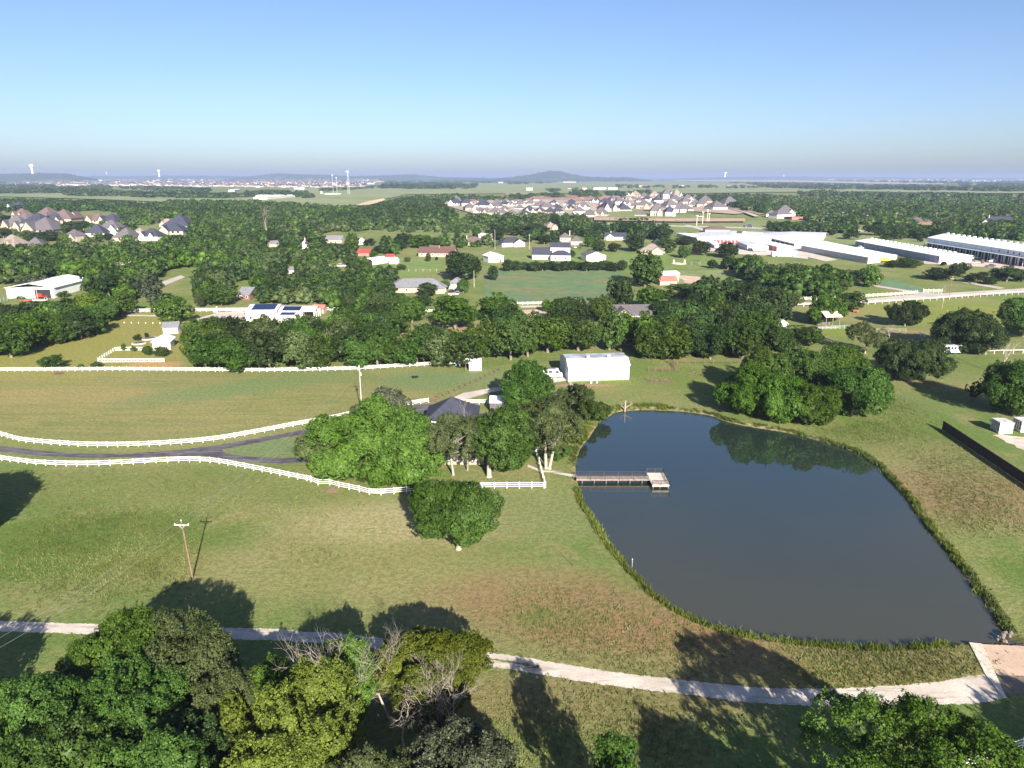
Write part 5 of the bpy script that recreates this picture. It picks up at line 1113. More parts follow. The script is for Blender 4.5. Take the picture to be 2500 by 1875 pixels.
# white van in front of the barn
def wheel(mb, x, y, r=.36, w_=.24): mb.tube([(x, y - w_ / 2, r), (x, y + w_ / 2, r)], r, 12)
TYRE = mat('tyre', (.02, .02, .02), .9)
def vehicle(p, rz, kind, col, label, cat, s=1.0, group=None, name=None):
    """local x runs forward along the vehicle, built at real size"""
    root = empty(name or {'van': 'van', 'pickup': 'pickup_truck', 'car': 'parked_car', 'suv': 'parked_car', 'rv': 'camper_trailer'}[kind], p, rz, (s, s, s))
    paint = mat('paint_' + col, {'white': (.8, .8, .8), 'black': (.02, .02, .025), 'silver': (.5, .51, .53), 'dark': (.05, .055, .07), 'red': (.5, .04, .03), 'yellow': (.7, .5, .05)}[col], .25, .03, 1, 0, .6)
    if kind == 'van':
        Lh, W2 = 3.0, 1.0
        prof = [(-Lh, .45), (-Lh - .02, 2.55), (-Lh + .2, 2.75), (1.4, 2.75), (1.75, 2.6), (2.35, 1.55), (2.95, 1.25), (3.05, .8), (3.05, .4)]
        MB().prism(prof, -W2, W2, 'y').build('body', paint, root, .06)
        g = MB()
        for a_, b_ in ((-2.6, -1.5), (-1.3, -.2)): g.box(a_, b_, -W2 - .01, -W2 + .03, 1.55, 2.3)
        g.prism([(0.9, 1.55), (2.1, 1.55), (1.68, 2.3), (.9, 2.3)], -W2 - .012, -W2 + .03, 'y'); g.build('side_window', GLASS, root)
        MB().prism([(2.44, 1.60), (2.40, 1.57), (1.80, 2.58), (1.84, 2.6)], -.85, .85, 'y').build('windscreen', GLASS, root)
        MB().box(-2.2, .9, -.7, .7, 2.78, 2.9).build('roof_rack', mat('rack', (.12, .12, .13)), root); wx = (-1.95, 1.95)
    elif kind == 'pickup':
        MB().prism([(-2.9, .5), (-2.9, 1.15), (-.6, 1.15), (-.55, 1.0), (1.25, 1.0), (2.75, 1.0), (2.9, .85), (2.9, .45)], -.98, .98, 'y').build('body', paint, root, .04)
        MB().prism([(-.6, 1.002), (-.45, 1.85), (.85, 1.88), (1.5, 1.002)], -.88, .88, 'y').build('cab', paint, root, .05)
        MB().prism([(-.35, 1.12), (-.28, 1.7), (.75, 1.72), (1.2, 1.12)], -.9, .9, 'y').build('window', GLASS, root)
        MB().box(-2.75, -.75, -.82, .82, 1.152, 1.16).build('load_bed', DARK, root); wx = (-1.8, 1.85)
    elif kind == 'rv':
        MB().prism([(-4, .5), (-4, 3.0), (-3.8, 3.15), (3.4, 3.15), (4, 2.6), (4, 1.8), (3.4, .6), (3.2, .5)], -1.2, 1.2, 'y').build('body', paint, root, .08)
        g = MB()
        for a_ in (-3.2, -1.2, 1.6): g.box(a_, a_ + .9, -1.22, -1.17, 1.6, 2.3)
        g.build('window', GLASS, root); MB().box(-.1, .6, -1.225, -1.17, .7, 2.5).build('door', mat('rv_door', (.6, .6, .6)), root); wx = (-1.0, .1)
    else:
        hh = 1.72 if kind == 'suv' else 1.45
        MB().prism([(-2.3, .4), (-2.35, .85), (-2.1, 1.0), (1.0, 1.0), (2.2, .85), (2.35, .65), (2.3, .35)], -.9, .9, 'y').build('body', paint, root, .05)
        MB().prism([(-2.05 if kind == 'suv' else -1.7, 1.0), (-1.7 if kind == 'suv' else -.95, hh), (.2, hh), (1.05, 1.0)], -.78, .78, 'y').build('window', GLASS, root)
        MB().prism([(-1.7 if kind == 'suv' else -.95, hh + .002), (.2, hh + .002), (.15, hh + .05), (-.9, hh + .05)], -.72, .72, 'y').build('roof', paint, root); wx = (-1.45, 1.4)
    for x in wx:
        for y in (-.88, .88):
            wm = MB(); wheel(wm, x, y if kind != 'rv' else y * 1.25); wo2 = wm.build('wheel', TYRE, root)
            r2 = MB(); r2.tube([(x, (y if kind != 'rv' else y * 1.25) - .135, .36), (x, (y if kind != 'rv' else y * 1.25) + .135, .36)], .2, 8); r2.build('rim', mat('rim', (.5, .5, .5), .4, .1, 1, .6), wo2)
    if kind != 'rv':
        for y in (-.7, .7): MB().box(2.2 if kind in ('car', 'suv') else 2.86, 2.36 if kind in ('car', 'suv') else 3.08, y - .16, y + .16, .62, .82).build('headlight', mat('lamp_glass', (.7, .72, .75), .1), root)
    tag(root, label, cat, group); return root
vehicle(G('A7', 352, 1028), R(-3), 'van', 'white', 'white high-roofed camper van parked left of the metal barn', 'van')

# solar-roofed buildings
PAN = mat('solar_cells', (.018, .028, .075), .2, .2, .7, .2, .6, ('X', 1.7), .05)
a, rz, W_ = front('C5', 270, 425, 755, 420)
r_ = empty('workshop', a, rz); D1 = 17
MB().prism([(0, -.3), (D1, -.3), (D1, 4.2), (D1 / 2, 5.9), (0, 4.2)], -W_ / 2, W_ / 2, 'x').build('wall', WALL['white'], r_)
MB().prism([(-.4, 4.2), (-.4, 4.35), (D1 / 2, 6.15), (D1 + .4, 4.35), (D1 + .4, 4.2), (D1 / 2, 5.98)], -W_ / 2 - .3, W_ / 2 + .3, 'x').build('roof', ROOF['steel'], r_)
mb = MB(); y0, y1 = 2.0, 8.2; sl_ = 1.8 / (D1 / 2 + .4); mb.prism([(y0, 4.35 + sl_ * (y0 + .4) + .05), (y1, 4.35 + sl_ * (y1 + .4) + .05), (y1, 4.35 + sl_ * (y1 + .4) + .15), (y0, 4.35 + sl_ * (y0 + .4) + .15)], -W_ / 2 + 2, W_ / 2 - 1.2, 'x'); mb.build('solar_panels', PAN, r_)
MB().box(.6, 2.6, -.08, .05, 0, 2.6).build('door', DARK, r_); MB().prism([(-1.4, 2.7), (0, 3.0), (0, 3.1), (-1.4, 2.8)], .2, 3.4, 'x').build('awning', mat('awning', (.25, .25, .27)), r_)
for xx in (-5, -8): MB().box(xx, xx + 1, -.07, .05, 1.2, 2.2).build('window', GLASS, r_)
tag(r_, 'white workshop with a wide dark solar array, left one of the two', 'workshop')
a, rz, W_ = front('C5', 745, 440, 1085, 440)
r_ = empty('stable', a, rz)
MB().prism([(0, -.3), (4.5, -.3), (4.5, 3.6), (0, 2.9)], -W_ / 2, W_ / 2, 'x').build('wall', WALL['white'], r_)
MB().prism([(-.3, 2.92), (4.5, 3.72), (4.5, 3.85), (-.3, 3.05)], -W_ / 2 - .3, W_ / 2 + .3, 'x').build('roof', ROOF['steel'], r_)
MB().prism([(.8, 3.27), (3.6, 3.73), (3.6, 3.83), (.8, 3.37)], -W_ / 2 + 1.6, W_ / 2 - 1.6, 'x').build('solar_panels', PAN, r_)
MB().prism([(4.502, -.3), (15, -.3), (15, 3.9), (9.75, 5.3), (4.502, 3.95)], -W_ / 2, W_ / 2 + 1.0, 'x').build('main_wall', WALL['white'], r_)
MB().prism([(4.2, 3.98), (9.75, 5.45), (15.4, 3.95), (15.4, 4.08), (9.75, 5.6), (4.2, 4.1)], -W_ / 2 - .3, W_ / 2 + 6.5, 'x').build('main_roof', mat('cream_roof', (.66, .64, .58), .5, .06, .5), r_)
MB().prism([(5.0, 4.33), (9.2, 5.47), (9.2, 5.57), (5.0, 4.43)], -W_ / 2 + 1.2, W_ / 2 - .2, 'x').build('solar_panels', PAN, r_)
for k_ in range(4):
    MB().box(W_ / 2 + 5.9, W_ / 2 + 6.15, 4.6 + k_ * 3.3, 4.85 + k_ * 3.3, 0, 4.0).build('post', WHITE, r_)
for k_ in range(3): MB().box(W_ / 2 + 1.0, W_ / 2 + 1.06, 5.4 + k_ * 3.1, 7.4 + k_ * 3.1, 0, 2.6).build('stall_door', DARK, r_)
tag(r_, 'white stable with two solar arrays and an open porch on its right side', 'stable')
vehicle(G('A6', 392, 582), R(8), 'car', 'dark', 'dark car parked below the white stable porch', 'car', 1.1)
a, rz, W_ = front('C5', 1330, 295, 1500, 298)
house('brick_shed', a, rz, W_, 4, 2.4, 1.5, 'gable', 'orange', 'pink', 'small pink brick shed with orange roof right of the stable', 'shed', door=1.0)
# farm barn on the left
a = G('A5', 480, 345); b = G('A5', 790, 250); d = b - a; W_ = math.hypot(d.x, d.y); rz = math.atan2(d.y, d.x)
r_ = empty('farm_barn', a, rz)
Wd = 24
MB().box(0, W_, .3, Wd, -.3, 5.2).build('wall', WHITEM, r_)
MB().prism([(0 - .5, 5.22), (Wd / 2, 7.4), (Wd + .5, 5.22), (Wd + .5, 5.36), (Wd / 2, 7.56), (-.5, 5.36)], -.6, W_ + .5, 'x').build('roof', mat('barn_roof_white', (.84, .83, .80), .5, .03, .3), r_)
MB().box(-.05, .0, 2, 10, 0, 4.4).build('door_opening', DARK, r_)
tag(r_, 'large pale white farm barn among the woods at the left', 'barn')
# tractors and wagons by the farm barn
def machine(p, rz, label, col, name='tractor'):
    r_ = empty(name, p, rz); pm = mat('machine_' + name + str(col[0]), col, .5)
    if name == 'tractor':
        MB().prism([(-.9, .8), (-.9, 1.5), (.4, 1.6), (1.9, 1.35), (1.95, .7)], -.45, .45, 'y').build('hood', pm, r_, .04)
        cb = MB(); cb.box(-.9, .35, -.62, .62, 2.5, 2.62)
        for xx in (-.85, .3):
            for yy in (-.55, .55): cb.box(xx - .04, xx + .04, yy - .04, yy + .04, 1.4, 2.5)
        cb.build('cab', pm, r_)
        for x, r2 in ((-.6, .8), (1.5, .48)):
            for y in (-.8, .8): m_ = MB(); wheel(m_, x, y, r2, .35); m_.build('wheel', TYRE, r_)
    elif name == 'wagon':
        MB().box(-3, 3, -1.1, 1.1, .9, 1.15).build('deck', pm, r_)
        for xx in (-2.9, 2.8): 
            m_ = MB(); m_.box(xx, xx + .1, -1.1, -1.0, 1.152, 2.4); m_.box(xx, xx + .1, 1.0, 1.1, 1.152, 2.4); m_.box(xx, xx + .1, -1, 1, 2.2, 2.4); m_.build('end_rack', pm, r_)
        for x in (-1.9, 1.9):
            for y in (-1.1, 1.1): m_ = MB(); wheel(m_, x, y, .45, .25); m_.build('wheel', TYRE, r_)
    else:   # baler-like implement
        MB().prism([(-1.6, .6), (-1.8, 1.6), (-.8, 2.4), (.8, 2.3), (1.5, 1.2), (1.4, .6)], -1, 1, 'y').build('hopper', pm, r_, .05)
        m_ = MB(); m_.bar((1.4, 0, .7), (3.2, 0, .5), .15, .15); m_.bar((-.8, 0, 2.4), (-2.4, 0, 3.2), .25, .2); m_.build('drawbar', pm, r_)
        for y in (-1.15, 1.15): m_ = MB(); wheel(m_, -.2, y, .5, .25); m_.build('wheel', TYRE, r_)
    tag(r_, label, {'tractor': 'tractor', 'wagon': 'wagon'}.get(name, 'farm machine'), 'farm machinery'); return r_
machine(G('A5', 175, 355), .4, 'greenish old tractor beside the paling fence at the left', (.08, .14, .08))
machine(G('A5', 350, 345), .1, 'red farm implement nearest the farm barn opening', (.45, .05, .04), 'implement')
machine(G('A5', 235, 385), .8, 'red wagon left of the white boat-like trailer', (.40, .05, .04), 'wagon')
machine(G('A5', 400, 345), 1.2, 'second red wagon touching the farm barn corner', (.42, .05, .04), 'wagon')
machine(G('A5', 350, 382), .05, 'white flat trailer lying in front of the red machinery', (.75, .75, .75), 'wagon')
# outbuildings by the paddock
a, rz, W_ = front('A5', 1325, 795, 1475, 790)
house('garden_house', a, rz + R(4), W_, 7, 3.0, 1.6, 'gabley', 'white', 'white', 'small white gabled outbuilding beside the crossed-rail garden', 'outbuilding', gablewin=0)
a, rz, W_ = front('A5', 1412, 655, 1540, 650)
house('grey_roof_shed', a, rz, W_, 6, 2.6, 1.7, 'gable', 'grey', 'white', 'small shed with plain grey roof above the white outbuilding', 'shed')
a, rz, W_ = front('A5', 2060, 362, 2160, 366)
house('brown_house', a, rz, W_, 10, 3.0, 3.0, 'gable', 'grey', 'brown', 'brown boarded house with grey roof among the trees above the solar roofs', 'house', garage=0, wins=2)
a, rz, W_ = front('A5', 1785, 300, 1860, 290)
house('brown_house', a, rz, W_, 6, 2.8, 2.0, 'gable', 'grey', 'brown', 'small grey roof end showing left of the bright tree in the western woods', 'house')
s_ = empty('utility_box', G('A5', 1858, 468)); MB().box(-.7, .7, -.4, .4, 0, 1.8).build('cabinet', mat('box_teal', (.25, .45, .42)), s_); MB().box(.8, 1.2, -.2, .2, 0, 2.6).build('post', WHITE, s_); tag(s_, 'teal box and white gate pillar on the far white fence', 'utility box')
s_ = empty('planter', G('A5', 1200, 738)); MB().tube([(0, 0, 0), (0, 0, .35)], [2.6, 2.4], 16).build('stone_ring', mat('pale_stone', (.5, .45, .38)), s_); MB().tube([(0, 0, .352), (0, 0, .36)], [2.1, 2.1], 16).build('soil', mat('mud', (.1, .085, .06)), s_); tag(s_, 'round pale stone planting bed under the small clipped tree', 'planter')
s_ = empty('planter', G('A5', 1290, 697)); MB().tube([(0, 0, 0), (0, 0, .4)], [2.9, 2.7], 16).build('stone_ring', mat('pale_stone', (.5, .45, .38)), s_); MB().tube([(0, 0, .402), (0, 0, .41)], [2.3, 2.3], 16).build('soil', mat('mud', (.1, .085, .06)), s_); tag(s_, 'second stone planting bed, behind the first beside the white outbuilding', 'planter')
# middle houses
a, rz, W_ = front('A6', 1210, 285, 1390, 300)
a2 = G('A6', 1290, 303)
house('ranch_house', G('A6', 1400, 298), R(8), 30, 14, 3.0, 3.6, 'hip', 'grey', 'tan', 'long tan brick ranch house with wide grey hipped roof', 'house', wins=5, wings=((9, -5.0, 10, 8, 2.9, 3.0, 'hip'),), ov=.8)
a, rz, W_ = front('A6', 1665, 268, 1765, 272)
house('garage', a, rz, W_, 9, 3.0, 3.0, 'hip', 'grey', 'white', 'white garage with grey hipped roof and two cars in front', 'garage', wins=0)
vehicle(G('A6', 1690, 296), R(80), 'suv', 'black', 'black car parked in front of the hip-roofed garage', 'car')
vehicle(G('A6', 1742, 316), R(-95), 'suv', 'silver', 'silver car parked right of the black one at the hip-roofed garage', 'car')
a, rz, W_ = front('A2', 1405, 872, 1705, 878)
house('brick_house', a, rz, W_, 12, 3.2, 3.6, 'gable', 'brick', 'pink', 'long low brick house with dark red-brown roof and chimney above the lawn', 'house', wins=6, chimney=(1.5, 5, 8.2), ov=.8)
a, rz, W_ = front('A2', 1790, 775, 1960, 775)
house('hip_house', a, rz, W_, 12, 3.2, 3.6, 'hip', 'brown', 'tan', 'house with brownish hipped roof and pale chimney left of the white box barn', 'house', wins=3, chimney=(-W_ / 2 + 3, 3, 8))
a, rz, W_ = front('A2', 1925, 742, 2018, 745)
house('box_barn', a, rz, W_, 10, 6.2, .4, 'shed', 'white', 'white', 'plain white box-shaped barn behind the brownish roof', 'barn')
a, rz, W_ = front('A2', 2012, 925, 2138, 918)
house('white_garage', a, rz, W_, 11, 4.2, 2.2, 'gabley', 'white', 'white', 'white gable-fronted garage standing alone right of the tall dark trees', 'garage', door=3.0)
a, rz, W_ = front('A3', -85, 790, 112, 782)
house('white_house', a, rz, W_, 12, 3.4, 4.0, 'hip', 'navy', 'white', 'white house with dark hipped roof left of the two-storey brick house', 'house', wins=4, wings=((W_ / 2 - 6, -3, 9, 6, 3.2, 3, 'gabley'),))
a, rz, W_ = front('A3', 412, 772, 508, 772)
house('brick_house', a, rz, W_ , 11, 6.4, 3.6, 'hip', 'taupe', 'pink', 'two-storey pink brick house with cars in its open garage', 'house', wins=3, wings=((W_ * .98, -1, W_ * 1.1, 11, 3.4, 4.0, 'hip', 'cream', 'taupe'),), chimney=(W_ / 2 - .5, 8, 11.5))
a = G('A3', 540, 800); 
for xx, c2, lb in ((545, 'white', 'white car outside the two-storey brick house garage'), (590, 'dark', 'dark car outside the two-storey brick house garage')): vehicle(G('A3', xx, 798), R(85), 'suv', c2, lb, 'car', 1.1)
a, rz, W_ = front('A3', 335, 908, 505, 910)
house('farmhouse', a, rz, W_, 9, 4.0, 3.0, 'hip', 'navy', 'white', 'large white farmhouse with several dark roofs beside the pool terrace', 'house', wins=2,
      wings=((-W_ * .05, 9.2, W_ * 1.02, 9, 8.6, 3.2, 'gable', 'white', 'navy'), (-W_ * .98, 6, W_ * 1.0, 12, 3.6, 4.6, 'gable', 'white', 'navy')))
a, rz, W_ = front('A3', 640, 915, 812, 912)
house('white_outbuilding', a + Vector((0, 0, 0)), rz + R(3), W_, 14, 4.2, 2.8, 'gabley', 'taupe', 'white', 'white gabled outbuilding with brownish roof right of the farmhouse', 'outbuilding')
a, rz, W_ = front('A3', 800, 728, 985, 730)
house('white_house', a, rz, W_, 10, 3.0, 3.4, 'gable', 'navy', 'white', 'white house with dark gables half hidden behind trees', 'house', wins=4, wings=((-W_ / 4, -2, 7, 6, 2.9, 2.8, 'gabley'),), chimney=(-4, 5, 7.5))
a, rz, W_ = front('A3', 1110, 852, 1300, 856)
house('tan_house', a, rz, W_, 14, 3.2, 4.4, 'hip', 'tan', 'cream', 'tan house with pale hipped roof and one steep dark roof behind', 'house', wins=3, wings=((4, 8, 12, 12, 4.5, 6.5, 'hip', 'cream', 'navy'), (W_ / 2 - 4, -2.5, 8, 6, 3, 3, 'gabley', 'cream', 'tan')))
a, rz, W_ = front('A3', 300, 642, 388, 640)
house('tan_house', a, rz, W_, 12, 3.4, 4.4, 'hip', 'tan', 'pink', 'small pale house with hipped roof alone among the upper trees', 'house', wins=2, wings=((W_ / 4, -2, 6, 5, 3.2, 2.6, 'gabley'),))
# play barn: red tower on white base
r_ = empty('play_barn', G('C8', 412, 560)); MB().box(-3.2, 3.2, 0, 5, -.2, 3.2).build('wall', WALL['cream'], r_); roof_mb('hip', 7.4, 6, 3.2, .9, .6, -.5).build('roof', ROOF['orange'], r_)
MB().box(-1.9, 1.9, 1, 4, 4.0, 6.6).build('tower', WALL['red'], r_); roof_mb('hip', 4, 3.2, 6.6, 1.0, .6, .9).build('tower_roof', ROOF['tan'], r_)
for xx in (-2.4, 0, 2.4): MB().box(xx - .35, xx + .35, -.08, .05, .2, 2.5).build('door', mat('red_paint', (.45, .12, .08)), r_)
tag(r_, 'small barn with a square red tower among the trees left of the storage roofs', 'barn')
# play set and pergola on the lawn
r_ = empty('play_area', G('C8', 120, 715))
MB().tube([(0, 0, 0), (0, 0, .25)], [5.5, 5.5], 20).build('sand_ring', mat('pale_sand', (.55, .47, .36)), r_)
for xx in (-3.6, 3.8): MB().box(xx - .5, xx + .5, -.4, .4, .252, 2.6).build('pillar', mat('pale_stone', (.5, .45, .38)), r_)
tag(r_, 'pale round paved play area with two pillars on the lawn', 'play area')
r_ = empty('pergola', G('C8', 395, 740))
mb = MB()
for xx in (-2.8, 2.8):
    for yy in (-2, 2): MB().box(xx - .15, xx + .15, yy - .15, yy + .15, 0, 2.7).build('post', mat('weathered_wood', (.2, .17, .15)), r_)
for k_ in range(9): mb.box(-3.3 + k_ * .8, -3.15 + k_ * .8, -2.6, 2.6, 2.72, 2.9)
mb.build('roof_slats', mat('weathered_wood', (.2, .17, .15)), r_); tag(r_, 'grey weathered pergola right of the round play area', 'pergola')
# more roofs in the trees
def simple(tg, x0, y0, x1, y1, kind, roof, wall, d_, h_, rh, label, cat='house', name='tree_hidden_house', **kw):
    a, rz, W_ = front(tg, x0, y0, x1, y1); return house(name, a, rz, W_, d_, h_, rh, kind, roof, wall, label, cat, **kw)
simple('A2', 605, 755, 742, 756, 'gable', 'grey', 'cream', 10, 3, 3.2, 'house with grey gabled roof in the middle woods', wins=3)
simple('A2', 402, 805, 458, 805, 'gabley', 'brown', 'white', 10, 5, 2.5, 'white gable end with a brick chimney beside a round tree', chimney=(0, -.3, 9))
simple('A2', 880, 868, 985, 868, 'gable', 'red', 'brick', 9, 2.6, 2.4, 'low building with a bright red roof in the woods', 'shed')
simple('A2', 1012, 945, 1140, 925, 'gable', 'white', 'white', 9, 2.6, 1.8, 'long white metal shed left of the barrel-roofed shed', 'shed')
simple('A2', 1130, 905, 1190, 905, 'gable', 'red', 'white', 6, 2.6, 1.8, 'white shed with small red roof behind the barrel-roofed shed', 'shed')
r_ = empty('barrel_shed', G('A2', 1188, 935)); prof = [(-3, -.2), (3, -.2)] + [(3 * math.cos(t_), 2.0 + 2.0 * math.sin(t_)) for t_ in [math.pi * i / 10 for i in range(11)]]
MB().prism(prof, 0, 7, 'y').build('shell', WHITEM, r_); MB().box(-1.2, 1.2, -.06, .05, 0, 2.3).build('door', mat('door_grey', (.5, .5, .5)), r_); tag(r_, 'white barrel-roofed shed at the left end of the lawn', 'shed')
simple('A2', 890, 770, 938, 765, 'gabley', 'tan', 'white', 9, 4, 2.2, 'narrow white gable between round dark trees left of the driveway')
simple('A2', 115, 790, 200, 785, 'gable', 'grey', 'tan', 8, 2.8, 2, 'grey roof showing under the bare tree in the middle woods')
simple('A2', 282, 1020, 325, 1022, 'gable', 'grey', 'white', 7, 2.5, 1.8, 'little shed with pale wall between dark trees above the solar roofs', 'shed')
simple('A2', 140, 925, 195, 925, 'hip', 'brick', 'brick', 7, 2.5, 2.2, 'small red-brown roof poking out of the woods left of centre')
simple('A7', 612, 524, 692, 522, 'gable', 'taupe', 'white', 9, 2.8, 2.4, 'white wing with taupe roof left of the bright green upright tree', wins=1)
a, rz, W_ = front('A7', 865, 548, 1200, 545)
house('taupe_house', a, rz, W_, 13, 2.9, 3.4, 'gable', 'taupe', 'cream', 'long house with taupe roof and a gabled porch behind the barn belt', 'house', wins=4, wings=((-W_ / 2 + 4.5, -3, 8, 8, 2.8, 3.2, 'gabley'),), ov=.7)
for xx, yy in ((920, 460), (1010, 468), (1045, 475)): pass
simple('A7', 1278, 236, 1425, 233, 'gable', 'orange', 'pink', 8, 2.6, 2.4, 'low house with orange-pink roof in front of the white metal shed', name='orange_roof_house')
simple('A7', 1300, 205, 1440, 200, 'gable', 'white', 'white', 9, 4.6, 1.0, 'white metal shed right behind the orange-pink roof', 'shed')
# open shelter
a, rz, W_ = front('A8', 495, 605, 610, 602)
r_ = empty('open_shelter', a, rz)
for xx in (-W_ / 2, 0, W_ / 2):
    for yy in (0, 7): MB().box(xx - .12, xx + .12, yy - .12, yy + .12, 0, 4.6).build('post', BARK, r_)
MB().prism([(-.8, 4.6), (3.5, 6.4), (7.8, 4.6), (7.8, 4.72), (3.5, 6.55), (-.8, 4.72)], -W_ / 2 - .8, W_ / 2 + .8, 'x').build('roof', mat('beige_roof', (.62, .52, .42), .6, .08, .5), r_)
MB().box(-W_ / 2 + .3, W_ / 2 - .3, 6.6, 6.8, 0, 3.2).build('back_wall', mat('boards_dark', (.12, .1, .1)), r_)
tag(r_, 'open shelter with beige gabled roof on posts behind the pipe fence', 'shelter')
simple('A8', 88, 612, 160, 610, 'gabley', 'white', 'white', 6, 2, 1.8, 'small white peaked shed roof beside the dark wood', 'shed', name='white_shed')
r_ = empty('livestock_trailer', G('A8', 1590, 832), R(2)); MB().box(-3.4, 3.2, 0, 2.4, .6, 3.2).build('body', mat('worn_white', (.6, .63, .68), .6, .25, 1.2), r_)
for k_ in range(5): MB().box(-3.0 + k_ * 1.2, -2.3 + k_ * 1.2, -.03, .03, 1.8, 2.7).build('vent', DARK, r_)
for x in (-.8, .3): m_ = MB(); wheel(m_, x, .05, .4, .25); m_.build('wheel', TYRE, r_)
tag(r_, 'white trailer half hidden under the very large round oak', 'trailer')
r_ = empty('utility_cart', G('A8', 755, 470)); MB().box(-1.3, 1.3, -.6, .6, .5, 1.2).build('box', mat('red_cart', (.4, .07, .04)), r_)
for y in (-.65, .65): m_ = MB(); wheel(m_, 0, y, .35, .15); m_.build('wheel', TYRE, r_)
tag(r_, 'small red cart standing at the edge of the dirt yard', 'cart')
# crates at the right edge
CRW = mat('crate_panels', (.66, .64, .60), .7, .25, 1.4, stripes=('Z', 1.1)); CRR = mat('crate_roof', (.50, .50, .52), .7, .3, .8)
def crate(fl, fr, h_, label):
    a = G('S', *fl); b = G('S', *fr); d = b - a; W_ = math.hypot(d.x, d.y); rz = math.atan2(d.y, d.x); r_ = empty('panel_shelter', a, rz); D_ = 3.6
    MB().box(0, W_, 0, .08, .1, h_).build('front_panel', CRW, r_); MB().box(0, W_, D_ - .08, D_, .1, h_).build('back_panel', CRW, r_); MB().box(W_ - .08, W_, .082, D_ - .082, .1, h_).build('side_panel', CRW, r_)
    m_ = MB()
    for k_ in range(5): y = .2 + k_ * (D_ - .5) / 4; m_.box(0, .07, y - .14, y + .18, .1, h_)
    m_.box(.0, .07, .34, D_ - .1, .1, .5); m_.build('side_slats', CRW, r_)
    MB().box(-.12, W_ + .1, -.12, D_ + .1, h_ + .003, h_ + .1).build('roof', CRR, r_); MB().box(W_ / 2 - .03, W_ / 2 + .03, -.04, -.003, .1, h_ - .02).build('seam', DARK, r_)
    tag(r_, label, 'shelter', 'white panel shelters'); return r_
crate((2437.9, 1059.2), (2471, 1059.8), 2.8, 'white weathered panel box on the lot behind the board fence, left one of two')
crate((2491, 1056.5), (2524, 1057), 2.8, 'white weathered panel box cut by the right edge of the photo')

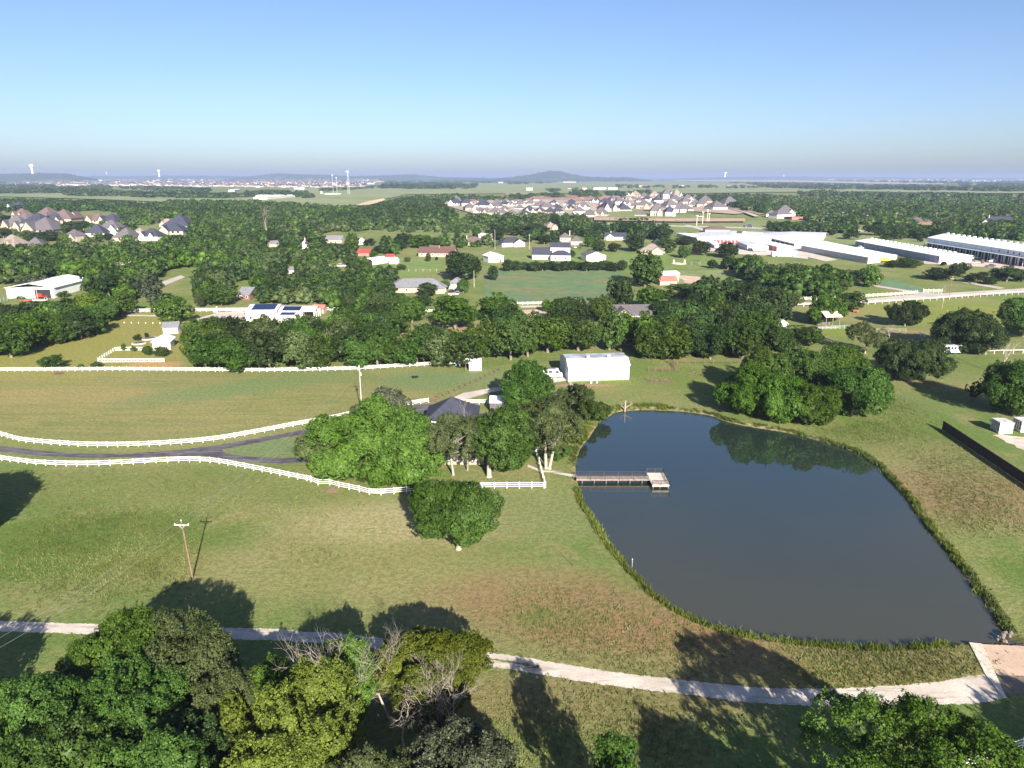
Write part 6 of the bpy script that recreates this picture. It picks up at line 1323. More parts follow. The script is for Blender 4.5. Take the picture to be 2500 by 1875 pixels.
# storage buildings
def storage(NL, NR, FL, h_, rh, label, doors=0, doorm=None, wallm=None, roofm=None, gablem=None, vents=0, canopy=False, name='storage_building'):
    a = G('S', *NL); b = G('S', *NR); c = G('S', *FL); u = (b - a); v = (c - a); Wd = math.hypot(u.x, u.y); Ln = math.hypot(v.x, v.y)
    z = a.z; r_ = empty(name, (a.x, a.y, z)); ux = u / Wd; vx = v / Ln; ux.z = 0; vx.z = (c.z - a.z) / Ln
    def T(p, q_, zz): return tuple(ux * p + vx * q_ + Vector((0, 0, zz)))
    def tbox(p0, p1, q0, q1, z0, z1):
        mb = MB(); mb.v = [T(p0, q0, z0), T(p1, q0, z0), T(p1, q1, z0), T(p0, q1, z0), T(p0, q0, z1), T(p1, q0, z1), T(p1, q1, z1), T(p0, q1, z1)]
        mb.f = [(0, 3, 2, 1), (4, 5, 6, 7), (0, 1, 5, 4), (1, 2, 6, 5), (2, 3, 7, 6), (3, 0, 4, 7)]; return mb
    wm_ = wallm or WALL['grey']; m_ = MB(); m_.v = [T(0, .06, -.5), T(Wd, .06, -.5), T(Wd, .06, h_), T(Wd / 2, .06, h_ + rh - .05), T(0, .06, h_), T(0, Ln, -.5), T(Wd, Ln, -.5), T(Wd, Ln, h_), T(Wd / 2, Ln, h_ + rh - .05), T(0, Ln, h_)]
    m_.f = [(0, 1, 2, 3, 4), (9, 8, 7, 6, 5), (0, 5, 6, 1), (1, 6, 7, 2), (2, 7, 8, 3), (3, 8, 9, 4), (4, 9, 5, 0)]; m_.build('wall', wm_, r_)
    m_ = MB(); m_.v = [T(0, 0, -.4), T(Wd, 0, -.4), T(Wd, 0, h_), T(Wd / 2, 0, h_ + rh - .05), T(0, 0, h_), T(0, .055, -.4), T(Wd, .055, -.4), T(Wd, .055, h_), T(Wd / 2, .055, h_ + rh - .05), T(0, .055, h_)]
    m_.f = [(0, 1, 2, 3, 4), (9, 8, 7, 6, 5), (0, 5, 6, 1), (1, 6, 7, 2), (2, 7, 8, 3), (3, 8, 9, 4), (4, 9, 5, 0)]; m_.build('gable_wall', gablem or wm_, r_)
    o_ = .5; m_ = MB(); m_.v = [T(-o_, -o_, h_), T(Wd / 2, -o_, h_ + rh), T(Wd + o_, -o_, h_), T(-o_, Ln + o_, h_), T(Wd / 2, Ln + o_, h_ + rh), T(Wd + o_, Ln + o_, h_)]; m_.v += [(x, y, zz + .15) for x, y, zz in m_.v]
    m_.f = [(6, 7, 10, 9), (7, 8, 11, 10), (0, 3, 4, 1), (1, 4, 5, 2), (0, 1, 7, 6), (1, 2, 8, 7), (3, 9, 10, 4), (4, 10, 11, 5), (0, 6, 9, 3), (2, 5, 11, 8)]; m_.build('roof', roofm or WHITEM, r_)
    for k_ in range(doors):
        q0 = Ln * (k_ + .15) / doors; q1 = Ln * (k_ + .85) / doors; tbox(-.10, .03, q0, q1, 0, h_ * (.55 if canopy else .8)).build('door_or_bay_shade', doorm or DARK, r_)
    for k_ in range(vents):
        q0 = Ln * (k_ + .5) / vents; tbox(Wd / 2 - .9, Wd / 2 + .9, q0 - 1.2, q0 + 1.2, h_ + rh + .1, h_ + rh + .9).build('ridge_vent', WHITE, r_)
    if canopy:
        tbox(-3.2, -.12, 0, Ln, h_ * .60, h_ * .64).build('canopy', WHITE, r_)
        for k_ in range(doors + 1): q0 = Ln * k_ / doors; tbox(-3.0, -2.6, q0 - .2, q0 + .2, -.2, h_ * .598).build('canopy_post', WALL['grey'], r_)
        for k_ in range(7): q0 = Ln * (k_ + .5) / 7; tbox(-.06, .02, q0 - .15, q0 + .15, h_ * .66, h_ * .98).build('wall_seam', mat('seam_dark', (.15, .18, .22)), r_)
        for q0 in (12, 17, 22, 30): tbox(-.08, .03, q0, q0 + 1.2, h_ * .76, h_ * .88).build('window', GLASS, r_)
    tag(r_, label, 'storage building', 'white-roofed storage buildings'); return r_
BW = mat('blue_white_wall', (.50, .56, .62), .6, .06, .3); RD = mat('red_door', (.42, .06, .07), .5); BD = mat('blue_grey_door', (.22, .26, .34), .5, .2, .5); GD = mat('grey_door', (.38, .38, .40), .6)
storage((2520, 655), (2610, 648), (2261, 610), 9.6, 2.6, 'biggest white-roofed building at the right with a long canopy over open bays', 17, DARK, BW, None, WALL['white'], 18, True)  # near-black panels paint the shade inside the open bays; no doors here
storage((2291.8, 643), (2371, 641.5), (2087, 603), 4.9, 1.7, 'long white-roofed storage building left of the biggest one, with a white gable', 22, BD, mat('blue_grey_wall', (.26, .3, .38), .6), None, WALL['white'], 20)
storage((2118, 644), (2182, 636), (1955, 613), 4.3, 1.0, 'white-roofed storage building with grey doors nearest the dark wood', 14, GD, WALL['grey'], None, WALL['white'])
storage((2178, 637), (2189, 634), (1988, 598), 3.2, .5, 'narrow white storage roof behind the grey-doored building', 12, BD, WALL['grey'])
storage((1938.6, 609), (2019, 603), (1882, 594), 4.4, .9, 'low broad white-roofed storage building in the middle of the yard', 5, DARK, WALL['grey'])
storage((1896, 614.5), (1937, 614.5), (1826, 598), 4.0, .8, 'white-roofed storage building with dark red doors left of the broad one', 8, RD, WALL['grey'])
storage((1824, 612), (1870, 611), (1800, 602), 4.2, .9, 'pale grey-roofed storage building beside the parked camper', 3, GD, WALL['grey'], ROOF['steel'])
storage((1812, 598), (1852, 594), (1740, 596), 4.6, 1.0, 'white-roofed storage building with maroon doors above the dark tree', 8, RD, WALL['grey'])
storage((1700, 590), (1860, 590), (1712, 578), 4.0, 1.4, 'long blue-grey storage roof with bright red doors at its left end', 0, None, WALL['grey'], ROOF['steel'])
r_ = empty('office_front', G('C8', 610, 335)); 
MB().box(-11, 11, 0, .3, 0, 4.2).build('wall', WALL['red'], r_)
for k_ in range(3): MB().box(-8 + k_ * 6, -4.6 + k_ * 6, -.1, .05, .3, 3.8).build('door_or_bay_shade', mat('bright_red_door', (.62, .07, .06), .5), r_)
tag(r_, 'bright red wall with red roller doors below the blue-grey roof', 'storage front')
storage((1830, 588), (2010, 586), (1845, 579), 3.6, 1.2, 'long blue-grey storage roof farthest back at the right', 0, None, WALL['grey'], ROOF['steel'])
storage((1695, 588), (1740, 592), (1652, 577), 3.0, .6, 'white roof at the left end of the storage yard', 0, None, WALL['white'])
storage((1745, 607), (1760, 606), (1728, 596), 2.5, .4, 'small white roof between the dark trees of the storage yard', 0, None, WALL['white'])
simple('C8', 560, 205, 980, 210, 'hip', 'brown', 'cream', 16, 4.0, 3.0, 'broad brown-roofed building behind the blue-grey storage roofs', 'building', name='roadside_building', wins=4)
vehicle(G('C8', 1480, 515), R(176), 'rv', 'white', 'white camper trailer parked between storage buildings', 'camper', 1.5)
r_ = empty('box_trailer', G('C8', 1900, 600)); MB().box(-9, 9, 0, 3, .4, 3.6).build('body', WHITEM, r_)
for x in (-6, 6): m_ = MB(); wheel(m_, x, .1, .5, .3); m_.build('wheel', TYRE, r_)
tag(r_, 'long low white box trailer in front of the dark-red-doored storage', 'trailer')
r_ = empty('yellow_truck', G('A4', 1000, 920)); MB().box(-3, 2, -1.1, 1.1, 1.0, 2.9).build('body', mat('yellow_paint', (.75, .55, .05), .4), r_); MB().box(2.02, 3.6, -1.05, 1.05, .6, 2.5).build('cab', mat('yellow_paint', (.75, .55, .05)), r_)
for x in (-1.8, 2.6):
    for y in (-1.0, 1.0): m_ = MB(); wheel(m_, x, y, .5, .3); m_.build('wheel', TYRE, r_)
tag(r_, 'yellow truck behind the bushes below the storage buildings', 'truck')
for tgp, rz, kd, cl, lb in ((('C6', 1140, 465), R(-8), 'pickup', 'white', 'white pickup truck nearest the white gable of the storage yard'), (('C6', 1155, 560), R(182), 'car', 'silver', 'silver car parked left of the dark bin'), (('C6', 1520, 535), R(12), 'pickup', 'white', 'white pickup truck in front of the open bays'),
                    (('C6', 1490, 635), R(178), 'car', 'dark', 'dark car at the near edge of the pink paved yard'), (('A4', 800, 805), R(150), 'pickup', 'white', 'white pickup truck at the far end of the long storage building'), (('A2', 740, 960), R(10), 'suv', 'white', 'white vehicle in a gap of the middle woods')):
    vehicle(G(*tgp), rz, kd, cl, lb, 'pickup' if kd == 'pickup' else 'car', 1.25)
r_ = empty('waste_bin', G('C6', 1297, 560)); MB().box(-.9, .9, -.8, .8, 0, 2.6).build('bin', mat('bin_brown', (.07, .04, .04)), r_); MB().box(-1, 1, -.9, .9, 2.602, 2.72).build('lid', mat('bin_brown', (.07, .04, .04)), r_); tag(r_, 'dark upright bin between the silver car and the white pickup', 'bin')
vehicle(G('C4', 1640, 370), R(-2), 'pickup', 'dark', 'dark pickup truck driving on the far highway', 'pickup', 1.9)
for tgp, lb in ((('C4', 1135, 268), 'white car left of the light pole in the far lots'), (('C4', 880, 315), 'white vehicle at the clay bank of the highway')): vehicle(G(*tgp), 0, 'car', 'white', lb, 'car', 1.8)
for xx, lb in ((2010, 'white house group at far right, left gable'),): pass
simple('A4', 1840, 612, 1910, 615, 'gabley', 'navy', 'white', 12, 4, 4, 'white gabled wing of the lone far house at the right', name='far_white_house')
simple('A4', 1915, 598, 2110, 600, 'gable', 'navy', 'white', 14, 5, 4, 'lone far white house with dark roof in the trees at the right', name='far_white_house', wins=4, chimney=(-12, 4, 11))
simple('A4', 1255, 600, 1415, 596, 'hip', 'taupe', 'brown', 22, 3.5, 4.5, 'wide low grey-brown roof in the far trees above the storage buildings', 'building', name='low_roof_building')
simple('A4', 78, 545, 222, 540, 'hip', 'taupe', 'white', 16, 5, 5, 'far house with taupe roof left of the orange frame, at the woods edge', name='far_house', wins=4)
simple('A4', 205, 555, 300, 552, 'flat', 'orange', 'brick', 14, 3.2, 1, 'low orange-red building frame right of the taupe house', 'building', name='building_frame')
# far long buildings
for tg, x0, y0, x1, y1, d_, h_, roof, wall, lb in (
    ('A1', 1950, 372, 2212, 345, 40, 6, 'grey', 'grey', 'long grey warehouse at the left of the two far white ones'), ('A2', 0, 372, 210, 372, 40, 7, 'white', 'white', 'far white warehouse in the pale field, middle one'), ('A2', 95, 385, 362, 362, 30, 6, 'white', 'white', 'far white warehouse in the pale field, right one'),
    ('A2', 330, 294, 355, 294, 20, 9, 'white', 'white', 'small far white barn above the warehouses'), ('A2', 365, 296, 415, 296, 20, 8, 'white', 'white', 'far white shed right of the small barn'), ('A1', 2025, 312, 2080, 304, 20, 6, 'white', 'white', 'far white shed above the grey warehouse'),
    ('A2', 2095, 238, 2135, 238, 40, 9, 'white', 'white', 'tiny white building on the field left of the wooded hill'), ('A3', 705, 296, 815, 296, 40, 10, 'tan', 'white', 'far low white building beyond the subdivision, left'), ('A3', 830, 298, 910, 298, 40, 10, 'tan', 'white', 'far low white building beyond the subdivision, right'),
    ('A3', 440, 236, 555, 236, 60, 14, 'tan', 'cream', 'pale buildings at the foot of the wooded hill'), ('A3', 1095, 272, 1170, 272, 60, 9, 'brick', 'cream', 'far reddish barn row on the plain'), ('A3', 125, 304, 178, 304, 20, 9, 'white', 'white', 'far white farm building left on the plain'),
    ('A3', 605, 305, 645, 305, 20, 12, 'tan', 'cream', 'far pale house left of the low white buildings'), ('A3', 480, 292, 515, 292, 20, 6, 'brown', 'pink', 'far pinkish farmhouse on the plain'), ('A3', 1445, 272, 1485, 272, 30, 8, 'white', 'white', 'far white shed on the plain right of the hill'),
    ('A3', 1865, 275, 1905, 275, 30, 7, 'white', 'white', 'far white shed below the pale water tower'), ('A4', 1030, 284, 1055, 284, 30, 7, 'white', 'white', 'far white shed in the tan field'), ('A4', 1495, 294, 1545, 294, 30, 7, 'white', 'white', 'long far white shed near the right edge'), ('A4', 605, 282, 635, 282, 30, 7, 'white', 'white', 'small far white shed in the tan field, left'),
    ('A1', 1020, 168, 1085, 168, 200, 25, 'white', 'white', 'long white hangar on the left horizon, left one'), ('A1', 1095, 169, 1165, 169, 200, 22, 'tan', 'cream', 'long cream hangar on the left horizon, right one'), ('A1', 890, 222, 955, 220, 60, 18, 'white', 'white', 'far white hall in the left suburb'), ('A1', 1580, 205, 1680, 203, 80, 22, 'white', 'cream', 'far cream school-like hall in the left suburb'),
    ('A1', 370, 212, 460, 210, 60, 18, 'red', 'white', 'far white building with red roof at the left suburb edge'), ('A1', 470, 218, 545, 217, 60, 16, 'red', 'cream', 'second far building with red roof at the left suburb edge')):
    simple(tg, x0, y0, x1, y1, 'gable' if d_ < 50 else 'flat', roof, wall, d_, h_, h_ * .25, lb, 'building', name='far_building')

# ------------------------------------------------------------------ rows of houses
def house_proto(k):
    wins = []; r = random.Random(k)
    specs = [dict(m=('hip', 1, 1.0, .2, .38), w=[('gabley', -.28, -.14, .4, .5, .2, .26)]), dict(m=('hip', 1, .9, .32, .36), w=[('gabley', .25, -.16, .42, .5, .22, .26)]),
             dict(m=('hip', 1, .85, .22, .4), w=[('gabley', -.25, -.12, .3, .5, .22, .26), ('gabley', .2, -.1, .26, .4, .21, .22)]), dict(m=('hip', 1, 1.1, .2, .44), w=[('hip', .3, -.2, .45, .6, .19, .24)])][k % 4]
    kd, w_, d_, h_, rh = specs['m']; s_ = 16.0
    wm = wall_mb(kd, w_ * s_, d_ * s_, h_ * s_, rh * s_); rm = roof_mb(kd, w_ * s_, d_ * s_, h_ * s_, rh * s_, .5)
    for kk, x0, y0, ww, dd, hh, rr2 in specs['w']:
        a_ = wall_mb(kk, ww * s_, dd * s_, hh * s_, rr2 * s_, y0 * s_, x0 * s_); b_ = roof_mb(kk, ww * s_, dd * s_, hh * s_, rr2 * s_, .4, y0 * s_, x0 * s_)
        for src, dst in ((a_, wm), (b_, rm)):
            n = len(dst.v); dst.v += src.v; dst.f += [tuple(i + n for i in f) for f in src.f]
    return wm.mesh('house_walls'), rm.mesh('house_roof'), h_ * s_
HP = [house_proto(k) for k in range(4)]
winme = MB().box(-.7, .7, -.1, .1, -.7, .7).mesh('window'); winme.materials.append(GLASS)
def put_house(p, w_, rz, roof, wall, zone, k=None, hs=1.0, label=None, wins=3, name='suburban_house'):
    k = RNG.integers(4) if k is None else k; wm, rm, hh = HP[k]; s_ = w_ / 16.0; root = empty(name, p, rz, (s_, s_, s_ * hs))
    link('wall', wm, root, WALL[wall], True); link('roof', rm, root, ROOF[roof], True)
    for i in range(wins):
        o = link('window', winme, root); o.location = (-2.5 + 3.6 * i, -.02 if i else -.02, 2.1)
    HOUSES.append([root, roof, zone, proj(p[0], p[1], p[2])[0], label])
def row(tg, lst, zone, walls=('white', 'cream', 'white', 'tan'), yaw=0, sc=1.0, hs=1.0, wins=3, rec=0):
    rg = random.Random(len(lst))
    for x, y, w_, c_ in lst:
        p = G(tg, x, y); W_ = w_ * ZT[tg][2] / ppm(p) * sc
        put_house(p, W_, yaw + rg.uniform(-.35, .35) + (math.pi if rg.random() < .25 else 0), {'d': 'navy', 't': 'taupe', 'b': 'brown', 'n': 'tan'}[c_], walls[rg.randrange(len(walls))], zone, hs=hs, wins=wins)
row('C1', [(230, 95, 230, 'd'), (300, 225, 240, 'b'), (20, 250, 90, 't'), (330, 320, 300, 't'), (680, 275, 340, 'b'), (880, 320, 280, 'd'), (830, 420, 400, 'd'), (1180, 285, 360, 'b'), (1540, 310, 280, 'b'), (1760, 330, 300, 'd'), (1780, 490, 320, 't'), (1560, 525, 300, 'd'),
           (210, 440, 380, 't'), (640, 510, 480, 't'), (110, 730, 350, 'n'), (1150, 600, 260, 't'), (650, 680, 240, 't'), (2010, 600, 320, 't')], 'in the estate at far left', ('cream', 'tan', 'white', 'pink'), 0, 1.0, 1.05)
row('C2', [(600, 370, 380, 'd'), (460, 320, 200, 'n'), (530, 440, 330, 'd'), (190, 520, 300, 'd'), (50, 420, 130, 'n')], 'just right of the left estate', ('cream', 'white'), 0, 1.0, .9)
zs = 'in the new subdivision'
row('C3', [(215, 130, 130, 't'), (180, 195, 190, 'd'), (370, 210, 180, 'd'), (560, 222, 190, 'd'), (550, 160, 100, 'd'), (820, 180, 150, 't'), (800, 145, 90, 't'), (935, 145, 90, 't'), (930, 195, 130, 'd'), (1060, 165, 100, 't'), (1120, 185, 110, 'd'), (1200, 150, 80, 'd'), (1345, 128, 90, 't'),
           (760, 235, 170, 't'), (1000, 208, 120, 't'), (1150, 222, 160, 't'), (420, 275, 170, 't'), (530, 305, 150, 't'), (650, 315, 150, 't'), (780, 285, 130, 't')], zs + ', left part')
row('C3', [(760, 330, 140, 't'), (890, 285, 130, 't'), (890, 338, 140, 't'), (1000, 330, 140, 't'), (1110, 252, 120, 't'), (1130, 350, 140, 't'), (1280, 310, 190, 'd'), (1250, 352, 150, 'd'), (1300, 205, 140, 't'), (1390, 218, 130, 't'), (1460, 190, 120, 't'), (1510, 235, 140, 't'), (1560, 265, 180, 't'), (1640, 190, 120, 'd'),
           (1650, 262, 160, 'd'), (1450, 300, 150, 'd'), (1560, 315, 160, 'd'), (1700, 305, 140, 'd'), (1820, 192, 100, 't'), (1880, 200, 140, 'd'), (1850, 262, 140, 'd'), (1900, 165, 110, 'd'), (1975, 200, 90, 't'), (2050, 255, 190, 't'), (1990, 318, 170, 't'), (2120, 365, 190, 't'), (2120, 140, 70, 't'), (2190, 150, 80, 'd')], zs + ', middle part')
row('C4', [(20, 110, 90, 'd'), (110, 140, 120, 'd'), (180, 210, 200, 'd'), (280, 200, 140, 'd'), (60, 262, 160, 't'), (220, 88, 90, 't'), (320, 92, 90, 'd'), (260, 132, 120, 't'), (350, 152, 120, 't'), (430, 178, 110, 't'), (520, 182, 150, 't'), (410, 82, 80, 't'), (480, 104, 100, 't'), (570, 108, 110, 'd'), (650, 112, 100, 'd'), (640, 152, 90, 'd'),
           (640, 42, 80, 'n'), (440, 45, 110, 'n'), (350, 40, 70, 't'), (540, 60, 90, 't'), (510, 252, 120, 't')], zs + ', by its diagonal street')
row('C4', [(770, 165, 150, 't'), (860, 115, 130, 't'), (920, 128, 130, 't'), (990, 134, 120, 't'), (1070, 155, 130, 't'), (1150, 162, 120, 't'), (1240, 182, 170, 't'), (1390, 150, 170, 't'), (1180, 112, 130, 't'), (1080, 88, 100, 't'), (1000, 88, 100, 't'), (980, 204, 130, 't'), (720, 70, 100, 't'), (1880, 262, 110, 't'), (2030, 268, 190, 't')], zs + ', right part')
row('C4', [(785, 72, 110, 't'), (890, 80, 100, 'n'), (905, 212, 120, 't'), (810, 262, 110, 'd'), (660, 262, 130, 't')], zs + ', two-storey pale fronts', ('white', 'cream', 'teal'), 0, 1.0, 1.6)
# left suburbs, seen small
rg = np.random.default_rng(77); lst = []; tries = 0
polyS = A('A2', [(0, 210), (560, 208), (1100, 207), (1110, 218), (1000, 245), (930, 270), (560, 278), (0, 275)])
while len(lst) < 150 and tries < 9000:
    tries += 1; x = rg.uniform(625, 940); y = rg.uniform(437, 460)
    if inpoly(x, y, polyS) and all(abs(x - a[0]) > 4.6 or abs(y - a[1]) > 1.9 for a in lst): lst.append((x, y))
for x, y in lst:
    p = P(x, y); put_house(p, 12.5 / ppm(p), rg.uniform(-.4, .4), 'taupe' if rg.random() < .65 else ('brown' if rg.random() < .6 else 'navy'), ['white', 'cream', 'tan', 'pink'][int(rg.integers(4))], 'in the far left suburb', wins=0, hs=.9, name='far_suburban_house')
# the rest of the far suburbs as one sheet of roofs
def roofs_stuff():
    mats = [WALL['white'], WALL['cream'], ROOF['taupe'], ROOF['brown'], ROOF['navy'], WALL['pink']]; me = bpy.data.meshes.new('distant_roofs')
    for m_ in mats: me.materials.append(m_)
    V = []; F = []; MI = []; rg = np.random.default_rng(78)
    def one(x, y, pxw, hs=1.0):
        p = P(x, y); w_ = pxw / ppm(p) * rg.uniform(.8, 1.3); d_ = w_ * .6; h_ = w_ * .26 * hs; rh = w_ * .24; n = len(V); a = rg.uniform(-.5, .5); ca, sa = math.cos(a), math.sin(a)
        for dx, dy, z in ((-1, -1, 0), (1, -1, 0), (1, 1, 0), (-1, 1, 0), (-1, -1, h_), (1, -1, h_), (1, 1, h_), (-1, 1, h_), (-.5, 0, h_ + rh), (.5, 0, h_ + rh)):
            X, Y = dx * w_ / 2, dy * d_ / 2; V.append((p.x + X * ca - Y * sa, p.y + X * sa + Y * ca, p.z + z - .3))
        wm_ = [0, 1, 5][int(rg.choice(3, p=[.4, .4, .2]))]; rm_ = [2, 3, 4][int(rg.choice(3, p=[.6, .25, .15]))]
        for f in ((0, 1, 5, 4), (1, 2, 6, 5), (2, 3, 7, 6), (3, 0, 4, 7)): F.append(tuple(n + i for i in f)); MI.append(wm_)
        for f in ((4, 5, 9, 8), (5, 6, 9), (6, 7, 8, 9), (7, 4, 8)): F.append(tuple(n + i for i in f)); MI.append(rm_)
    for poly, cnt, pw in ((A('A1', [(360, 195), (560, 180), (900, 195), (2212, 195), (2212, 215), (900, 215), (560, 215)]), 330, 7), (A('A1', [(0, 240), (300, 232), (900, 225), (1400, 225), (2212, 220), (2212, 272), (1800, 272), (1300, 262), (0, 262)]), 620, 9), (A('A2', [(0, 210), (560, 208), (1100, 207), (1000, 240), (560, 240), (0, 238)]), 240, 8),
                          (A('A1', [(600, 175), (2212, 172), (2212, 195), (600, 190)]), 260, 5), (A('A3', [(1650, 185), (2212, 185), (2212, 205), (1650, 200)]), 40, 5), (A('A4', [(0, 190), (700, 195), (1500, 205), (2212, 210), (2212, 222), (1200, 225), (300, 205), (0, 205)]), 230, 5)):
        xs = [a[0] for a in poly]; ys = [a[1] for a in poly]; k = 0
        while k < cnt:
            x = rg.uniform(min(xs), max(xs)); y = rg.uniform(min(ys), max(ys))
            if inpoly(x, y, poly): one(x, y, pw); k += 1
    me.from_pydata(V, [], F); me.polygons.foreach_set('material_index', np.array(MI, dtype=np.int32)); me.update()
    tag(link('distant_roofs', me), 'mass of tiny roofs of the distant suburbs', 'houses', None, 'stuff')
roofs_stuff()
gr = {}
for h_ in HOUSES: gr.setdefault((h_[1], h_[2]), []).append(h_)
RN = {'navy': 'dark-roofed', 'taupe': 'grey-brown-roofed', 'brown': 'reddish-roofed', 'tan': 'tan-roofed'}
for (rf, zone), ls_ in gr.items():
    ls_.sort(key=lambda h: h[3])
    for i, h in enumerate(ls_): tag(h[0], h[4] or ('%s house %s' % (RN[rf], zone) if len(ls_) == 1 else '%s from left, %s house %s' % (ordn(i), RN[rf], zone)), 'house', 'houses ' + zone)
# dirt heaps in the red earth
for i, (x, y, w_, hz) in enumerate(((430, 108, 90, 12), (1335, 70, 90, 14), (2040, 92, 110, 17), (810, 82, 80, 8), (130, 112, 60, 10), (1070, 72, 40, 14), (1490, 68, 50, 9), (1770, 60, 70, 9))):
    p = G('C3', x, y); W_ = w_ * .16727 / ppm(p); bm = bmesh.new(); bmesh.ops.create_icosphere(bm, subdivisions=3, radius=1)
    rr_ = random.Random(i)
    for v in bm.verts: v.co = Vector((v.co.x * W_ / 2, v.co.y * W_ / 2, max(0, v.co.z) ** 1.3 * hz * .16727 / ppm(p))) * rr_.uniform(.92, 1.08)
    me = bpy.data.meshes.new('heap'); bm.to_mesh(me); bm.free(); o = link('soil_heap', me, None, mat('pale_soil', (.55, .44, .34), .9)); o.location = p
    tag(o, '%s from left of the pale soil heaps on the red earth' % ordn(sorted([130, 430, 810, 1070, 1335, 1490, 1770, 2040]).index(x)), 'soil heap', 'pale soil heaps')
# ------------------------------------------------------------------ jetty
WD = mat('deck_boards', (.40, .31, .25), .8, .25, 1.5, stripes=('X', .22)); WD2 = mat('deck_boards_pale', (.58, .49, .41), .8, .22, .8, stripes=('Y', .3)); RAILM = mat('dark_railing', (.05, .05, .055), .5)
ZD = .25
a = G('B3', 335, 1000, ZD); pl = [G('B3', 868, 962, ZD), G('B3', 1002, 962, ZD), G('B3', 1036, 1058, ZD), G('B3', 890, 1058, ZD)]
r_ = empty('jetty', (a.x, a.y, 0)); o0 = Vector((a.x, a.y, 0))
x1 = pl[0].x - a.x; ynear = G('B3', 600, 1017, ZD).y - a.y; yfar = G('B3', 600, 988, ZD).y - a.y
MB().box(0, x1 + .3, ynear, yfar, ZD - .1, ZD).build('walkway', WD, r_)
px0, px1 = pl[0].x - a.x + .1, pl[1].x - a.x + .2; py0, py1 = pl[3].y - a.y, pl[0].y - a.y
MB().box(px0 + .22, px1, py0, py1, ZD - .08, ZD + .03).build('platform', WD2, r_)
MB().box(px0 + .3, px1 - .1, py0 + .05, py0 + .15, ZD - .35, ZD - .082).build('edge_beam', WD, r_)
def railing(p, q_, n_):
    p = Vector(p); q_ = Vector(q_); mb = MB()
    for z in (.35, .68, 1.0): mb.bar(p + Vector((0, 0, z)), q_ + Vector((0, 0, z)), .07, .07)
    for i in range(n_ + 1): c = p.lerp(q_, i / n_); mb.bar(c, c + Vector((0, 0, 1.0)), .1, .1)
    mb.build('railing', RAILM, r_)
railing((0, yfar, ZD), (x1, yfar, ZD), 5); railing((0, ynear, ZD), (x1, ynear, ZD), 5)
railing((px0 + .25, py1, ZD + .03), (px1, py1, ZD + .03), 2); railing((px1, py0, ZD + .03), (px1, py1, ZD + .03), 3); railing((px0 + .25, py0, ZD + .03), (px1, py0, ZD + .03), 2)
for i in range(6):
    for yy in (ynear + .15, yfar - .15):
        MB().tube([(x1 * (i + .5) / 6, yy, -1.7), (x1 * (i + .5) / 6, yy, ZD - .1)], .09, 7).build('pile', BARK, r_)
for xx in (px0 + .5, (px0 + px1) / 2, px1 - .2):
    for yy in (py0 + .3, py1 - .3): MB().tube([(xx, yy, -1.7), (xx, yy, ZD - .09)], .1, 7).build('pile', BARK, r_)
tag(r_, 'wooden jetty with dark railings and a square end platform standing in the pond', 'jetty')
s_ = empty('marker_post', G('B7', 843, 450, WZ)); MB().tube([(0, 0, -1.2), (0, 0, 1.3)], .06, 6).build('post', BARKP, s_); MB().tube([(0, 0, 1.302), (0, 0, 1.38)], .09, 6).build('cap', WHITE, s_); tag(s_, 'thin pale marker post standing in the pond near its left bank', 'post')
s_ = empty('steel_post', G('B7', 490, 448)); MB().tube([(0, 0, -.2), (-.5, 0, 1.8)], .05, 6).build('post', RAILM, s_); MB().tube([(-.5, 0, 1.8), (-.52, 0, 1.9)], .07, 6).build('cap', RAILM, s_); tag(s_, 'leaning dark steel post alone in the meadow left of the pond', 'post')
# ------------------------------------------------------------------ poles and wires
POLE = mat('pole_wood', (.20, .12, .09), .9, .2, 2); POLEG = mat('pole_grey', (.45, .42, .40), .8, .15, 2)
def pole(base, h_, label, m=POLE, lean=0, arm=2.2, r=.16, arma=0.0, tf=False, cap=None, group='utility poles', white_arm=True):
    p = empty('utility_pole', base); top = Vector((lean, 0, h_))
    MB().tube([(0, 0, -.3), top * .5, top], [r, r * .85, r * .65], 8).build('pole', m, p)
    ca, sa = math.cos(arma), math.sin(arma); z = top + Vector((0, 0, -.7)); AM = POLEG if white_arm else POLE
    if arm:
        mb = MB(); mb.bar(z + Vector((-ca * arm / 2, -sa * arm / 2, 0)), z + Vector((ca * arm / 2, sa * arm / 2, 0)), .12, .14)
        mb.bar(z + Vector((-ca * arm * .25, -sa * arm * .25, 0)), z + Vector((0, 0, -.6)), .05, .05); mb.bar(z + Vector((ca * arm * .25, sa * arm * .25, 0)), z + Vector((0, 0, -.6)), .05, .05)
        mb.build('crossarm', AM, p)
        for t_ in (-.46, .46): c = z + Vector((ca * arm * t_, sa * arm * t_, .07)); MB().tube([c, c + Vector((0, 0, .2))], [.07, .05], 6).build('insulator', WHITE, p)
    MB().tube([top, top + Vector((0, 0, .2))], [.07, .05], 6).build('insulator', WHITE, p)
    if tf: MB().tube([(lean + .3, -.3, h_ - 2.6), (lean + .3, -.3, h_ - 1.7)], .25, 10).build('transformer', POLEG, p)
    tag(p, label, 'utility pole', group); return Vector(base) + top
b1 = G('B5', 1157, 521); t1 = pole(b1, 9.9, 'brown utility pole with pale crossarm leaning left in the near meadow', lean=-.55, r=.13)
b2 = G('S', 884, 1010); t2 = pole(b2, hgt(b2, 893), 'light grey utility pole with transformer behind the pale blossoming tree', POLEG, 0, 2.6, .15, .05, True)
b0 = Vector((-62, 60, 0)); t0 = pole(b0, 10.2, 'utility pole beyond the lower left edge of the photo')
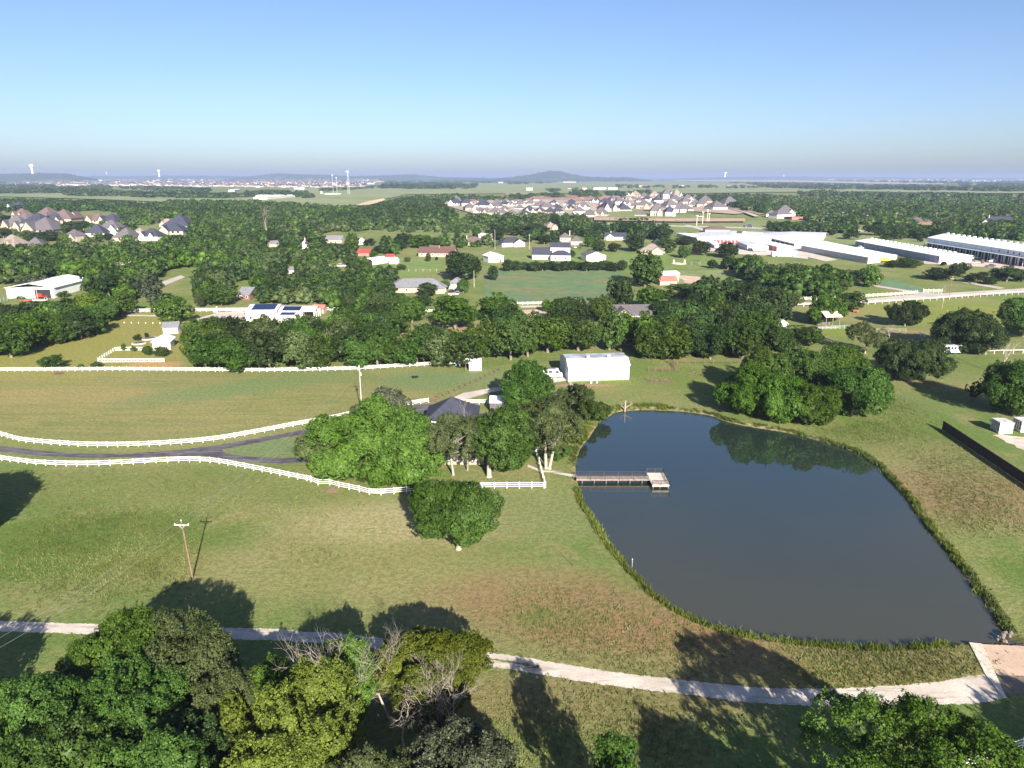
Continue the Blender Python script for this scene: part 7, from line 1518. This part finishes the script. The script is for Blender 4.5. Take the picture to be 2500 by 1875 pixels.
def wire(a, b, sag, r=.016, name='power_line', label=None, m=None):
    pts = [a.lerp(b, i / 14) + Vector((0, 0, -sag * 4 * (i / 14) * (1 - i / 14))) for i in range(15)]
    o = MB().tube(pts, r, 4).build(name, m or mat('wire_grey', (.22, .22, .23), .5), None); return tag(o, label, 'power line', 'power lines')
for dx, nm in ((-1, 'left'), (1, 'right'), (0, 'middle')):
    wire(t1 + Vector((dx, 0, -.5 if dx else .2)), t2 + Vector((dx * 1.2, 0, -.5 if dx else .2)), 2.0, label='%s wire from the meadow pole to the light grey pole' % nm)
    if dx: wire(t0 + Vector((dx, 0, -.5)), t1 + Vector((dx, 0, -.5)), 1.2, label='%s wire from the meadow pole down to the lower left edge' % nm)
for tg, x, y, ty, m, lb, ar in (
    ('A5', 1148, 158, 28, POLEG, 'pale double-armed utility pole in the woods above the lone pine', 3.0), ('A5', 1080, 170, 45, POLE, 'utility pole left of the pale double-armed one', 2.5), ('A5', 1102, 300, 205, POLE, 'short bare pole standing left of the pine', 0),
    ('A5', 327, 350, 252, POLEG, 'white pole with crossarm by the farm machinery', 2.0), ('A6', 1885, 252, 112, POLEG, 'tall pale pole left of the teal paddock, right one', 0), ('A6', 1790, 300, 245, POLE, 'utility pole beside the silver car', 3.2),
    ('A8', 1562, 355, 166, POLE, 'tall dark leaning pole beside the lane at the right', 1.6), ('A8', 1533, 556, 458, POLE, 'shorter dark pole left of the very large oak', 0), ('A3', 150, 810, 680, POLEG, 'pole on the lawn beside the white house', 1.2), ('A2', 2065, 810, 640, POLEG, 'pale pole right of the white box barn', 0),
    ('A3', 920, 580, 495, POLE, 'far dark pole left along the highway', 0), ('A3', 1272, 600, 510, POLE, 'far dark pole along the highway, second', 0), ('A3', 1482, 585, 500, POLE, 'far dark pole along the highway, third', 0), ('A3', 1828, 580, 500, POLE, 'far dark pole along the highway, fourth', 0), ('A3', 1948, 628, 512, POLE, 'far dark pole by the highway near the dark pickup', 0),
    ('A4', 838, 672, 510, POLE, 'far dark pole left of the highway trees', 2.0), ('A4', 470, 655, 560, POLE, 'far dark pole at the highway, left', 1.0), ('A4', 640, 560, 485, POLEG, 'far pale pole in front of the woodland, left', 3.0), ('A4', 1100, 570, 495, POLEG, 'far pale pole in front of the woodland, middle', 3.0), ('A4', 1450, 560, 490, POLEG, 'far pale pole in front of the woodland, right', 3.0), ('A4', 1848, 570, 500, POLEG, 'far pale pole near the lone white house', 3.0),
    ('A4', 395, 740, 655, POLEG, 'slim pale pole carrying a small white sign by the storage yard', 0), ('A2', 388, 612, 555, POLEG, 'pale pole rising from the middle woods, left', 2.0), ('A2', 538, 570, 530, POLEG, 'pale pole rising from the middle woods, centre', 2.0), ('A1', 1197, 450, 392, POLEG, 'far pale pole above the estate, left', 0), ('A1', 1245, 440, 392, POLEG, 'far pale pole above the estate, right', 0), ('A1', 2192, 780, 730, POLEG, 'pale pole in the western woods', 1.5)):
    bs = G(tg, x, y); _, tpy = q(tg, x, ty); hh = hgt(bs, tpy); sc_ = max(1, hh / 12); pole(bs, hh, lb, m, 0, ar, .14 * max(1, min(3, 480 / 1734 * 3.5 / ppm(bs) * 1.2)))
for x, y, ty, lb in ((1595, 605, 520, 'leftmost'), (1645, 590, 490, 'second'), (1685, 580, 470, 'tallest'), (1700, 580, 500, 'rightmost')):
    bs = G('A3', x, y); hh = hgt(bs, q('A3', x, ty)[1]); p = empty('light_mast', bs); MB().tube([(0, 0, 0), (0, 0, hh)], [.35, .22], 6).build('mast', mat('mast_cream', (.7, .6, .5)), p); MB().box(-1.2, 1.2, -.2, .2, hh, hh + .4).build('lamp_head', WHITE, p); tag(p, '%s pale light mast beside the far highway crossing' % lb, 'light mast', 'light masts')
# sign near the storage yard
p = empty('roadside_sign', G('C8', 1165, 300)); hh = hgt(p.location, q('C8', 0, 160)[1]); MB().tube([(0, 0, 0), (0, 0, hh)], .3, 6).build('post', POLEG, p); MB().box(-4, 1.0, -.3, .3, hh - 2.6, hh - .3).build('panel', mat('sign_black', (.03, .03, .035)), p); MB().box(1.02, 4, -.3, .3, hh - 2.4, hh - 1.2).build('side_panel', WHITE, p); tag(p, 'tall roadside sign with black and white panels behind the storage roofs', 'sign')
# water towers
TW = mat('tower_white', (.85, .84, .80), .5, .03, .05)
def water_tower(tg, x, y, ty, wz, Y, label, stem=.4):
    px, py = q(tg, x, y); d = ray(px, py); t_ = Y / d.y; b = Vector((d.x * t_, Y, H + d.z * t_)); top = hgt(b, q(tg, x, ty)[1]); k = ppm(b); w_ = wz * ZT[tg][2] / k; p = empty('water_tower', b); h2 = top
    MB().tube([(0, 0, -9), (0, 0, 0), (0, 0, h2 * .62)], [w_ * stem * .62, w_ * stem * .5, w_ * stem * .42], 16).build('stem', TW, p)
    n = 18; MB().tube([(0, 0, h2 * .58), (0, 0, h2 * .68), (0, 0, h2 * .74), (0, 0, h2 * .82), (0, 0, h2 * .95), (0, 0, h2)], [w_ * stem * .45, w_ * .3, w_ * .46, w_ * .5, w_ * .44, w_ * .15], n).build('tank', TW, p)
    tag(p, label, 'water tower', 'water towers')
water_tower('A1', 282, 155, 74, 34, 9800, 'tall white water tower on the left skyline ridge', .5)
water_tower('A1', 1377, 178, 122, 26, 9500, 'smaller white water tower right of the tall one on the left skyline', .4)
water_tower('A3', 1840, 180, 143, 32, 12000, 'white water tower on the skyline right of the wooded hill', .4)
water_tower('A4', 135, 182, 164, 14, 16000, 'tiny white water tower on the right skyline')
water_tower('A1', 922, 166, 140, 12, 15000, 'tiny white water tower on the left skyline')
# radio masts
MS = mat('mast_white', (.42, .43, .45), .5)
for x, y, ty, w_, lb in ((669, 338, 165, 2.0, 'left white cell mast beside the pale compound'), (702, 335, 185, 2.0, 'middle white cell mast, the shortest of three')):
    b = G('A2', x, y); hh = hgt(b, q('A2', x, ty)[1]); p = empty('cell_mast', b); MB().tube([(0, 0, 0), (0, 0, hh)], [w_ * .25, w_ * .15], 8).build('mast', MS, p); MB().tube([(0, 0, hh * .93), (0, 0, hh)], [1.8, 1.8], 8).build('antennas', MS, p); MB().tube([(0, 0, hh * .55), (0, 0, hh * .6)], [1.8, 1.8], 8).build('antennas', MS, p); tag(p, lb, 'cell mast', 'cell masts')
b = G('A2', 803, 338); hh = hgt(b, q('A2', 790, 125)[1]); p = empty('lattice_mast', b); mb = MB()
for cx, cy in ((-3, -3), (3, -3), (3, 3), (-3, 3)): mb.bar((cx, cy, 0), (cx * .25, cy * .25, hh), .3, .3)
for k_ in range(14):
    f0, f1 = k_ / 14, (k_ + 1) / 14; a0, a1 = 3 * (1 - .75 * f0), 3 * (1 - .75 * f1); mb.bar((-a0, -a0, hh * f0), (a1, -a1, hh * f1), .12, .12); mb.bar((a0, -a0, hh * f0), (-a1, -a1, hh * f1), .12, .12); mb.bar((-a1, -a1, hh * f1), (a1, -a1, hh * f1), .12, .12)
mb.build('lattice', MS, p); 
for xx in (-2.5, 2.5): MB().tube([(xx, -1, hh - 4), (xx, -1.8, hh - 4)], 2.0, 10).build('dish', MS, p)
tag(p, 'tall lattice mast with two dishes on top, right of the cell masts', 'lattice mast')
p = empty('silo', G('A2', 566, 332)); hh = hgt(p.location, q('A2', 566, 305)[1]); MB().tube([(0, 0, 0), (0, 0, hh * .8), (0, 0, hh)], [4, 4, .8], 12).build('bin', MS, p); MB().tube([(0, 0, hh), (0, 0, hh + 1)], [.8, .8], 8).build('cap', MS, p); tag(p, 'small white silo left of the cell masts', 'silo')
simple('A2', 595, 340, 735, 338, 'flat', 'tan', 'white', 20, 4, 1, 'low pale compound at the foot of the cell masts', 'building', name='mast_compound')
# ------------------------------------------------------------------ horse
def horse(p, rz, label):
    J = {'rump': (-.62, 0, 1.32), 'back': (-.1, 0, 1.26), 'chest': (.55, 0, 1.22), 'neck': (.85, 0, 1.5), 'poll': (1.15, 0, 1.85), 'nose': (1.5, 0, 1.5), 'tail': (-.9, 0, .9)}
    vs = list(J.values()); nm = list(J.keys()); E = [('rump', 'back'), ('back', 'chest'), ('chest', 'neck'), ('neck', 'poll'), ('poll', 'nose'), ('rump', 'tail')]; E = [(nm.index(a), nm.index(b)) for a, b in E]; rad = [.28, .29, .28, .17, .12, .08, .05]
    for root_, x, off in ((0, -.62, -.08), (2, .5, .0)):
        for y, dx in ((-.17, .12), (.17, -.12)):
            n = len(vs); vs += [(x, y, .95), (x + dx + (-.08 if root_ == 0 else .02), y, .52), (x + dx * 1.3, y, .06)]; rad += [.15, .075, .06]; E += [(root_, n), (n, n + 1), (n + 1, n + 2)]
    me = bpy.data.meshes.new('horse_body'); me.from_pydata(vs, E, []); r = empty('horse', p, rz); o = link('body', me, r, mat('white_coat', (.72, .69, .64), .8, .08))
    sm = o.modifiers.new('skin', 'SKIN'); 
    for i, sv in enumerate(me.skin_vertices[0].data): sv.radius = (rad[i], rad[i]); sv.use_root = (i == 1)
    o.modifiers.new('sub', 'SUBSURF').levels = 1
    for y in (-.06, .06): MB().tube([(1.1, y, 1.95), (1.1, y * 1.3, 2.08)], [.045, .01], 5).build('ear', mat('white_coat', (.72, .69, .64)), r)
    tag(r, label, 'horse'); return r
horse(G('A8', 1330, 682), R(165), 'white horse standing at the shady edge of the dirt yard')
# ------------------------------------------------------------------ brush piles, reeds, weeds
def brush(p, n, spread, hh, label):
    rr_ = random.Random(int(p.x * 7)); mb = MB()
    for i in range(n):
        c = Vector((rr_.gauss(0, spread * .5), rr_.gauss(0, spread * .25), rr_.uniform(0, hh))); d = Vector((rr_.gauss(0, 1), rr_.gauss(0, .6), rr_.gauss(0, .3))).normalized() * rr_.uniform(.5, 1.4); mb.tube([c, c + d], [.05, .015], 4)
    o = mb.build('brush_pile', mat('dead_brush', (.17, .11, .085), .9), None); o.location = p; tag(o, label, 'brush pile', 'brush piles')
brush(G('A7', 1270, 1062), 160, 4.5, .5, 'spread of dark cut branches on the grass right of the white barn')
brush(G('A5', 500, 1005), 120, 1.4, .9, 'grey brush heap under the pasture fence at the left')
brush(G('B2', 320, 1060), 90, 1.3, .5, 'low twiggy heap in front of the fence under the huge oak')
brush(G('A7', 1600, 1000), 80, 4, .3, 'thin scatter of twigs on the grass far right of the barn')
def blades(name, pts, hmin, hmax, wid, per, spread, m, label, cat, seed=3, lean=.35):
    rg = np.random.default_rng(seed); P0 = np.array([[p[0], p[1], p[2]] for p in pts]); n = len(P0) * per; b = np.repeat(P0, per, 0) + np.column_stack([rg.normal(0, spread, n), rg.normal(0, spread, n), np.zeros(n)])
    h_ = rg.uniform(hmin, hmax, n); a = rg.uniform(0, 6.28, n); w_ = wid * rg.uniform(.6, 1.3, n); dx, dy = np.cos(a) * w_, np.sin(a) * w_; lx, ly = rg.normal(0, lean, n) * h_, rg.normal(0, lean, n) * h_
    V = np.stack([b + np.column_stack([-dx, -dy, -np.full(n, .05)]), b + np.column_stack([dx, dy, -np.full(n, .05)]), b + np.column_stack([lx * .5 + dx * .8, ly * .5 + dy * .8, h_ * .6]), b + np.column_stack([lx, ly, h_])], 1).reshape(-1, 3)
    o = link(name, np_mesh(name, V, np.arange(n * 4).reshape(n, 4)), None, m); return tag(o, label, cat, None, 'stuff')
REED = leafmat('reed_leaves', (.13, .21, .03), (.20, .29, .045), (.30, .29, .07), .35); WEED = leafmat('weed_leaves', (.09, .16, .03), (.14, .22, .045), (.2, .2, .06), .3)
rg = np.random.default_rng(9); pr = []; pl2 = []
ns = len(shore)
for i in range(ns):
    a = Vector(shore[i]); b = Vector(shore[(i + 1) % ns]); t_ = (b - a).normalized(); out = Vector((t_.y, -t_.x)); px, py = proj(a.x, a.y, 0)
    L_ = (b - a).length; near = py > 1190 and px < 2362; left = px < 1470 and py > 1190; farb = py < 1060 and px < 1640; right = px > 1900 and py > 1060 and py <= 1560
    if 2290 < px and py > 1540: continue
    if px < 1440 and 1140 < py < 1185: continue
    k = int(L_ / .35) + 1
    for j in range(k):
        c = a.lerp(b, j / k)
        if near or left: s1, s2, cnt = .0, 1.1, 3
        elif right: s1, s2, cnt = -.1, 1.0, 2
        elif farb: s1, s2, cnt = .2, 3.5, 3
        else: s1, s2, cnt = .3, 1.4, 1
        clump = .5 + .5 * math.sin(c.x * .8 + c.y * .9) * math.cos(c.x * .37 - c.y * .5)
        for _ in range(cnt):
            if rg.uniform() > .12 + 1.1 * clump: continue
            o_ = rg.uniform(s1, s2); (pr if (near or left or farb) else pl2).append((c.x + out.x * o_, c.y + out.y * o_, -.45 + min(1, max(0, o_) / 1.3) * .45))
blades('reeds', pr, .35, .85, .07, 12, .25, REED, 'yellow-green reeds growing along the pond edge', 'reeds')
blades('bank_weeds', pl2, .3, .8, .08, 14, .28, WEED, 'green and brown weeds along the right pond bank', 'weeds', 4)
TRK = [tuple(G(*a)[:2]) for a in top + bot]
def inside_pond(x, y): return inpoly(x, y, bank) or inpoly(x, y, TRK)
pts = []
for poly, cnt in ((A('B5', [(60, 320), (300, 110), (700, 110), (1080, 150), (1090, 330), (1130, 520), (800, 640), (300, 600), (0, 480)]), 7000), (A('B4', [(800, 450), (1100, 600), (1250, 760), (1100, 900), (800, 950), (300, 900), (300, 840), (650, 760)]), 5000),
                  (A('B4', [(1000, 950), (1330, 860), (1900, 1280), (1991, 1500), (1991, 1659), (1400, 1659), (1250, 1400)]), 4500), (A('B8', [(300, 800), (1600, 810), (1700, 980), (1200, 1060), (600, 1080)]), 3500), (A('B7', [(200, 500), (900, 700), (1500, 950), (1100, 1100), (300, 980), (50, 700)]), 2600),
                  (A('B7', [(0, 1150), (400, 1180), (1300, 1280), (1300, 1659), (0, 1659)]), 2500), (A('B2', [(0, 1050), (600, 1120), (1000, 1500), (600, 1659), (0, 1659)]), 1500), (A('B1', [(0, 720), (1400, 660), (2100, 800), (2100, 1100), (400, 1000)]), 2500)):
    xs = [a[0] for a in poly]; ys = [a[1] for a in poly]; k = 0; rgp = np.random.default_rng(cnt); cnt = int(cnt * .7)
    while k < cnt:
        x = rgp.uniform(min(xs), max(xs)); y = rgp.uniform(min(ys), max(ys))
        if not inpoly(x, y, poly): continue
        k += 1; p = P(x, y); p.x += rgp.normal(0, 2.6); p.y += rgp.normal(0, 2.6)
        if inside_pond(p.x, p.y): continue
        pts.append((p.x, p.y, p.z))
blades('meadow_weeds', pts, .10, .30, .07, 4, .16, leafmat('turf_leaves', (.11, .14, .035), (.155, .175, .055), (.24, .2, .10), .2), 'tufts of weeds and long grass scattered through the meadows', 'weeds', 6, .6)
# stones at the spillway
for i in range(14):
    rr_ = random.Random(i + 40); p = G('B8', 1860 + rr_.uniform(-30, 70), 735 + rr_.uniform(-35, 40)); bm = bmesh.new(); bmesh.ops.create_icosphere(bm, subdivisions=1, radius=rr_.uniform(.18, .42))
    for v in bm.verts: v.co *= rr_.uniform(.7, 1.15)
    me = bpy.data.meshes.new('stone'); bm.to_mesh(me); bm.free(); o = link('stone', me, None, mat('stone_grey', (.15, .13, .11), .9)); o.location = p; tag(o, '%s of the grey rubble stones in the corner where pond and spillway meet' % ordn(i), 'stone', 'rubble stones')
# ------------------------------------------------------------------ the air
mb = MB(); mb.box(-33000, 33000, -900, 32000, -3.5, 150); me = mb.mesh('haze')
hm = bpy.data.materials.new('haze_air'); hm.use_nodes = True; nt = hm.node_tree; nt.nodes.clear(); o_ = nt.nodes.new('ShaderNodeOutputMaterial'); pv = nt.nodes.new('ShaderNodeVolumePrincipled')
pv.inputs['Color'].default_value = (.36, .45, .68, 1); pv.inputs['Density'].default_value = 9e-5; pv.inputs['Anisotropy'].default_value = 0.0; nt.links.new(pv.outputs[0], o_.inputs['Volume'])
me.materials.append(hm); hz_ = bpy.data.objects.new('haze', me); COL.objects.link(hz_); hz_['kind'] = 'stuff'
